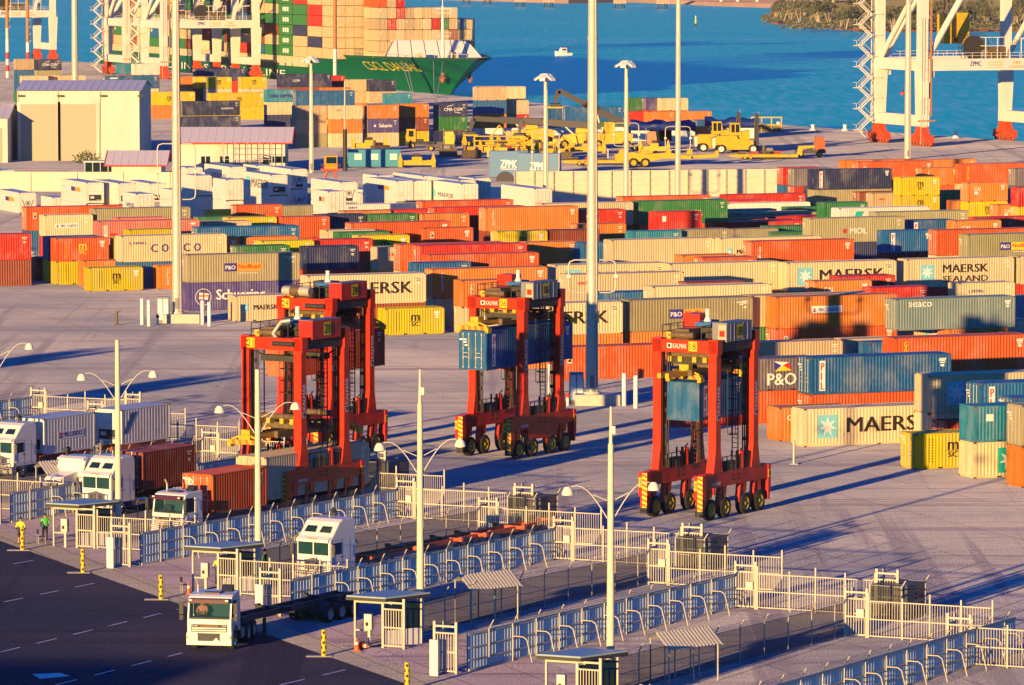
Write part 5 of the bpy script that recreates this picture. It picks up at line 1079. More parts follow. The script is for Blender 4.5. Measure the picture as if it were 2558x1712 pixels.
def tall_cab(o,rz,label,split=True):
    t=empty('tractor_truck',o,rz,label,'truck')
    g=MB().use(M_tw); g.prism([(0,.85),(0,2.75),(.12,2.85),(.25,2.95),(1.0,3.75),(1.35,3.9),(2.6,3.9),(2.75,3.6),(2.75,.85)],-1.2,1.2); bevel(g.build('cab',t),.09,3)
    g=MB().use(M_ch)
    for y in(-1.206,1.202):
        for x0 in(.22,1.3,2.1): g.box(x0,y,.95,x0+.015,y+.004,2.7)
        g.box(.22,y,2.7,1.3,y+.004,2.715); g.box(1.1,y-.02,1.65,1.26,y+.02,1.71)
    g.use(M_chr)
    for y in(-1.24,1.2):
        for z in(.45,.75): g.box(.5,y,z,1.1,y+.04,z+.05)
        g.tube((.15,y+.02,1.2),(.15,y+.02,2.5),.02,n=6)
    g.build('door_trim',t)
    g=MB().use(M_tw); g.prism([(-.15,2.62),(-.12,2.78),(.2,2.95),(.2,2.75)],-1.15,1.15); g.use(M_amber)
    for y in(-.3,-.12,.06,.24): g.box(-.13,y,2.8,-.05,y+.1,2.86)
    g.build('sun_visor',t)
    for a,b in((-1.08,-.04),(.04,1.08)):
        g=MB().use(M_ws); g.add([(-.012,a,1.85),(-.012,b,1.85),(-.012,b,2.6),(-.012,a,2.6)],[(3,2,1,0)]); g.use(M_ch).bar((-.03,a+.1,1.88),(-.03,b-.3,2.0),.03); g.build('windscreen',t)
    def sl(x): return 2.95+(x-.25)*.8/.75
    for a,b in((-.95,-.12),(.12,.95)):
        g=MB().use(M_glass); g.add([(.42,a,sl(.42)+.02),(.42,b,sl(.42)+.02),(.75,b-.06,sl(.75)+.02),(.75,a+.06,sl(.75)+.02)],[(3,2,1,0)]); g.build('roof_window',t)
    g=MB().use(M_chr); g.box(-.02,-.62,.95,-.001,.62,1.55); g.use(M_ch)
    for i in range(8): g.box(-.03,-.55+i*.145,1.0,-.021,-.5+i*.145,1.5)
    g.use(M_chr).add([(-.025,-.7,1.5),(-.025,.7,1.5),(-.025,.0,1.68)],[(2,1,0)]); g.build('grille',t)
    g=MB().use(M_tw).box(-.2,-1.22,.4,.3,1.22,.8); g.build('bumper',t)
    g=MB().use(M_chr)
    for z in(.35,.75,1.15,1.5): g.tube((-.4,-.95,z),(-.4,.95,z),.045,n=8)
    for y in(-.95,-.35,.35,.95): g.tube((-.4,y,.35),(-.4,y,1.5),.045,n=8); g.bar((-.4,y,.6),(-.15,y,.6),.08)
    g.build('bull_bar',t)
    for s in(-1,1): g=MB().use(M_lampc); g.box(-.025,s*.9-.2,1.05,-.001,s*.9+.2,1.3); g.build('headlight',t)
    for s in(-1,1): g=MB().use(M_chr); g.bar((.1,s*1.22,2.5),(-.05,s*1.5,2.5),.04); g.box(-.1,s*1.5-.1,1.8,-.03,s*1.5+.1,2.5); g.build('mirror',t)
    for y in(-1.21,1.21):
        g=MB().use(M_glass); g.add([(.3,y,1.85),(1.2,y,1.85),(1.2,y,2.55),(.3,y,2.55)],[(0,1,2,3)]); g.build('side_window',t)
    for y in(-.8,.8): g=MB().use(M_chr); g.tube((2.95,y,.9),(2.95,y,4.1),.09,n=8); g.build('exhaust_stack',t)
    g=MB().use(M_ch); g.tube((2.7,.3,3.9),(2.7,.3,4.15),.14); g.tube((2.7,.3,4.15),(2.55,.3,4.3),.16); g.build('air_intake',t)
    chassis(t,.6,6.8,.98); wheels(t,(1.2,),1.02,.52,.32,M_chr,False); wheels(t,(4.7,6.05),.95,.52)
    g=MB().use(M_chr); g.tube((3.0,-1.0,.75),(4.0,-1.0,.75),.3,n=12); g.tube((3.0,1.0,.75),(4.0,1.0,.75),.3,n=12); g.build('fuel_tank',t)
    return t
def bonnet_truck(o,rz,label):
    t=empty('tractor_truck',o,rz,label,'truck')
    g=MB().use(M_tw); g.prism([(2.0,.9),(2.0,2.1),(2.3,2.95),(2.6,3.1),(4.1,3.1),(4.1,.9)],-1.15,1.15); bevel(g.build('cab',t),.06)
    g=MB().use(M_tw); g.prism([(.1,.9),(.1,1.75),(.3,1.9),(2.0,2.15),(2.0,.9)],-.7,.7); 
    for s in(-1,1): g.loft([[(x,s*(.72 if k else 1.18),z) for k in(0,1)]+[(x,s*.72,z-.25),(x,s*1.18,z-.25)] for x,z in((.1,1.0),(.35,1.35),(.9,1.5),(1.4,1.35),(1.8,1.0))])
    g.use(M_navyl).add([(.5,-.5,1.935),(.5,.1,1.935),(1.1,.1,2.01),(1.1,-.5,2.01)],[(0,1,2,3)]); g.build('bonnet',t)
    g=MB().use(M_ws); g.add([(2.03,-1.02,2.15),(2.03,1.02,2.15),(2.27,1.0,2.85),(2.27,-1.0,2.85)],[(3,2,1,0)]); g.build('windscreen',t)
    g=MB().use(M_tw); g.prism([(2.05,2.88),(2.1,3.0),(2.5,3.14),(2.5,2.98)],-1.12,1.12); g.build('sun_visor',t)
    g=MB().use(M_chr); g.box(.06,-.5,.95,.095,.5,1.7); g.use(M_ch)
    for i in range(7): g.box(.045,-.45,1.0+i*.1,.059,.45,1.04+i*.1)
    g.build('grille',t)
    g=MB().use(M_chr)
    for z in(.45,.85,1.25,1.6): g.tube((-.2,-1.0,z),(-.2,1.0,z),.045,n=8)
    for y in(-1,-.4,.4,1): g.tube((-.2,y,.45),(-.2,y,1.6),.05,n=8)
    g.use(M_tw).box(-.15,-1.2,.4,.15,1.2,.75); g.build('bull_bar',t)
    for s in(-1,1): g=MB().use(M_lampc); g.box(.06,s*.95-.16,1.0,.1,s*.95+.16,1.22); g.build('headlight',t)
    for s in(-1,1): g=MB().use(M_chr); g.box(2.0,s*1.45-.12,1.9,2.08,s*1.45+.12,2.6); g.bar((2.1,s*1.15,2.6),(2.04,s*1.45,2.55),.04); g.build('mirror',t)
    g=MB().use(M_chr); g.tube((4.25,-.95,.9),(4.25,-.95,3.9),.1,n=8); g.path([(4.25,-.95,3.9),(4.4,-.95,4.1)],.1,8); g.build('exhaust_stack',t)
    g=MB().use(M_ch); g.tube((2.5,.6,3.1),(2.5,.6,3.5),.1); g.tube((2.3,.6,3.55),(2.7,.6,3.55),.2); g.build('air_intake',t)
    chassis(t,.4,8.2,.98); wheels(t,(.95,),1.0,.52,.32,M_chr,False); wheels(t,(6.1,7.45),.95,.52)
    return t
H58=R(58); FW=Vector((cos(H58),sin(H58),0)); SD=Vector((sin(H58),-cos(H58),0))
def atp(p,a=0,s=0,z=0): return (p.x+FW.x*a+SD.x*s,p.y+FW.y*a+SD.y*s,z)
# 1 nearest tractor turning out of the gate, dark empty skeletal trailer
p=P(523,1629); euro_cab((p.x,p.y,0),R(80),'white tractor unit turning onto the road, nearest the camera, a driver visible','CSS',True)
f5=Vector((p.x,p.y,0))+Vector((cos(R(80)),sin(R(80)),0))*3.9
skel((f5.x,f5.y,0),R(61),12.6,(9.0,10.3,11.6),M_ch,'dark empty skeletal trailer behind the nearest white tractor unit')
# 2 tall cab with orange skeletal trailers
p=P(783,1463); tall_cab(atp(p),H58,'white truck with twin roof windows pulling the orange skeletal trailer')
skel(atp(p,4.6),H58,12.6,(9.2,10.5,11.8),M_cho,'orange empty skeletal trailer directly behind the truck with twin roof windows')
skel(atp(p,17.5),H58,9.,(5.8,7.1),M_cho,'shorter orange skeletal trailer, second behind the truck with twin roof windows')
def on_trailer(px,py,L_,col,logo,label,reefer=None,trl=True,ztop=3.99,tlen=None):
    c=P(px,py,ztop); zb=ztop-2.591 if reefer is None else ztop-2.6
    b=Vector((c.x,c.y,zb)) # near right vertical edge is the local x=0,y=0 corner
    if reefer:
        o=D.objects.new('refrigerated_container',RM[L_]); COL.objects.link(o); o.scale=(1,1,.9); o.location=b; o.rotation_euler=(0,0,H58); o['category']='refrigerated container'; o['label']=label
        e=D.objects.new('refrigeration_unit',REM['fan']); COL.objects.link(e); e.parent=o
        g=MB()
        if reefer=='misc': g.use(M_white).rect(1.6,1.1,4.7,1.75,-.006); g.use(M_navyl).text('MISC LOGISTICS',2.3,1.25,2.2,.38,-.02); g.rect(1.7,1.2,2.1,1.35,-.02); g.use(M_redl).rect(1.75,1.4,2.05,1.65,-.02)
        else: g.use(CMAT['blue']).add([(.15,-.006,.9),(.6,-.006,.9),(1.9,-.006,2.6),(1.2,-.006,2.6)],[(0,1,2,3)])
        g.build('lettering',o)
    else:
        o=container('shipping_container',b,H58,L_,col,logo,True); o['label']=label
    o['group']='containers loaded on trailers in the lanes'
    if trl:
        q=b+SD*(-W/2); skel((q.x-FW.x*.3,q.y-FW.y*.3,zb-1.42+.0),H58,(tlen or LEN[L_]+.6),((tlen or LEN[L_])-2.6,(tlen or LEN[L_])-1.3),M_ch if not reefer else M_cho,('trailer carrying the '+label).replace(', small white letters on its end',''),False)
    return b
b=on_trailer(532,1187,20,'hapag','none','rust red container at the front of a truck, small white letters on its end')
tx=MB().use(M_white).text('tex',W-.25,1.85,.75,.45,-.045,'y')
o=tx.build('lettering',[o for o in COL.objects if o.get('label','').startswith('rust red container at the front')][0])
on_trailer(665,1155,40,'cream','none','long cream container under the carrier numbered 21')
c=b-SD*W/2-FW*3.3; euro_cab((c.x,c.y,0),H58,'white tractor unit in front of the rust red container lettered in white','CSS',False)
b=on_trailer(357,1131,20,'brown','none','brown container behind the tall white truck under the lamp post')
c=b-SD*W/2-FW*3.6; tall_cab((c.x,c.y,0),H58,'tall white truck half hidden by a lamp post, brown container behind')
b=on_trailer(110,1048,20,'white','n','white refrigerated box with a name panel, at left edge','misc'); c=b-SD*W/2-FW*3.6; tall_cab((c.x,c.y,0),H58,'tall white truck cut off by the left edge of the photo')
on_trailer(304,1025,20,'white','n','white refrigerated box with a slanting blue stripe, dark unit at its end','stripe')
p=P(130,1262); bonnet_truck(atp(p),H58,'white bonneted truck with tall exhaust beside the corrugated canopy')
# ---------------------------------------------------------------- sheds, huts, walls and machines behind the yard
M_shed=mat('shed_wall',(.66,.62,.55),.6,var=.10,scale=.4,stretch=(1,1,.3),dirt=(.42,.34,.24,.35)); M_shroof=mat('shed_roof_sheet',(.82,.74,.68),.5,var=.08); M_sdoor=mat('roller_door',(.42,.385,.30),.6,var=.1,scale=1,stretch=(1,1,12)); M_trim=mat('red_trim',(.62,.03,.04),.5)
M_yv=mat('machine_yellow',(.68,.42,.015),.45,var=.18,scale=2,dirt=(.25,.15,.04,.4)); M_boom=mat('boom_dark',(.05,.045,.06),.5)
def gable(o,rz,L_,Wd,h,rh,wall,roof,label,cat,trim=None,over=.6,name='shed'):
    "x along length, gable at both ends, front long wall at y=0"
    t=empty(name,o,rz,label,cat)
    g=MB().use(wall); g.box(0,0,0,L_,Wd,h); g.add([(0,0,h),(0,Wd,h),(0,Wd/2,h+rh)],[(0,2,1)]); g.add([(L_,0,h),(L_,Wd,h),(L_,Wd/2,h+rh)],[(0,1,2)]); g.build('wall',t)
    g=MB().use(roof); s=rh/(Wd/2)
    for sg in(0,1):
        ya,yb=(-over,Wd/2) if not sg else (Wd+over,Wd/2); za=h-over*s
        n=max(8,int(L_/1.2)); 
        g.add([(-over,ya,za+.12),(L_+over,ya,za+.12),(L_+over,yb,h+rh+.12),(-over,yb,h+rh+.12)],[(0,1,2,3) if not sg else (3,2,1,0)])
        for i in range(n+1):
            x=-over+(L_+2*over)*i/n; g.bar((x,ya,za+.14),(x,yb,h+rh+.13),.03)
    g.build('roof',t)
    if trim:
        g=MB().use(trim)
        for x in(-over,L_+over): g.bar((x,-over,h-over*s+.05),(x,Wd/2,h+rh+.05),.12,.25); g.bar((x,Wd+over,h-over*s+.05),(x,Wd/2,h+rh+.05),.12,.25)
        g.bar((-over,-over,h-over*s+.05),(L_+over,-over,h-over*s+.05),.12,.22); g.build('fascia',t)
    return t
# large white shed: right corner foot px(350,405)
pR=P(350,402); pL=P(44,402)
axs=math.atan2((pR-pL).y,(pR-pL).x)
Ls=(pR-pL).length
t=gable((pL.x,pL.y,0),axs,Ls,26,12.2,1.4,M_shed,M_shroof,'large white shed with two roller doors at the left edge','building','' and None,.3,'warehouse')
for i,(a,b_) in enumerate(((.03,.33),(.355,.645))):
    g=MB().use(M_sdoor); g.box(Ls*a,-.12,0,Ls*b_,-.01,9.9); g.use(M_shed).box(Ls*a-.5,-.2,0,Ls*a,-.01,10.3); g.box(Ls*b_,-.2,0,Ls*b_+.5,-.01,10.3); g.box(Ls*a,-.2,9.9,Ls*b_,-.01,10.3); g.build('roller_door',t)
for x in(.0,.32,.67,.975):
    g=MB().use(M_steel); g.box(Ls*x+.2,-.6,11.2,Ls*x+1.2,-.1,11.5); g.build('wall_lamp',t)
g=MB().use(M_shed)
for i in range(46):
    x=Ls*(i+.5)/46
    g.box(x,-.035,10.4,x+.06,-.003,12.1)
    if x>Ls*.69: g.box(x,-.035,.3,x+.06,-.003,10.4)
g.build('cladding_seam',t)
g=MB().use(M_rod)
for x in(.005,.335,.675,.995): g.tube((Ls*x,-.1,0),(Ls*x,-.1,12.1),.08)
g.build('downpipe',t)
t=gable((pL.x-34,pL.y-7,0),axs,33.,20,7.6,2.2,M_shed,M_shroof,'lower white annex shed cut off by the left edge','building',None,.3,'warehouse'); g=MB().use(M_sdoor); g.box(20,-.12,0,32,-.01,6.); g.build('roller_door',t)
# site office buildings with red trim
pa=P(450,433); pb=P(712,433)
t=gable((pa.x,pa.y,0),axs,(pb-pa).length,12,5.4,1.9,M_shed,M_shroof,'long low white office with red edged roof and outside stair','building',M_trim,1.3,'site_office')
Lo=(pb-pa).length
for a in(.2,.38,.86,.93):
    g=MB().use(M_glass).box(Lo*a,-.06,1.7,Lo*a+1.5,-.01,2.8); w_=g.build('window',t); g=MB().use(M_whitep).box(Lo*a+.7,-.08,1.7,Lo*a+.8,-.061,2.8); g.build('frame',w_)
g=MB().use(M_glass).box(Lo*.79,-.06,.2,Lo*.79+1.,-.01,2.5); g.build('door',t)
g=MB().use(M_trim); g.add([(-.05,3.5,5.4),(-.05,6.2,6.9),(-.05,5.0,.8)],[(0,1,2)]); g.build('red_panel',t)
t2=empty('steel_stair',atp(pa,0)[:2]+(0,),0,'steel lattice stair and landing against the low white office','stair'); q=pa+(pb-pa)*.42; t2.location=(q.x,q.y-3,0)
g=MB().use(M_wire)
for x in(0,2.,4.,6.,8.): g.bar((x,0,0),(x,0,5.2),.1); g.bar((x,2,0),(x,2,5.2),.1)
for z in(1.,2.4,3.4,4.4): g.bar((0,0,z),(8,0,z),.08)
g.build('frame',t2); g=MB().use(M_wire)
for i in range(12): g.box(.4+i*.5,.1,.3+i*.25,.9+i*.5,1.9,.36+i*.25)
g.build('tread',t2)
pc=P(240,452); pd_=P(455,450)
gable((pc.x+3,pc.y-6,0),axs,(pd_-pc).length-6,10,3.1,1.7,M_shed,M_shroof,'small white hut with red edged roof in front of the shed','building',M_trim,1.1,'site_office')
g=MB().use(M_glass); q=P(215,445); t=empty('glazed_porch',(q.x,q.y-2,0),axs,'glazed porch with flat cream roof beside the small hut','porch'); g.box(0,0,.5,5,3,2.6); g.build('glazing',t); g=MB().use(M_shed).box(-.3,-.3,2.62,5.3,3.3,2.85); g.build('roof',t)
g=MB().use(M_cp)
for x in(0,1.25,2.5,3.75,5): g.box(x-.06,-.05,0,x+.06,.05,2.6)
g.build('post',t)
# long walls
M_wallc=mat('cream_wall',(.72,.64,.50),.7,var=.08,scale=.6)
def panel_wall(p,q,h,label,posts,m,ribs=True,name='boundary_wall'):
    d=q-p; L_=d.length; t=empty(name,(p.x,p.y,0),math.atan2(d.y,d.x),label,'wall')
    g=MB().use(m).box(0,0,0,L_,.15,h)
    if ribs:
        for z in(.25,.5,.75): g.box(0,-.14,h*z-.1,L_,-.004,h*z+.06)
    g.box(0,-.08,h-.12,L_,.2,h+.05); g.build('panel',t)
    for i in range(posts+1): g=MB().use(M_mast); x=L_*i/posts; g.box(x-.1,-.22,0,x+.1,-.09,h+.1); g.build('post',t)
    return t
panel_wall(P(-40,478),P(655,480),2.95,'long plain cream wall behind the white refrigerated boxes',6,M_wallc,False)
panel_wall(P(1285,497),P(1955,489),4.0,'cream panelled wall with grey posts behind the yard',14,M_wallc)
panel_wall(P(740,360),P(1560,352),2.6,'low cream wall behind the parked yellow machines',16,M_whitep,False)
# green shrubs by the huts
M_leaf=mat('shrub_leaves',(.05,.09,.02),.8,var=.4,scale=6)
def shrub(px,py,r,h,label):
    p=P(px,py); t=empty('shrub',(p.x,p.y,0),0,label,'shrub','shrubs between the huts'); rr=random.Random(px); g=MB().use(M_leaf)
    for i in range(520):
        a=rr.uniform(0,2*PI); q=rr.random()**.5*r; z=h*(.25+.75*rr.random()*(1-.5*q/r)); x=q*cos(a)*(1+.3*sin(3*a)); y=q*sin(a); s=.16
        n=Vector((rr.gauss(0,1),rr.gauss(0,1),rr.gauss(0,1))).normalized(); b=n.orthogonal().normalized()*s; c=n.cross(b).normalized()*s*.6
        v=Vector((x,y,z)); g.add([v-b,v-c,v+b,v+c],[(0,1,2,3)])
    g.build('crown',t); g=MB().use(M_oily)
    for k in range(4): g.tube((0,0,0),(r*.4*cos(k*1.6),r*.4*sin(k*1.6),h*.7),.06,.02,n=5)
    g.build('stem',t)
shrub(218,420,2.2,3.4,'dark shrub above the small hut roof beside the shed'); shrub(345,440,2.4,1.6,'low green shrub between the small hut and the cream wall')
# ---- machines
def vehicle_wheels(t,xs,y,r,w,rim):
    for x in xs:
        for s in(-1,1): g=MB().wheel(x,s*y,r,r,w,M_tyre,rim,14); g.build('wheel',t)
def forklift(px,py,rz,label):
    p=P(px,py); t=empty('heavy_forklift',(p.x,p.y,0),rz,label,'forklift','yellow heavy forklifts parked side by side')
    g=MB().use(M_yv); g.prism([(-4.6,1.0),(-4.8,3.2),(-3.6,3.7),(.2,3.7),(.6,3.0),(3.6,2.7),(3.9,1.2),(3.3,.8),(-2.3,.8),(-3.1,1.9),(-4.0,1.7)],-1.6,1.6)
    g.prism([(.6,2.7),(.9,4.4),(3.0,4.9),(3.1,2.9)],-.8,1.6); g.build('body',t)
    g=MB().use(M_yv); g.prism([(-1.1,3.7),(-1.0,6.4),(.9,6.4),(1.3,3.9)],-1.0,.9); cb=g.build('cab',t); g=MB().use(M_glass); g.box(-.8,-1.02,4.4,-.1,-1.0,6.1); g.box(.1,-1.02,4.4,.85,-1.0,6.1); g.box(-1.08,-.8,4.5,-1.02,.7,6.1); g.build('window',cb)
    g=MB().use(M_boom)
    for y in(-.9,.9): g.box(4.3,y-.18,.6,4.9,y+.18,8.2)
    for z in(1.2,4.,7.,8.0): g.box(4.4,-.9,z,4.8,.9,z+.3)
    g.tube((4.2,-.5,1),(4.2,-.5,7.2),.12); g.tube((4.2,.5,1),(4.2,.5,7.2),.12); g.use(M_wire)
    for y in(-.7,-.2,.3,.8): g.bar((4.9,y,5.4),(4.9,y,8.8),.06)
    g.build('mast',t)
    g=MB().use(M_boom)
    for y in(-.8,.8): g.box(4.9,y-.15,.3,7.4,y+.15,.5)
    g.build('fork',t)
    vehicle_wheels(t,(-3.0,3.6),1.75,.95,.7,M_whitep)
    stripes(MB(),0,0,1,0,1,M_yel,M_orange) if 0 else None
    t.scale=(.88,.88,.86)
    g=MB().use(M_whitep); g.add([(-4.72,-1.61,1.2),(-4.2,-1.61,1.2),(-4.2,-1.61,3.2),(-4.78,-1.61,3.2)],[(0,1,2,3)]); g.build('tail_panel',t)
    return t
forklift(1835,383,R(4),'yellow heavy forklift in front, its dark mast raised at right'); forklift(1790,379,R(4),'yellow heavy forklift parked just behind the other one')
def terminal_tractor(px,py,rz,col,label):
    p=P(px,py); t=empty('terminal_tractor',(p.x,p.y,0),rz,label,'terminal tractor','terminal tractors parked behind the wall')
    g=MB().use(col); g.prism([(.2,1.3),(.1,2.2),(.3,3.6),(1.9,3.6),(1.9,1.3)],-1.0,.8); cb=g.build('cab',t); g=MB().use(M_glass); g.box(.6,-1.03,2.2,1.5,-1.001,3.3); g.add([(.07,-.8,2.2),(.07,.6,2.2),(.25,.6,3.4),(.25,-.8,3.4)],[(3,2,1,0)]); g.build('window',cb)
    g=MB().use(M_boom); g.box(0,-1.1,.7,5.4,1.1,1.25); g.box(2.2,-.6,1.25,3.4,.6,1.7); g.build('frame',t)
    g=MB().use(M_wire); g.tube((2.1,.9,1.2),(2.1,.9,4.2),.07); g.build('exhaust_stack',t); vehicle_wheels(t,(1.2,4.4),1.1,.55,.4,M_rimy)
    return t
M_tred=mat('tractor_red_orange',(.70,.10,.03),.45,var=.1)
terminal_tractor(2062,393,R(180),M_tred,'red cabbed terminal tractor coupled to the low yellow trailer at right')
terminal_tractor(1645,378,R(160),M_tred,'red cabbed terminal tractor behind the double axle yellow chassis'); terminal_tractor(1138,378,R(175),M_yv,'yellow cabbed terminal tractor below the navy lettered stack'); terminal_tractor(1012,371,R(5),M_yv,'yellow tractor with tall cab beside the low cream wall')
def spreader_unit(px,py,rz,ln,label,legs=False):
    p=P(px,py); t=empty('spreader_frame',(p.x,p.y,0),rz,label,'spreader','spare yellow spreaders lying in the machine park')
    g=MB().use(M_yv)
    for y in(-.7,.7): g.box(0,y-.2,.5,ln,y+.2,1.3)
    g.box(ln*.35,-.95,.9,ln*.65,.95,1.9); g.build('beam',t)
    for x in(0,ln): g=MB().use(M_yv); g.box(x-.3,-1.3,.2,x+.3,1.3,1.1); g.prism([(x-.4,1.1),(x,2.6),(x+.4,1.1)],-1.2,-.8); g.prism([(x-.4,1.1),(x,2.6),(x+.4,1.1)],.8,1.2); g.build('end_beam',t)
    g=MB().use(M_steel); g.box(ln*.4,-.5,1.9,ln*.6,.5,2.4); g.build('motor_box',t)
    return t
spreader_unit(882,376,R(2),6.,'yellow spreader in front of the low cream wall, left one'); spreader_unit(1000,420,R(3),5.6,'yellow spreader standing alone on shaded ground'); spreader_unit(1200,385,R(5),8,'yellow spreader among the crowd of machines, left of the flood-lit mast'); spreader_unit(1295,382,R(-5),7,'yellow spreader behind the loop of the flood-lit mast'); spreader_unit(1245,372,R(10),6,'yellow spreader at the back of the machine crowd')
def work_platform(px,py,label):
    p=P(px,py); t=empty('work_platform',(p.x,p.y,0),R(3),label,'platform'); g=MB().use(M_yv)
    for x in(0,3,6,9):
        for y in(0,2.4): g.bar((x,y,0),(x,y,3.2),.14)
    for z in(1.6,2.4,3.2): g.bar((0,0,z),(9,0,z),.1); g.bar((0,2.4,z),(9,2.4,z),.1)
    g.build('railing',t); g=MB().use(M_yv).box(0,0,1.5,9,2.4,1.65); g.build('deck',t); g=MB().use(M_yv)
    for a,b in(((3,0,3.2),(4.5,0,5.2)),((6,0,3.2),(4.5,0,5.2)),((3,2.4,3.2),(4.5,2.4,5.2)),((6,2.4,3.2),(4.5,2.4,5.2)),((4.5,0,5.2),(4.5,2.4,5.2))): g.bar(a,b,.12)
    g.build('gantry_frame',t)
work_platform(1186,386,'yellow railed work platform with a peaked frame')
def lowbed(px,py,ln,rz,label,load=True):
    p=P(px,py); t=empty('lowbed_trailer',(p.x,p.y,0),rz,label,'trailer','low yellow terminal trailers'); g=MB().use(M_yv); g.prism([(0,.75),(1.6,.45),(ln,.45),(ln,.95),(1.4,.95),(0,.85)],-1.3,1.3); g.build('bed',t)
    g=MB().use(M_yv); g.prism([(ln-.2,.95),(ln+.2,2.4),(ln+3.,2.5),(ln+3.,2.1),(ln+.9,1.9),(ln+.6,.6)],-.5,.5); g.build('gooseneck',t)
    vehicle_wheels(t,(ln*.25,ln*.33),1.0,.42,.6,M_rimy)
    if load:
        for i in range(4): g=MB().use(M_tred if i%2 else M_oily); x=2.+i*(ln-4)/4; g.box(x,-1.1,1.0,x+1.3,1.1,1.15); g.box(x+.1,-1.0,1.3,x+1.4,1.0,1.45); g.build('deck_beam',t)
    return t
lowbed(1815,399,12.5,R(1.5),'low yellow trailer with stacked beams behind the red cab at right'); lowbed(1395,414,14,R(2),'flat yellow trailer behind the thickest mast')
def axle_chassis(px,py,label):
    p=P(px,py); t=empty('transport_chassis',(p.x,p.y,0),R(3),label,'chassis'); g=MB().use(M_yv); g.prism([(0,1.3),(0,2.2),(3,2.6),(5,2.2),(9,2.5),(13,1.9),(13,1.4),(8,1.5),(6,1.0),(2,1.0)],-1.1,1.1); g.build('frame',t)
    for x in(1.0,4.6,9.,12.6): g=MB().use(M_yv); g.prism([(x-.4,2.2),(x,3.2),(x+.6,3.0),(x+.5,2.2)],-1.2,1.2); g.build('bolster',t)
    g=MB().use(M_whitep).box(-1.2,-1.2,1.6,-1.12,1.2,3.2); g.use(M_redl).box(-1.23,-.2,2.1,-1.21,.1,2.6); g.build('tail_panel',t); g=MB().use(M_yv).prism([(12.8,1.4),(12.8,2.),(17,2.2),(17.2,2.8),(17.8,2.8),(17.6,1.7)],-.5,.5); g.build('drawbar',t)
    vehicle_wheels(t,(3.1,5.1),1.2,.8,.7,M_rimy)
axle_chassis(1535,418,'long yellow double axle chassis with a white tail panel')
def reach_stacker(px,py,rz,num,lift,label):
    p=P(px,py); t=empty('reach_stacker',(p.x,p.y,0),rz,label,'reach stacker','dark boomed reach stackers')
    g=MB().use(M_yv); g.prism([(-4.,1.1),(-4.2,2.8),(-2,3.2),(3.5,2.6),(4.2,1.6),(4.,1.0)],-1.7,1.7); g.build('body',t)
    g=MB().use(M_yv).prism([(-1.,3.0),(-.8,4.9),(1.1,4.9),(1.3,2.9)],-1.6,-.4); cb=g.build('cab',t); g=MB().use(M_glass); g.box(-.6,-1.63,3.3,.9,-1.61,4.7); g.build('window',cb)
    a=R(lift); o=Vector((-3.4,0,4.2)); d=Vector((cos(a),0,sin(a))); up=Vector((-sin(a),0,cos(a))); e=o+d*14.5
    g=MB().use(M_boom); g.bar(o,o+d*9.5,1.1,1.25); g.bar(o+d*9.5,e,.8,.95); g.use(M_white)
    q=o+d*3.2; 
    vs,fs=text_polys(num); g.add([tuple(q+d*(x*1.3)+up*(z*.8-.4)+Vector((0,-.57,0))) for x,z in vs],fs); q=o+d*6.2; g.add([tuple(q+d*x+up*z+Vector((0,-.57,0))) for x,z in((0,-.35),(1.5,-.35),(1.5,.35),(0,.35))],[(0,1,2,3)])
    vs,fs=text_polys('FLOATED'); q=o+d*10.; g.add([tuple(q+d*(x*2.2)+up*(z*.3-.15)+Vector((0,-.42,0))) for x,z in vs],fs)
    g.build('boom',t)
    g=MB().use(M_boom); g.bar(e,e+Vector((.6,0,-1.6)),.8,.9); g.bar(e+Vector((.6,0,-1.4)),e+Vector((.6,0,-2.4)),.5,.5); g.box(e.x-.4,-3.0,e.z-2.9,e.x+1.6,3.0,e.z-2.4); hd=g.build('boom_head',t)
    g=MB(); 
    for i in range(6): g.use(M_spr if i%2 else M_black); g.box(e.x-.8,-3.1+i*1.0,e.z-3.2,e.x+2.,-2.2+i*1.0,e.z-2.85)
    g.build('spreader_bar',hd)
    g=MB().use(M_rod); g.tube((1.5,-.6,2.6),tuple(o+d*6.5+Vector((0,-.3,-.6))),.2,n=8); g.tube((1.5,.6,2.6),tuple(o+d*6.5+Vector((0,.3,-.6))),.2,n=8); g.build('lift_cylinder',t)
    vehicle_wheels(t,(-3.,3.2),1.6,.85,.8,M_rimy)
    return t
reach_stacker(1524,372,R(180),'40',27,'reach stacker numbered 40 with its dark boom raised to the left'); reach_stacker(1330,362,R(180),'41',3,'reach stacker numbered 41 with its dark boom lying level'); reach_stacker(1455,372,R(176),'42',4,'reach stacker behind the thickest mast, boom level pointing left')
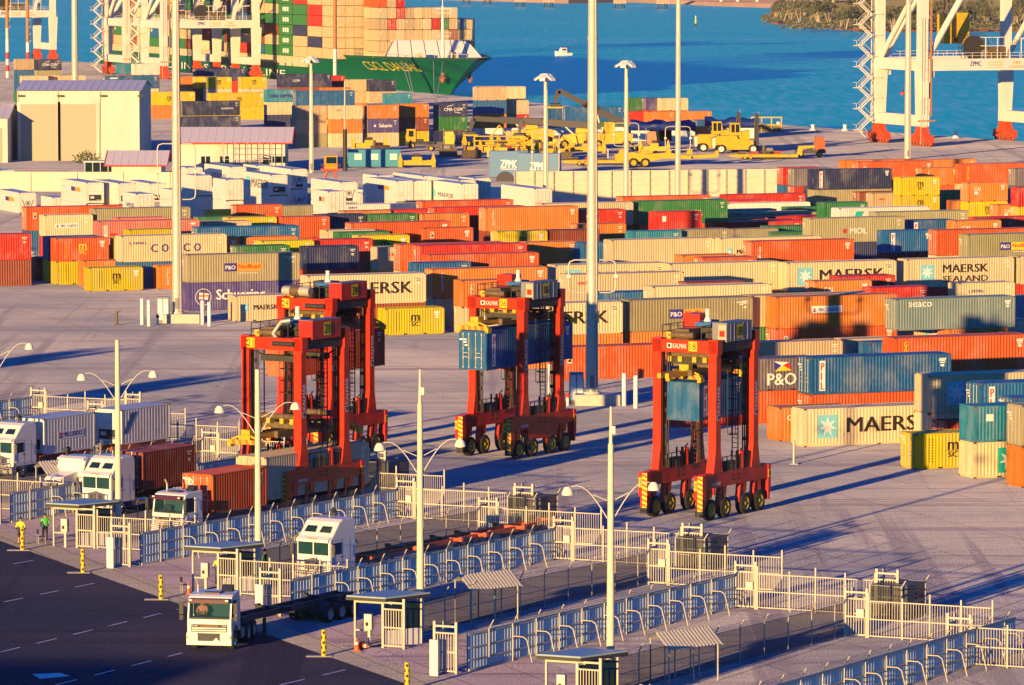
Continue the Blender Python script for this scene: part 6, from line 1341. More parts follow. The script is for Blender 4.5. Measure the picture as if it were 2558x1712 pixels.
# blue boxes on the shaded ground
def blue_box(px,py,L_,rz,txt,label,lightc=(.06,.19,.42)):
    p=P(px,py); t=empty('site_container',(p.x,p.y,0),rz,label,'site container'); m=mat('site_box_blue',lightc,.5,var=.12); g=MB().use(m); g.box(0,0,.1,L_,2.6,4.3); 
    for x in(0,L_): g.box(x-.08,-.05,0,x+.08,.1,4.35)
    g.build('body',t); g=MB().use(M_white); g.text(txt,L_*.3,1.6,2.9,1.3,-.03); g.rect(L_*.3,1.35,L_*.3+2.9,1.45,-.03) ; g.build('lettering',t); return t
blue_box(1222,444,6.2,R(-7),'ZPMC','pale blue maker box with large white capitals, left one'); blue_box(1292,450,6.8,R(-9),'ZPMC','brighter blue maker box with smaller white emblem, right one')
for i,(px,py) in enumerate(((1262,452),(1305,452),(1355,452))):
    p=P(px,py); t=MB().use(M_boom); t.loft([[(.0+1.5*cos(a),y,1.5*sin(a)) for a in [PI*k/8 for k in range(9)]] for y in(0,2.2)],close=True,cap=True); o=t.build('cable_drum',None,(p.x,p.y-2,0)); tag(o,('left','middle','right')[i]+' dark half round cover in front of the blue maker boxes','cover','dark half round covers')
p=P(868,420); t=empty('site_cabin',(p.x,p.y,0),R(2),'low blue site cabin behind the white refrigerated boxes','cabin'); g=MB().use(mat('cabin_blue',(.04,.28,.42),.5)); g.box(0,0,.2,9,2.8,3.1); g.build('wall',t)
for x in(1.2,4.,7.2): g=MB().use(M_whitep).box(x,-.04,1.4,x+1.2,-.01,2.4); g.build('window',t)
# orange and yellow hut on legs
p=P(826,472); t=empty('control_hut',(p.x,p.y,0),R(10),'yellow glazed control hut on red legs behind the white boxes','hut'); g=MB().use(M_yv); g.box(-1.3,-1.3,4.4,1.3,1.3,4.7); g.box(-1.3,-1.3,6.9,1.3,1.3,7.2)
for x in(-1.25,1.15):
    for y in(-1.25,1.15): g.box(x,y,4.7,x+.14,y+.14,6.9)
g.box(-1.3,-1.3,4.7,1.3,-1.2,5.5); hb=g.build('hut_frame',t); g=MB().use(M_glass).box(-1.1,-1.1,5.,1.1,1.1,6.85); g.build('glazing',hb); g=MB().use(M_tred); g.box(-1.9,-1.9,4.0,1.9,1.9,4.4)
for z in(4.9,5.3): g.bar((-1.9,-1.9,z),(1.9,-1.9,z),.07); g.bar((-1.9,-1.9,z),(-1.9,1.9,z),.07)
g.build('platform',t)
for a,b in((-1,-1),(1,-1),(-1,1),(1,1)): g=MB().use(M_tred); g.bar((a*.6,b*.6,4.),(a*2.2,b*1.6,0),.2); g.build('leg',t)
t.scale=(.72,.72,.72)
g=MB().use(M_steel); p=P(862,428); g.tube((0,0,0),(0,0,7),.35,n=12); g.use(M_cp).tube((0,0,7),(0,0,15),.13,n=8); o=g.build('service_pole',None,(p.x,p.y,0)); tag(o,'pole with a thick dark lower sleeve beside the yellow control hut','pole')
# yellow cage, blue drums and items by the wall
p=P(1877,330); t=empty('work_cage',(p.x,p.y,0),R(-5),'yellow open work cage near the water edge','cage'); g=MB().use(M_yv)
for x in(0,2,4,6): 
    for y in(0,2.2): g.bar((x,y,0),(x,y,3.),.15)
for z in(1.4,2.9): g.bar((0,0,z),(6,0,z),.14); g.bar((0,2.2,z),(6,2.2,z),.14)
g.build('frame',t); g=MB().use(M_oily).box(0,0,.1,6,2.2,1.3); g.build('base',t)
p=P(1845,437); g=MB().use(CMAT['navy']); rr=random.Random(3)
for i in range(14): g.tube((i*.7,0,.5),(i*.7+.6,0,.5+rr.uniform(-.1,.2)),.45,n=8)
o=g.build('hose_bundle',None,(p.x,p.y,0)); tag(o,'long dark blue bundle lying behind the panelled wall','bundle')
for i,(px,py) in enumerate(((1944,302+18),(2030,309+18),(2110,300+27),(2386,331+14))):
    p=P(px if i<2 else px,py); g=MB().use(M_whitep); g.tube((0,0,0),(0,0,.5),.8,.5,n=10); g.tube((0,0,.5),(0,0,1.3),.35,.45,n=10); o=g.build('mooring_bollard',None,(p.x,p.y-1,0)); tag(o,'mooring bollard on the quay edge, '+('first','second','third','fourth')[i]+' from the left','bollard','mooring bollards along the quay')
# more of the machine park, and an unseen building added behind us to shadow the road
for i,(px,py,rz,ln,l) in enumerate(((1160,372,8,5,'yellow spreader at the far left of the machine crowd'),(1222,395,-4,5,'low yellow spreader in front of the work platform'),(1330,398,6,6,'yellow spreader in front of the loop of the flood-lit mast'),(1352,372,-8,6.5,'yellow spreader right of the reach stacker numbered 41'),(1425,385,3,6,'yellow spreader just left of the thickest mast'),(1600,384,-3,5,'yellow spreader beside the second flood-lit mast'))): spreader_unit(px,py,R(rz),ln,l)
def engine(px,py,label,c):
    p=P(px,py); t=empty('engine_unit',(p.x,p.y,0),R(px%40),label,'engine','spare engines in the machine park'); g=MB().use(M_oily); g.box(-1.6,-.8,.2,1.6,.8,1.5); g.tube((-1.2,0,1.5),(-1.2,0,2.4),.3,n=8); g.tube((.4,-.9,1.),(.4,.9,1.),.6,n=10); g.build('block',t); g=MB().use(M_boom); g.box(-2.,-1.,0,2.,1.,.2); g.build('skid',t); g=MB().use(c); g.box(-.8,-.6,1.5,.3,.6,2.0); g.build('cover',t)
for a in((1178,396,'dark engine on a skid left of the work platform',M_yv),(1270,392,'dark engine on a skid right of the work platform',M_tred),(1310,400,'dark engine on a skid below the flood-lit mast loop',M_yv),(1372,392,'dark engine on a skid right of the flood-lit mast',M_grey),(1405,400,'dark engine on a skid near the flat yellow trailer',M_yv),(1925,398,'dark engine on a skid behind the low yellow trailer',M_grey),(1120,392,'dark engine on a skid in front of the yellow tractor',M_grey),(950,384,'dark engine on a skid near the left spreader',M_boom)): engine(*a)
M_tarp=mat('blue_tarpaulin',(.01,.03,.22),.45,var=.4,scale=1.5,bump=.6,bscale=1.)
for i,(px,py,w_,l) in enumerate(((1575,352,8,'dark blue tarpaulin covered load, left one'),(1620,352,9,'dark blue tarpaulin covered load in the middle'),(1760,345,10,'dark blue tarpaulin covered load behind the forklifts'))):
    p=P(px,py); rr=random.Random(i); g=MB().use(M_tarp); rings=[]
    for k in range(9):
        x=w_*k/8; h=3.6+rr.uniform(-.4,.5); rings.append([(x,-1.4,2.0),(x+.1,-1.3,h*.9),(x,-.4,h+.2),(x,.5,h),(x,1.4,h*.85),(x,1.5,2.0)])
    g.loft(rings); g.use(M_whitep).box(.1,-1.2,0,w_-.1,1.2,2.0); o=g.build('covered_load',None,(p.x,p.y,0)); tag(o,l,'covered load','tarpaulin covered loads by the quay')
gable((-126,150,0),0.,60,15,9.6,1.6,M_shed,M_shroof,'office block outside the lower left corner, casting its shadow on the road','building',None,.4,'shadow_building')
# ---------------------------------------------------------------- quay cranes
M_crane=mat('crane_white',(.78,.73,.66),.5,var=.06,scale=.4,dirt=(.5,.35,.22,.15)); M_bogie=mat('bogie_red',(.62,.08,.02),.5,var=.25,scale=1); M_cable=mat('brown_cable_track',(.42,.20,.08),.7)
def crane(o,label,big):
    t=empty('quay_crane',o,YAW,label,'crane','white ship to shore cranes along the quay'); G_=27.; Bs=18.5; H=44.
    for x in(0,G_):
        for y in(0,Bs):
            g=MB().use(M_crane); s=1 if y==0 else -1
            g.prism([(x-1.0,5.8),(x+1.0,5.8),(x+1.4,14.2),(x-1.2,14.2)],y-.9,y+.9)
            vs=[];  g.box(x-.85,y-.85,16.3,x+.85,y+.85,H)
            g.add([(x-1,y-.9,5.8),(x+1,y-.9,5.8),(x+1,y+s*2.6,5.8),(x-1,y+s*2.6,5.8),(x-1,y-.9,14.1),(x+1,y-.9,14.1),(x+1,y+s*1.3,14.1),(x-1,y+s*1.3,14.1)],[(0,3,2,1),(4,5,6,7),(0,1,5,4),(1,2,6,5),(2,3,7,6),(3,0,4,7)]) if 0 else None
            g.build('leg',t)
            # bogies
            g=MB().use(M_bogie); g.prism([(-2.2,1.9),(-1.2,3.7),(1.2,3.7),(2.2,1.9)],-.7,.7)
            for k in(-1,1): g.prism([(k*2.1-1.7,.7),(k*2.1-1.2,2.1),(k*2.1+1.2,2.1),(k*2.1+1.7,.7)],-.8,.8)
            g.box(-.9,-1.0,2.2,.9,1.0,3.4)
            b=g.build('bogie',t); b.location=(x,y,0); b.rotation_euler=(0,0,PI/2)
            for k in(-3.3,-2.0,-.9,.9,2.0,3.3):
                g=MB().wheel(k,0,.5,.5,.7,M_bogie,M_steel,12); g.build('wheel',b)
            g=MB().use(M_grey)
            for k in(-2.6,-.4,1.8): g.box(k,-1.3,.9,k+.6,-.8,1.5)
            g.build('motor',b)
    for x in(0,G_):
        g=MB().use(M_crane); g.box(x-.9,-1.2,3.7,x+.9,Bs+1.2,5.8); g.build('sill_beam',t)
        g=MB().use(M_crane); g.box(x-.85,.85,14.1,x+.85,Bs-.85,16.25); g.build('portal_tie',t)
    for y in(0,Bs):
        g=MB().use(M_crane); g.box(-1.2,y-.85,14.1,G_+.9,y+.85,16.3)
        g.box(.85,y-.6,12.9,2.2,y+.6,14.1); pb=g.build('portal_beam',t)
        if y==0:
            g=MB().use(M_navyl).text('ZPMC',9.5,14.9,2.4,.9,-.87); g.use(M_orl)
            for k in range(5): g.rect(13.2,14.6+k*.28,16.4,14.68+k*.28,-.87)
            g.text('54M',18.5,15.2,1.6,.6,-.87); g.text('CLEARANCE',17.6,14.5,3.4,.5,-.87); g.build('lettering',pb)
        g=MB().use(M_crane); g.tube((1.2,y,16.6),(G_*.62,y,H-2),.62,n=10); g.build('diagonal_brace',t)
        g=MB().use(M_crane)
        for x in range(0,28,2): g.bar((x,y-.8,16.3),(x,y-.8,17.4),.07)
        for z in(16.85,17.4): g.bar((0,y-.8,z),(G_,y-.8,z),.07)
        g.build('railing',t)
    for x in(0,G_): g=MB().use(M_crane); g.tube((x,Bs-1,16.4),(x,.8,31),.55,n=10); g.build('side_brace',t)
    # top frame and boom above the picture
    g=MB().use(M_crane)
    for y in(0,Bs): g.box(-1,y-.9,H,G_+1,y+.9,H+2)
    for x in(0,G_): g.box(x-.9,0,H,x+.9,Bs,H+2)
    for y in(6.5,12): g.box(-22,y-.7,H+2,72,y+.7,H+4.2)
    g.build('boom',t)
    g=MB().use(M_crane); g.box(-8,5,H+4.2,8,13.5,H+9); g.build('machinery_house',t)
    # zigzag stairs on the far landside leg
    g=MB().use(M_crane); z=.5; s=1; xs=-1.6; y=Bs
    while z<34:
        a=(xs-(.6 if s>0 else 2.9),y-.3,z); b=(xs-(2.9 if s>0 else .6),y-.3,z+2.0)
        for dy in(-.9,.3): g.bar((a[0],a[1]+dy,a[2]),(b[0],b[1]+dy,b[2]),.08,.2); g.bar((a[0],a[1]+dy,a[2]+1.),(b[0],b[1]+dy,b[2]+1.),.06)
        if s>0: g.box(b[0]-.9,y-1.3,b[2]-.08,b[0]+.1,y+.2,b[2]+.06); g.bar((b[0]-.9,y-1.3,b[2]+1),(b[0]-.9,y+.2,b[2]+1),.07); g.bar((b[0]-.9,y-1.3,b[2]),(b[0]-.9,y-1.3,b[2]+1),.07)
        else: g.box(b[0]-.2,y-1.3,b[2]-.08,0,y+.2,b[2]+.04)
        z+=2.0; s=-s
    for zz in range(4,34,5): g.bar((-1.8,y-.3,zz),(-1.8,y-.3,zz+5),.15)
    g.build('stairway',t)
    g=MB().use(M_cable); g.box(1.1,-1.1,5.5,1.45,-.9,H); g.box(-1.5,-1.25,4.6,G_*.08,-1.21,4.9) ; g.build('cable_track',t)
    g=MB().use(M_crane)
    for zz in range(4,26,2): g.bar((-.9,-1.3,zz*.9),(.3,-1.3,zz*.9),.06)
    for xx in(-.9,-.4,.3): g.bar((xx,-1.3,.3),(xx,-1.3,24),.07)
    g.box(-.4,-1.5,9,.6,-1.,12); g.build('access_ladder',t)
    # cable reel on the portal beam
    g=MB().use(M_steel); c=Vector((11.5,1.6,18.4)); 
    for i in range(24):
        a=2*PI*i/24; b=2*PI*(i+1)/24
        for r in(2.6,3.2): g.bar(c+Vector((r*cos(a),0,r*sin(a))),c+Vector((r*cos(b),0,r*sin(b))),.1)
        g.bar(c,c+Vector((3.2*cos(a),0,3.2*sin(a))),.07)
    g.tube(c-Vector((0,.3,0)),c+Vector((0,.3,0)),2.2,n=20); g.build('cable_reel',t)
    g=MB().use(M_crane)
    for x in(13.,15.5,18.):
        for y in(-.4,1.8): g.bar((x,y,16.3),(x,y,20.2),.14)
    for z in(18.6,20.2): g.box(12.8,-.5,z,18.2,2.,z+.12)
    g.use(M_oily).box(14,.0,16.3,17.5,1.4,18.4); g.use(M_grey).tube((13.6,.6,17.2),(13.6,2.,17.2),.8,n=12); g.use(M_crane)
    for x in(20.5,23): g.bar((x,-.4,16.3),(x,-.4,20),.14)
    g.bar((20.5,-.4,20),(25,-.4,20.3),.25); g.build('machinery_deck',t)
    if big:
        g=MB().use(M_yv); g.box(7.5,6,19,9.6,9,24.5); g.box(10.4,6,19,12.8,9,24.8); g.use(M_oily).box(9.6,6.4,19.5,10.4,8.6,24)
        g.use(M_boom)
        for x in(8.2,9.2,10.8,12.2): g.bar((x,7.5,24.5),(x,7.5,46),.1)
        hb=g.build('head_block',t)
    return t
rx,ry=-.366,.9305
def rail(px): d=5180400/(px+3449); return (431.7-.394*d,d,0)
crane(rail(2303),'large white quay crane at the right edge, red bogies on the quay',True)
crane(rail(411),'white quay crane second from the left, in front of the ship deck boxes',False); crane(rail(318),'white quay crane left of the one before the ship, zigzag stairs over blue water',False); crane(rail(-70),'white quay crane cut off by the top left corner',False)
# ---------------------------------------------------------------- container ship (local x runs aft, local +y is the side facing us)
SO=Vector((-17.2,1290,0)); SA=R(111); ship=empty('container_ship',SO,SA,'green hulled container ship loaded with boxes, bow pointing right','ship')
M_hull=mat('hull_green',(.004,.135,.07),.45,var=.12,scale=.08,dirt=(.05,.12,.06,.3)); M_sdeck=mat('ship_deck_cream',(.70,.58,.40),.6)
TD=[(-22,.3),(-19,3),(-14,6.5),(-8,9.5),(0,12.6),(8,15.),(14,16.6),(25,18.8),(40,20.6),(55,21.3),(300,21.3)]
TW=[(-22,0.02),(-8,.02),(0,.3),(6,2.),(14,5.5),(28,11),(48,17),(75,20.6),(100,21.3),(300,21.3)]
def itp(T,t):
    for (a,b),(c,d) in zip(T,T[1:]):
        if t<=c: return b+(d-b)*max(0,(t-a))/(c-a)
    return T[-1][1]
def hb(t,z):
    zz=max(0,(z+4.6)/12.); 
    if t<0: # raked stem: hull only above a rising line
        z0=-4.6+12.*((-t)/22.)**.75; 
        if z<z0: return .02
        return .05+itp(TD,t)*((z-z0)/(7.5-z0+.01))**1.1
    return itp(TW,t)+(itp(TD,t)-itp(TW,t))*min(1,zz)**1.5
def zdeck(t): return 7.5 if t<46 else (4.2 if t>56 else 7.5-3.3*(t-46)/10)
ts=[-22,-20,-17,-14,-11,-8,-5,-2,0,3,6,10,14,20,26,34,42,46,51,56,70,90,120,160,200,262]
g=MB().use(M_hull)
for sg in(1,-1):
    rings=[]
    for t in ts:
        zd=zdeck(t); zs=[-4.6+(zd+4.6)*i/9 for i in range(10)]
        if t<0:
            z0=-4.6+12.*((-t)/22.)**.75; zs=[z0+(zd-z0)*i/9 for i in range(10)]
        rings.append([(t,sg*hb(t,z),z) for z in zs])
    vs=[p for r in rings for p in r]; fs=[]
    for k in range(len(rings)-1):
        for i in range(9):
            f=(k*10+i,(k+1)*10+i,(k+1)*10+i+1,k*10+i+1); fs.append(f if sg<0 else f[::-1])
    g.add(vs,fs,True)
g.add([(262,-21.3,-4.6),(262,21.3,-4.6),(262,21.3,4.2),(262,-21.3,4.2)],[(0,1,2,3)]); g.build('hull',ship)
g=MB().use(M_sdeck); L1=[(t,hb(t,zdeck(t))-.1) for t in ts]; 
for (a,b),(c,d) in zip(L1,L1[1:]): za,zc=zdeck(a)-.6,zdeck(c)-.6; g.add([(a,-b,za),(a,b,za),(c,d,zc),(c,-d,zc)],[(0,3,2,1)])
for t in range(58,250,6): g.box(t,19.6,3.5,t+4.4,21.,6.2)
g.build('deck',ship)
g=MB().use(M_whitep)
for k in range(7):
    a=-14+28*k/7; b=-14+28*(k+1)/7
    def tp(y): return max(-10.5,min(10.5,y*.95))
    g.add([(11.5,a,6.9),(11.5,b,6.9),(14.,tp(b),11.6),(14.,tp(a),11.6)],[(0,1,2,3)] if 0 else [(3,2,1,0)])
g.add([(11.6,-14,6.9),(11.6,14,6.9),(14.1,10.5,11.6),(14.1,-10.5,11.6)],[(0,1,2,3)])
g.use(M_maroon)
for k in range(8): a=-14+28*k/7; g.bar((11.45,a,6.9),(13.95,max(-10.5,min(10.5,a*.95)),11.6),.12)
g.use(M_whitep).box(14,-10.5,11.3,17,10.5,11.6); g.build('breakwater',ship)
g=MB().use(M_whitep); g.tube((4,0,6.9),(4,0,21),.55,.3,n=10); g.tube((4,0,21),(4,0,23.5),.12,n=6)
for z in(12.8,19.): g.box(3.2,-1.8,z,4.8,1.8,z+.2); g.bar((3.2,-1.8,z+1),(3.2,1.8,z+1),.08); g.bar((3.2,-1.8,z),(3.2,-1.8,z+1),.08); g.bar((3.2,1.8,z),(3.2,1.8,z+1),.08)
g.box(3.6,-2.2,20.2,4.,2.2,20.5); g.build('foremast',ship)
def hulltext(txt,t0,t1,z0,z1,m,name='hull_lettering'):
    vs,fs=text_polys(txt); g=MB().use(m); out=[]
    for a,b in vs: t=t0+(t1-t0)*a; z=z0+(z1-z0)*b; out.append((t-.1,hb(t,z)+.22,z))
    g.add(out,fs); g.build(name,ship)
hulltext('CSCL DALIAN',23,-1,3.5,5.9,M_yel); hulltext('CHINA SHIPPING LINE',190,75,.2,2.2,M_white)
M_rust=mat('rusty_anchor',(.45,.14,.06),.8,var=.3)
for sg in(1,-1):
    y=hb(-6,2.6)+.4; t_=-6.5; g=MB().use(M_rust); g.bar((t_,sg*y,3.6),(t_-.2,sg*(y+.2),.9),.6); g.bar((t_-1.6,sg*y,2.2),(t_-.2,sg*(y+.3),.8),.5); g.bar((t_+1.4,sg*(y+.3),2.2),(t_-.2,sg*(y+.3),.8),.5); g.build('anchor',ship)
    g=MB().use(M_hull); g.tube((t_+.3,sg*(y-1.6),4.),(t_-.2,sg*(y+.1),3.),1.3,1.0,n=12); g.build('anchor_pocket',ship)
g=MB().use(M_sdeck)
for t in ts[1:17]:
    y=hb(t,7.5); g.bar((t,y-.2,7.4),(t,y-.2,8.5),.1); 
for (a,b),(c,d) in zip(list(zip(ts,[hb(t,7.5)-.2 for t in ts]))[1:16],list(zip(ts,[hb(t,7.5)-.2 for t in ts]))[2:17]): g.bar((a,b,8.5),(c,d,8.5),.08)
for (t,y) in((20,12),(24,9),(8,-6),(6,5)): g.box(t,y,6.9,t+1.6,y+1.6,8.4)
g.build('bow_fittings',ship)
SM=Matrix.Translation(SO)@Matrix.Rotation(SA,4,'Z')
def sw(t,y,z): return SM@Vector((t,y,z))
for i,(t,z,px,py) in enumerate(((14,7.2,890,199),(3,6.5,1028,232),(1,6.5,1033,233),(-9,6.5,1085,243),(-12,6.5,1091,244))):
    a=sw(t,hb(t,z),z); b=P(px,py,0); g=MB().use(M_cp); g.tube(a,b,.09,n=5); o=g.build('mooring_line'); tag(o,('first','second','third','fourth','fifth')[i]+' mooring line from the left between the ship bow and the quay','rope','mooring lines at the ship bow')
# boxes of the forward bay, one object each
hts=[6,6,6,5,5,5,5,5,5,4,4]; spec={(4,2):'red',(3,1):'red',(3,6):'red',(3,7):'green',(3,9):'blue',(2,8):'brown',(5,1):'beige',(5,2):'red',(5,0):'hapag',(4,8):'cream'}
ordn=('first','second','third','fourth','fifth','sixth','seventh','eighth','ninth','tenth','eleventh')
for i,h_ in enumerate(hts):
    for k in range(h_):
        y=14.-W-i*2.53; col=spec.get((k,i),'beige' if (i*7+k*3)%4 else 'cream')
        o=container('shipping_container',sw(16,y,5.5+k*3.),SA,40,col,'none',(i+k)%2==0)
        o['label']='%s box end on the green ship bow bay, %s from left, %s tier up'%(CNAME[col],ordn[i],ordn[k]); o['group']='containers on the forward bay of the ship'
g=MB(); gl=MB().use(M_white); rs=random.Random(11)
for b in range(18):
    t=30+b*12.75
    if t>250: break
    for k in range(7):
        z=6.3+k*2.92
        for i in range(6 if b==0 else 2):
            y=21.2-W-i*2.52
            if b==3: c='green'
            elif b==2: c=['beige','beige','navy','green','green','red','beige'][k] if i==0 else 'beige'
            elif b==1: c=['beige','navy','beige','red','red','beige','beige'][k] if i==0 else 'beige'
            elif b==0: c='beige' if rs.random()<.9 else 'olive'
            else: c=rs.choice(['green','beige','red','navy','green','cream','brown','blue'])
            fill_box(g,sw(t,y,z),Vector((cos(SA),sin(SA),0)),12.1,2.8,CMAT[c])
            if b==3 and i==0:
                for q,(aa,bb) in enumerate(((3.,4.6),(5.,6.6),(7.,8.2))): gl.add([tuple(sw(t+x_,21.3,z+z_)) for x_,z_ in((bb,.8),(aa,.8),(aa,2.),(bb,2.))],[(3,2,1,0)])
g.v+=[]; o0=len(g.v); g.use(M_white); g.add(gl.v,gl.f)
o=g.build('ship_deck_containers'); tag(o,'stacked boxes along the length of the green ship behind the forward bay','shipping containers',kind='stuff')
# ---------------------------------------------------------------- striped poles
def striped(px,py,zs,label):
    p=P(px,py); t=empty('striped_pole',(p.x,p.y,0),0,label,'pole','red and white banded poles'); prev=0
    m3=(M_whitep,M_trim,M_whitep,M_trim,M_whitep,M_mast)
    g=MB()
    for i,z in enumerate(zs): g.use(m3[i%6] if i<len(zs)-1 else M_cable); g.tube((0,0,prev),(0,0,z),.5,n=12); prev=z
    g.build('pole',t); g=MB().use(M_rod)
    for z in range(int(zs[-2]),int(zs[-1]),2): g.bar((.5,-.2,z),(.9,-.2,z+.6),.1)
    g.build('step_bar',t)
striped(70,195,(1.9,3.6,5.3,7.2,9.9,10.,42),'red and white banded pole with brown upper part, second from left'); striped(19,195,(1.9,3.6,5.3,7.2,11,14,42),'red and white banded pole at the left edge'); striped(837,224,(1.7,3.7,7.,7.1,10.4,10.5,42),'red and white banded pole in front of the ship hull')
# ---------------------------------------------------------------- far shore, trees, jetty, boat
def terr(name,col,t2,sc): return mat(name,col,.95,var=.35,scale=sc,dirt=(*t2,.8),spec=.1,diffr=1.)
M_grass=terr('shore_grass',(.20,.17,.07),(.09,.13,.04),.02); M_mud=terr('mud_bank',(.22,.09,.07),(.12,.05,.05),.1); M_far=terr('far_embankment',(.34,.22,.20),(.2,.14,.12),.01)
def land(pts,z0,z1,m,name):
    g=MB().use(m); g.hprism([(p.x,p.y) for p in pts][::-1],z0,z1); return struct(name,g)
sh=[P(1905,52,-4),P(1935,60,-4),P(2000,66,-4),P(2090,74,-4),P(2170,81,-4),P(2260,80,-4),P(2400,79,-4),P(2700,80,-4)]
bk=[P(3300,60,-4),P(3300,-60,-4),P(2300,-60,-4),P(2000,14,-4),P(1930,30,-4)]
land(sh+bk,-6,-3.2,M_mud,'mud_bank')
sh2=[p+Vector((0,14,0)) for p in sh]; land(sh2+[p+Vector((10,10,0)) for p in bk],-6,-2.2,M_grass,'far_shore')
fz=[P(-400,4,-4),P(1280,4,-4),P(1420,9,-4),P(1560,6,-4),P(1700,11,-4),P(1800,16,-4),P(1930,20,-4),P(2100,12,-4)]
land([fz[4],fz[5],fz[6],fz[7],Vector((2500,9000,0)),Vector((-2500,9000,0)),fz[2],fz[3]],-6,-1.5,M_far,'far_embankment')
M_lf=[mat('foliage_a',(.15,.155,.08),.8,var=.4,scale=.5),mat('foliage_b',(.10,.12,.06),.8,var=.4,scale=.5),mat('foliage_c',(.20,.18,.11),.8,var=.3,scale=.5)]; M_bark=mat('pale_bark',(.48,.38,.27),.85,var=.3)
def tree_proto(seed,h,r,kind):
    rr=random.Random(seed); t=empty('shore_tree',(0,0,0)); g=MB().use(M_bark); tips=[]
    for k in range(rr.choice((3,4,5))):
        a=rr.uniform(0,2*PI); ln=h*rr.uniform(.45,.62); d=Vector((cos(a)*rr.uniform(.1,.5),sin(a)*.3,1)); p=Vector((cos(a)*.4,sin(a)*.4,0)); q=p+d*ln*.55; s=q+Vector((d.x*1.5,d.y,1)).normalized()*ln*.5
        g.tube(p,q,.28,.18,n=6); g.tube(q,s,.18,.07,n=5); tips.append(s)
        for j in range(2): e=q+Vector((rr.uniform(-2,2),rr.uniform(-2,2),rr.uniform(1,3))); g.tube(q,e,.1,.04,n=4); tips.append(e)
    g.build('trunk',t); g=MB()
    cl=[Vector((s.x+rr.gauss(0,r*.3),s.y+rr.gauss(0,r*.3),s.z+rr.uniform(0,h*.3))) for s in tips for _ in(0,1)]
    for c in cl:
        g.use(M_lf[(kind+rr.choice((0,0,1)))%3]); cr=rr.uniform(.9,1.9)
        for i in range(60):
            n=Vector((rr.gauss(0,1),rr.gauss(0,1),rr.gauss(0,.7))); v=c+n.normalized()*cr*rr.random()**.4; b=Vector((rr.gauss(0,1),rr.gauss(0,1),rr.gauss(0,1))).normalized()*.34; e=b.cross(n).normalized()*.22
            g.add([v-b,v-e,v+b,v+e],[(0,1,2,3)])
    g.build('crown',t); return t
TK=['tall pale trunked tree with a thin crown','rounded bushy tree with leaning trunks','broad olive green tree with several trunks']
PR=[tree_proto(5,12,3.4,0),tree_proto(9,9,3.2,1),tree_proto(14,14,4.2,2)]
tx_=[(1935,50,0),(1955,56,2),(1975,52,0),(2000,60,2),(2022,57,1),(2048,62,0),(2072,60,2),(2100,68,1),(2112,73,1),(2133,62,2),(2150,72,1),(2178,60,0),(2240,62,1),(2262,55,0),(2285,60,2),(2335,58,0),(2352,64,1),(2375,56,2),(2398,60,0),(2420,66,1),(2440,58,2),(2466,62,0),(2530,66,0),(2545,60,2),(2520,58,1),(2556,70,2),(2010,40,1),(2080,36,2),(2200,38,0),(2300,40,1),(2380,34,2),(2450,40,0),(2130,30,1),(2540,36,0),(2230,76,1),(1948,40,1)]
for i,(px,py,k) in enumerate(sorted(tx_)):
    p=P(px,py,-2.4); first=PR[k].get('used') is None
    lb=TK[k]+' on the far shore, '+(ordn+('twelfth','thirteenth','fourteenth','fifteenth','sixteenth','seventeenth','eighteenth','nineteenth','twentieth','twenty first','twenty second','twenty third','twenty fourth','twenty fifth','twenty sixth','twenty seventh','twenty eighth','twenty ninth','thirtieth','thirty first','thirty second','thirty third','thirty fourth','thirty fifth','thirty sixth'))[i]+' from left'
    if first: o=PR[k]; o['used']=1; o.location=p; o.rotation_euler=(0,0,i*1.3); tag(o,lb)
    else: o=dup(PR[k],p,i*1.3,lb)
    if 'used' in o and o is not PR[k]: del o['used']
    s=.8+.35*((i*37)%10)/10; o.scale=(s*1.1,s*1.1,s); o['group']='trees along the far shore'; o['category']='tree'
for o in PR: del o['used']
rr=random.Random(4); g=MB()
for i in range(2600):
    px=rr.uniform(1910,2570); py=rr.uniform(20,72) if px>1960 else rr.uniform(40,56); p=P(px,py,-2.2); n=Vector((rr.gauss(0,1),rr.gauss(0,1),abs(rr.gauss(0,1)))).normalized(); h=rr.uniform(.5,2.2)
    g.use(M_lf[rr.randrange(3)])
    for j in range(5):
        c=p+Vector((rr.gauss(0,1.2),rr.gauss(0,1.2),rr.uniform(0,h))); b=Vector((rr.gauss(0,1),rr.gauss(0,1),rr.gauss(0,1))).normalized()*.7; e=b.cross(n).normalized()*.45; g.add([c-b,c-e,c+b,c+e],[(0,1,2,3)])
tag(g.build('shore_scrub'),'low scrub covering the far shore','scrub',kind='stuff')
M_pier=mat('pier_concrete',(.48,.34,.26),.85,var=.25,scale=.5)
for i,(px,py,wd) in enumerate(((1165,12,26),(1218,12,26),(1300,18,30),(1370,19,30),(1548,22,32),(1655,23,32))):
    p=P(px,py,-4); t=empty('mooring_dolphin',(p.x,p.y,-4),0,'concrete mooring platform on piles far across the water, %s from the left'%ordn[i],'jetty','mooring platforms across the water'); g=MB().use(M_pier); w_=wd/2/4.; g.box(-w_,-3,3.2,w_,3,7.); g.build('cap',t)
    for x in(-.8,-.4,.4,.8): g=MB().use(M_steel); g.bar((w_*x,-2,-1),(w_*x*.8,-1,3.3),.5); g.build('pile',t)
p=P(1160,3,-4); t=empty('far_jetty',(p.x,p.y,-4),0,'long thin jetty walkway linking the platforms across the water','jetty'); g=MB().use(M_cp); g.box(-10,0,5.6,300,1.2,6.3); g.build('deck',t)
for x in range(0,300,22): g=MB().use(M_steel); g.bar((x,.6,-1),(x,.6,5.6),.6); g.build('pile',t)
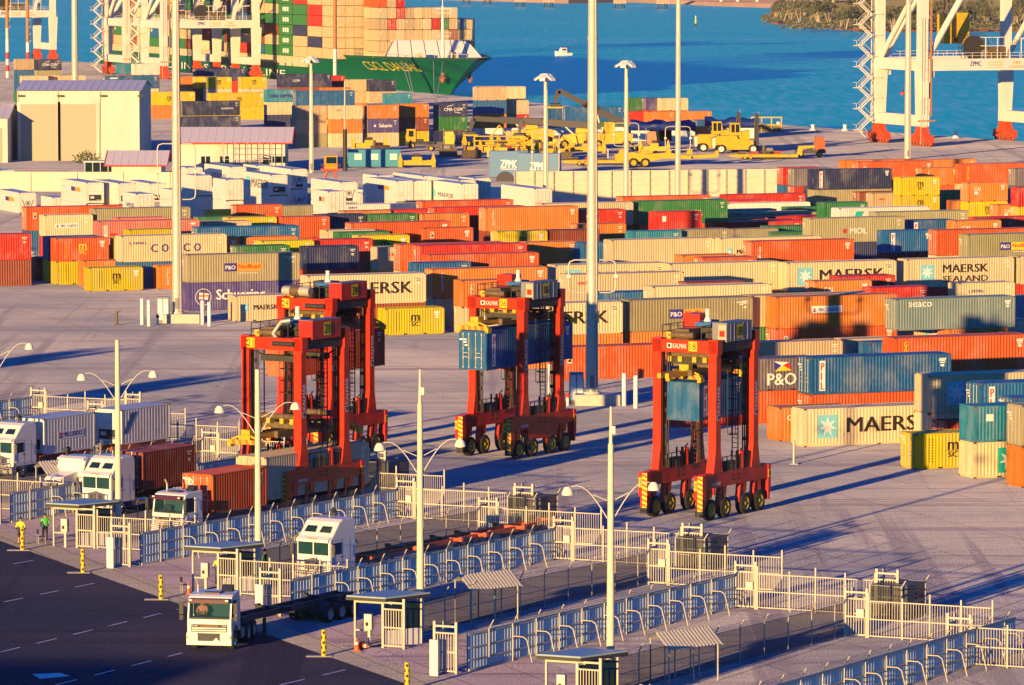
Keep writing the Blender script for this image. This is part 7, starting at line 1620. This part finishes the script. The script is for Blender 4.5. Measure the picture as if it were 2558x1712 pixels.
p=P(1790,14,-4); t=empty('road_bridge',(p.x,p.y,-4),R(3),'pale low road bridge at the top edge right of centre','bridge'); g=MB().use(M_whitep); g.box(-60,0,5.,90,4,6.2); g.build('deck',t)
for x in(3,14,27,52,78): g=MB().use(M_whitep); g.box(x-.8,.5,-1,x+.8,3,5.); g.build('pier',t)
p=P(1408,139,-4); bt=empty('fishing_boat',(p.x,p.y,-4),R(205),'small white cabin boat with dark rigging out on the water','boat')
g=MB().use(M_whitep); rings=[]
for x,w_,h_ in((-3.2,1.1,1.0),(-1.,1.3,1.0),(1.,1.25,1.15),(2.6,.8,1.4),(3.6,.05,1.7)): rings.append([(x,-w_*.7,-.2),(x,-w_,h_),(x,w_,h_),(x,w_*.7,-.2)])
g.loft(rings,smooth=False); g.build('hull',bt); g=MB().use(M_whitep); g.prism([(-1.,1.1),(-.9,2.9),(1.1,2.9),(1.7,1.2)],-.9,.9); cb=g.build('cabin',bt)
g=MB().use(M_glass); g.box(-.6,-.93,1.9,.9,.93,2.5); g.build('window',cb); g=MB().use(M_navyl); g.box(-2.6,-.9,2.9,.6,.9,3.0)
for x in(-2.5,-1.2,.4): g.bar((x,-.85,1),(x,-.85,3.6),.07); g.bar((x,.85,1),(x,.85,3.6),.07)
g.bar((-.5,0,2.9),(-1.4,0,5.6),.08); g.bar((.3,0,2.9),(.9,0,5.2),.08); g.build('rigging',bt)
p=P(1738,69,-4); t=empty('channel_marker',(p.x,p.y,-4),0,'thin yellow green channel marker standing in the water','marker'); g=MB().use(M_steel); g.tube((0,0,-1),(0,0,2.),.35,n=8); g.build('pile',t); g=MB().use(M_vesty); g.tube((0,0,2),(0,0,4.8),.5,.35,n=8); g.build('beacon',t); g=MB().use(M_whitep); g.tube((0,0,4.8),(0,0,5.8),.25,n=8); g.build('lamp',t)
p=P(2255,236,-4); g=MB().use(M_trim); g.tube((0,0,-.3),(0,0,.6),.9,.7,n=10); g.use(M_navyl).tube((0,0,.6),(0,0,1.4),.3,n=8); o=g.build('buoy',None,(p.x,p.y,-4)); tag(o,'tiny red buoy floating seen between the crane legs','buoy')
# ---------------------------------------------------------------- air
m=D.materials.new('air_haze'); m.use_nodes=True; n=m.node_tree
for q in list(n.nodes): n.nodes.remove(q)
ou=n.nodes.new('ShaderNodeOutputMaterial'); pv=n.nodes.new('ShaderNodeVolumePrincipled'); pv.inputs['Color'].default_value=(.92,.93,.97,1); pv.inputs['Density'].default_value=.000035; pv.inputs['Anisotropy'].default_value=.2; n.links.new(pv.outputs[0],ou.inputs['Volume'])
g=MB().use(m); g.box(-2600,-80,-7.5,2600,6200,62); o=g.build('haze'); o['kind']='stuff'; o['label']='thin warm evening haze over the harbour'
# ---------------------------------------------------------------- labels of the yard boxes
def scr(p):
    z=p.z-CAMH; dd=p.y*_c-z*_s; return 1279+FPX*p.x/dd, 856-FPX*(p.y*_s+z*_c)/dd
inf=[]
for (o,col,L_,logo,u,v,z,_) in ALLC:
    c=UV(u+LEN[L_]/2,v,z+HGT[L_]*.6); x,y=scr(c); inf.append(dict(o=o,col=CNAME[col],L=L_,logo=logo,u=u,v=v,z=z,x=x,y=y,w=LEN[L_]*FPX/c.y*.93))
def wc(s): return len(s.split())
def base(a): return ('long ' if a['L']==40 else 'short ')+a['col']+' container'
def desc(a): return base(a)+(' with '+LDESC[a['logo']] if a['logo'] in LDESC else '')
def near(a):
    r=[]
    for b in inf:
        if b is a: continue
        same=abs(a['v']-b['v'])<1.5; ou=min(a['u']+LEN[a['L']],b['u']+LEN[b['L']])-max(a['u'],b['u'])
        if same and ou>2: r.append(('on top of a ' if a['z']>b['z'] else 'under a ',abs(a['z']-b['z']),b))
        elif abs(a['y']-b['y'])<22 and abs(a['z']-b['z'])<1.5:
            dx=b['x']-a['x']; gap=abs(dx)-(a['w']+b['w'])/2
            if -25<gap<60: r.append(('left of a ' if dx>0 else 'right of a ',10+abs(gap),b))
        dy=b['y']-a['y']
        if abs(b['x']-a['x'])<(a['w']+b['w'])*.33 and 8<abs(dy)<60 and not(same and ou>2): r.append(('behind a ' if dy>0 else 'in front of a ',20+abs(dy),b))
    r.sort(key=lambda q:q[1]+(0 if q[2]['logo']!='none' else 12)); return r
def area(a):
    x=a['x']/2558; y=a['y']
    h='at left edge' if x<.12 else 'left part' if x<.35 else 'centre' if x<.6 else 'right part' if x<.85 else 'right edge'
    d='far background' if y<380 else 'back rows' if y<570 else 'middle rows' if y<700 else 'front rows'; return d+', '+h
used={}
SHORT=dict(maersk='star lettered',maerskb='star lettered',maerskc='star lettered',mscblack='black emblem',pil='red strip lettered',nedlloyd='name panel',nedlloydw='name panel',nedlloydy='name panel',cmacgm='arc lettered')
def nb(b): return (SHORT[b['logo']]+' ' if b['logo'] in SHORT else '')+b['col']+' one'
cnt={}
for a in inf: cnt[desc(a)]=cnt.get(desc(a),0)+1
def fixa(s):
    for w_ in('orange','olive'): s=s.replace(' a '+w_,' an '+w_)
    return s
for a in sorted(inf,key=lambda a:-a['w']):
    d=desc(a); c=[]
    if cnt[d]==1: c.append(d)
    N=near(a)
    for q in N[:6]: c.append(d+', '+q[0]+nb(q[2]))
    for q in N[:4]:
        for q2 in N[:5]:
            if q2 is not q and q2[0]!=q[0]: c.append(d+', '+q[0]+nb(q[2])+' and '+q2[0]+nb(q2[2])); c.append(base(a)+', '+q[0]+nb(q[2])+' and '+q2[0]+nb(q2[2]))
    c.append(d+', '+area(a))
    for q in N[:3]: c.append(base(a)+', '+q[0]+nb(q[2])+', '+area(a))
    for n_ in ordn: c.append(base(a)+', '+area(a)+', '+n_+' counted leftwards by size')
    c=[fixa(s) for s in c]; s=next((s for s in c if s not in used and 4<=wc(s)<=16),c[-1]); used[s]=1; a['o']['label']=s
# refrigerated boxes
rk=sorted(REEF,key=lambda r:scr(r[0].location)[0]); nmx={}
ED=dict(doors='door end showing',fan='dark machinery opening in its end',round='round fan in its end')
LG=dict(tag='with blue and orange tag',tagr='with faded tag',mk='with large black lettering',ms='with two lines of dark lettering',mt='with blue square and lettering',hy='with dark blue name',cg='with dark blue capitals',hb='with stacked blue name',n='plain')
vis={}
for r in rk:
    o,et,lg,L_,l,u,v=r; x,y=scr(o.location+Vector((0,0,1.5))); vis.setdefault((et,lg,l),[]).append((x,r))
for k,lst in vis.items():
    lst.sort(key=lambda q:q[0])
    for i,(x,r) in enumerate(lst):
        et,lg,l=k; s='white refrigerated box '+LG[lg]+', '+ED[et]+(', upper tier' if l else ', ground tier')
        if len(lst)>1: s+=', '+(ordn[i] if i<11 else 'twelfth')+' from left'
        r[0]['label']=s if wc(s)<=16 else s.replace('white refrigerated box','white reefer').replace(' in its end','')
for o in list(COL.objects):
    if o.parent is None and o.get('label') and wc(o['label'])>16: o['label']=' '.join(o['label'].replace('corrugated wall with hooped guards along the','hooped corrugated wall along the').replace('chain link fence with angled posts','chain link fence').replace('small mesh enclosure with a white cabinet behind the far gate','mesh enclosure behind the far gate').replace('palisade gate at the far end of the','far palisade gate of the').replace('palisade gate beyond the chain link fence','gate beyond the chain link fence').replace('half hidden white truck','hidden white truck').replace('small mesh','mesh').replace('corrugated wall','wall').replace('cream pedestrian cage at the','pedestrian cage at the').replace('where the chain link fence ends','at the chain link fence end').replace('stopped under the lamp post','under the lamp post').split())
for o in list(COL.objects):
    if o.parent is None and o.get('label') and wc(o['label'])>16: print('LONG',o['label'])
    if o.type=='MESH' and o.parent is None and o.get('kind')!='structure' and not o.get('label'): pass
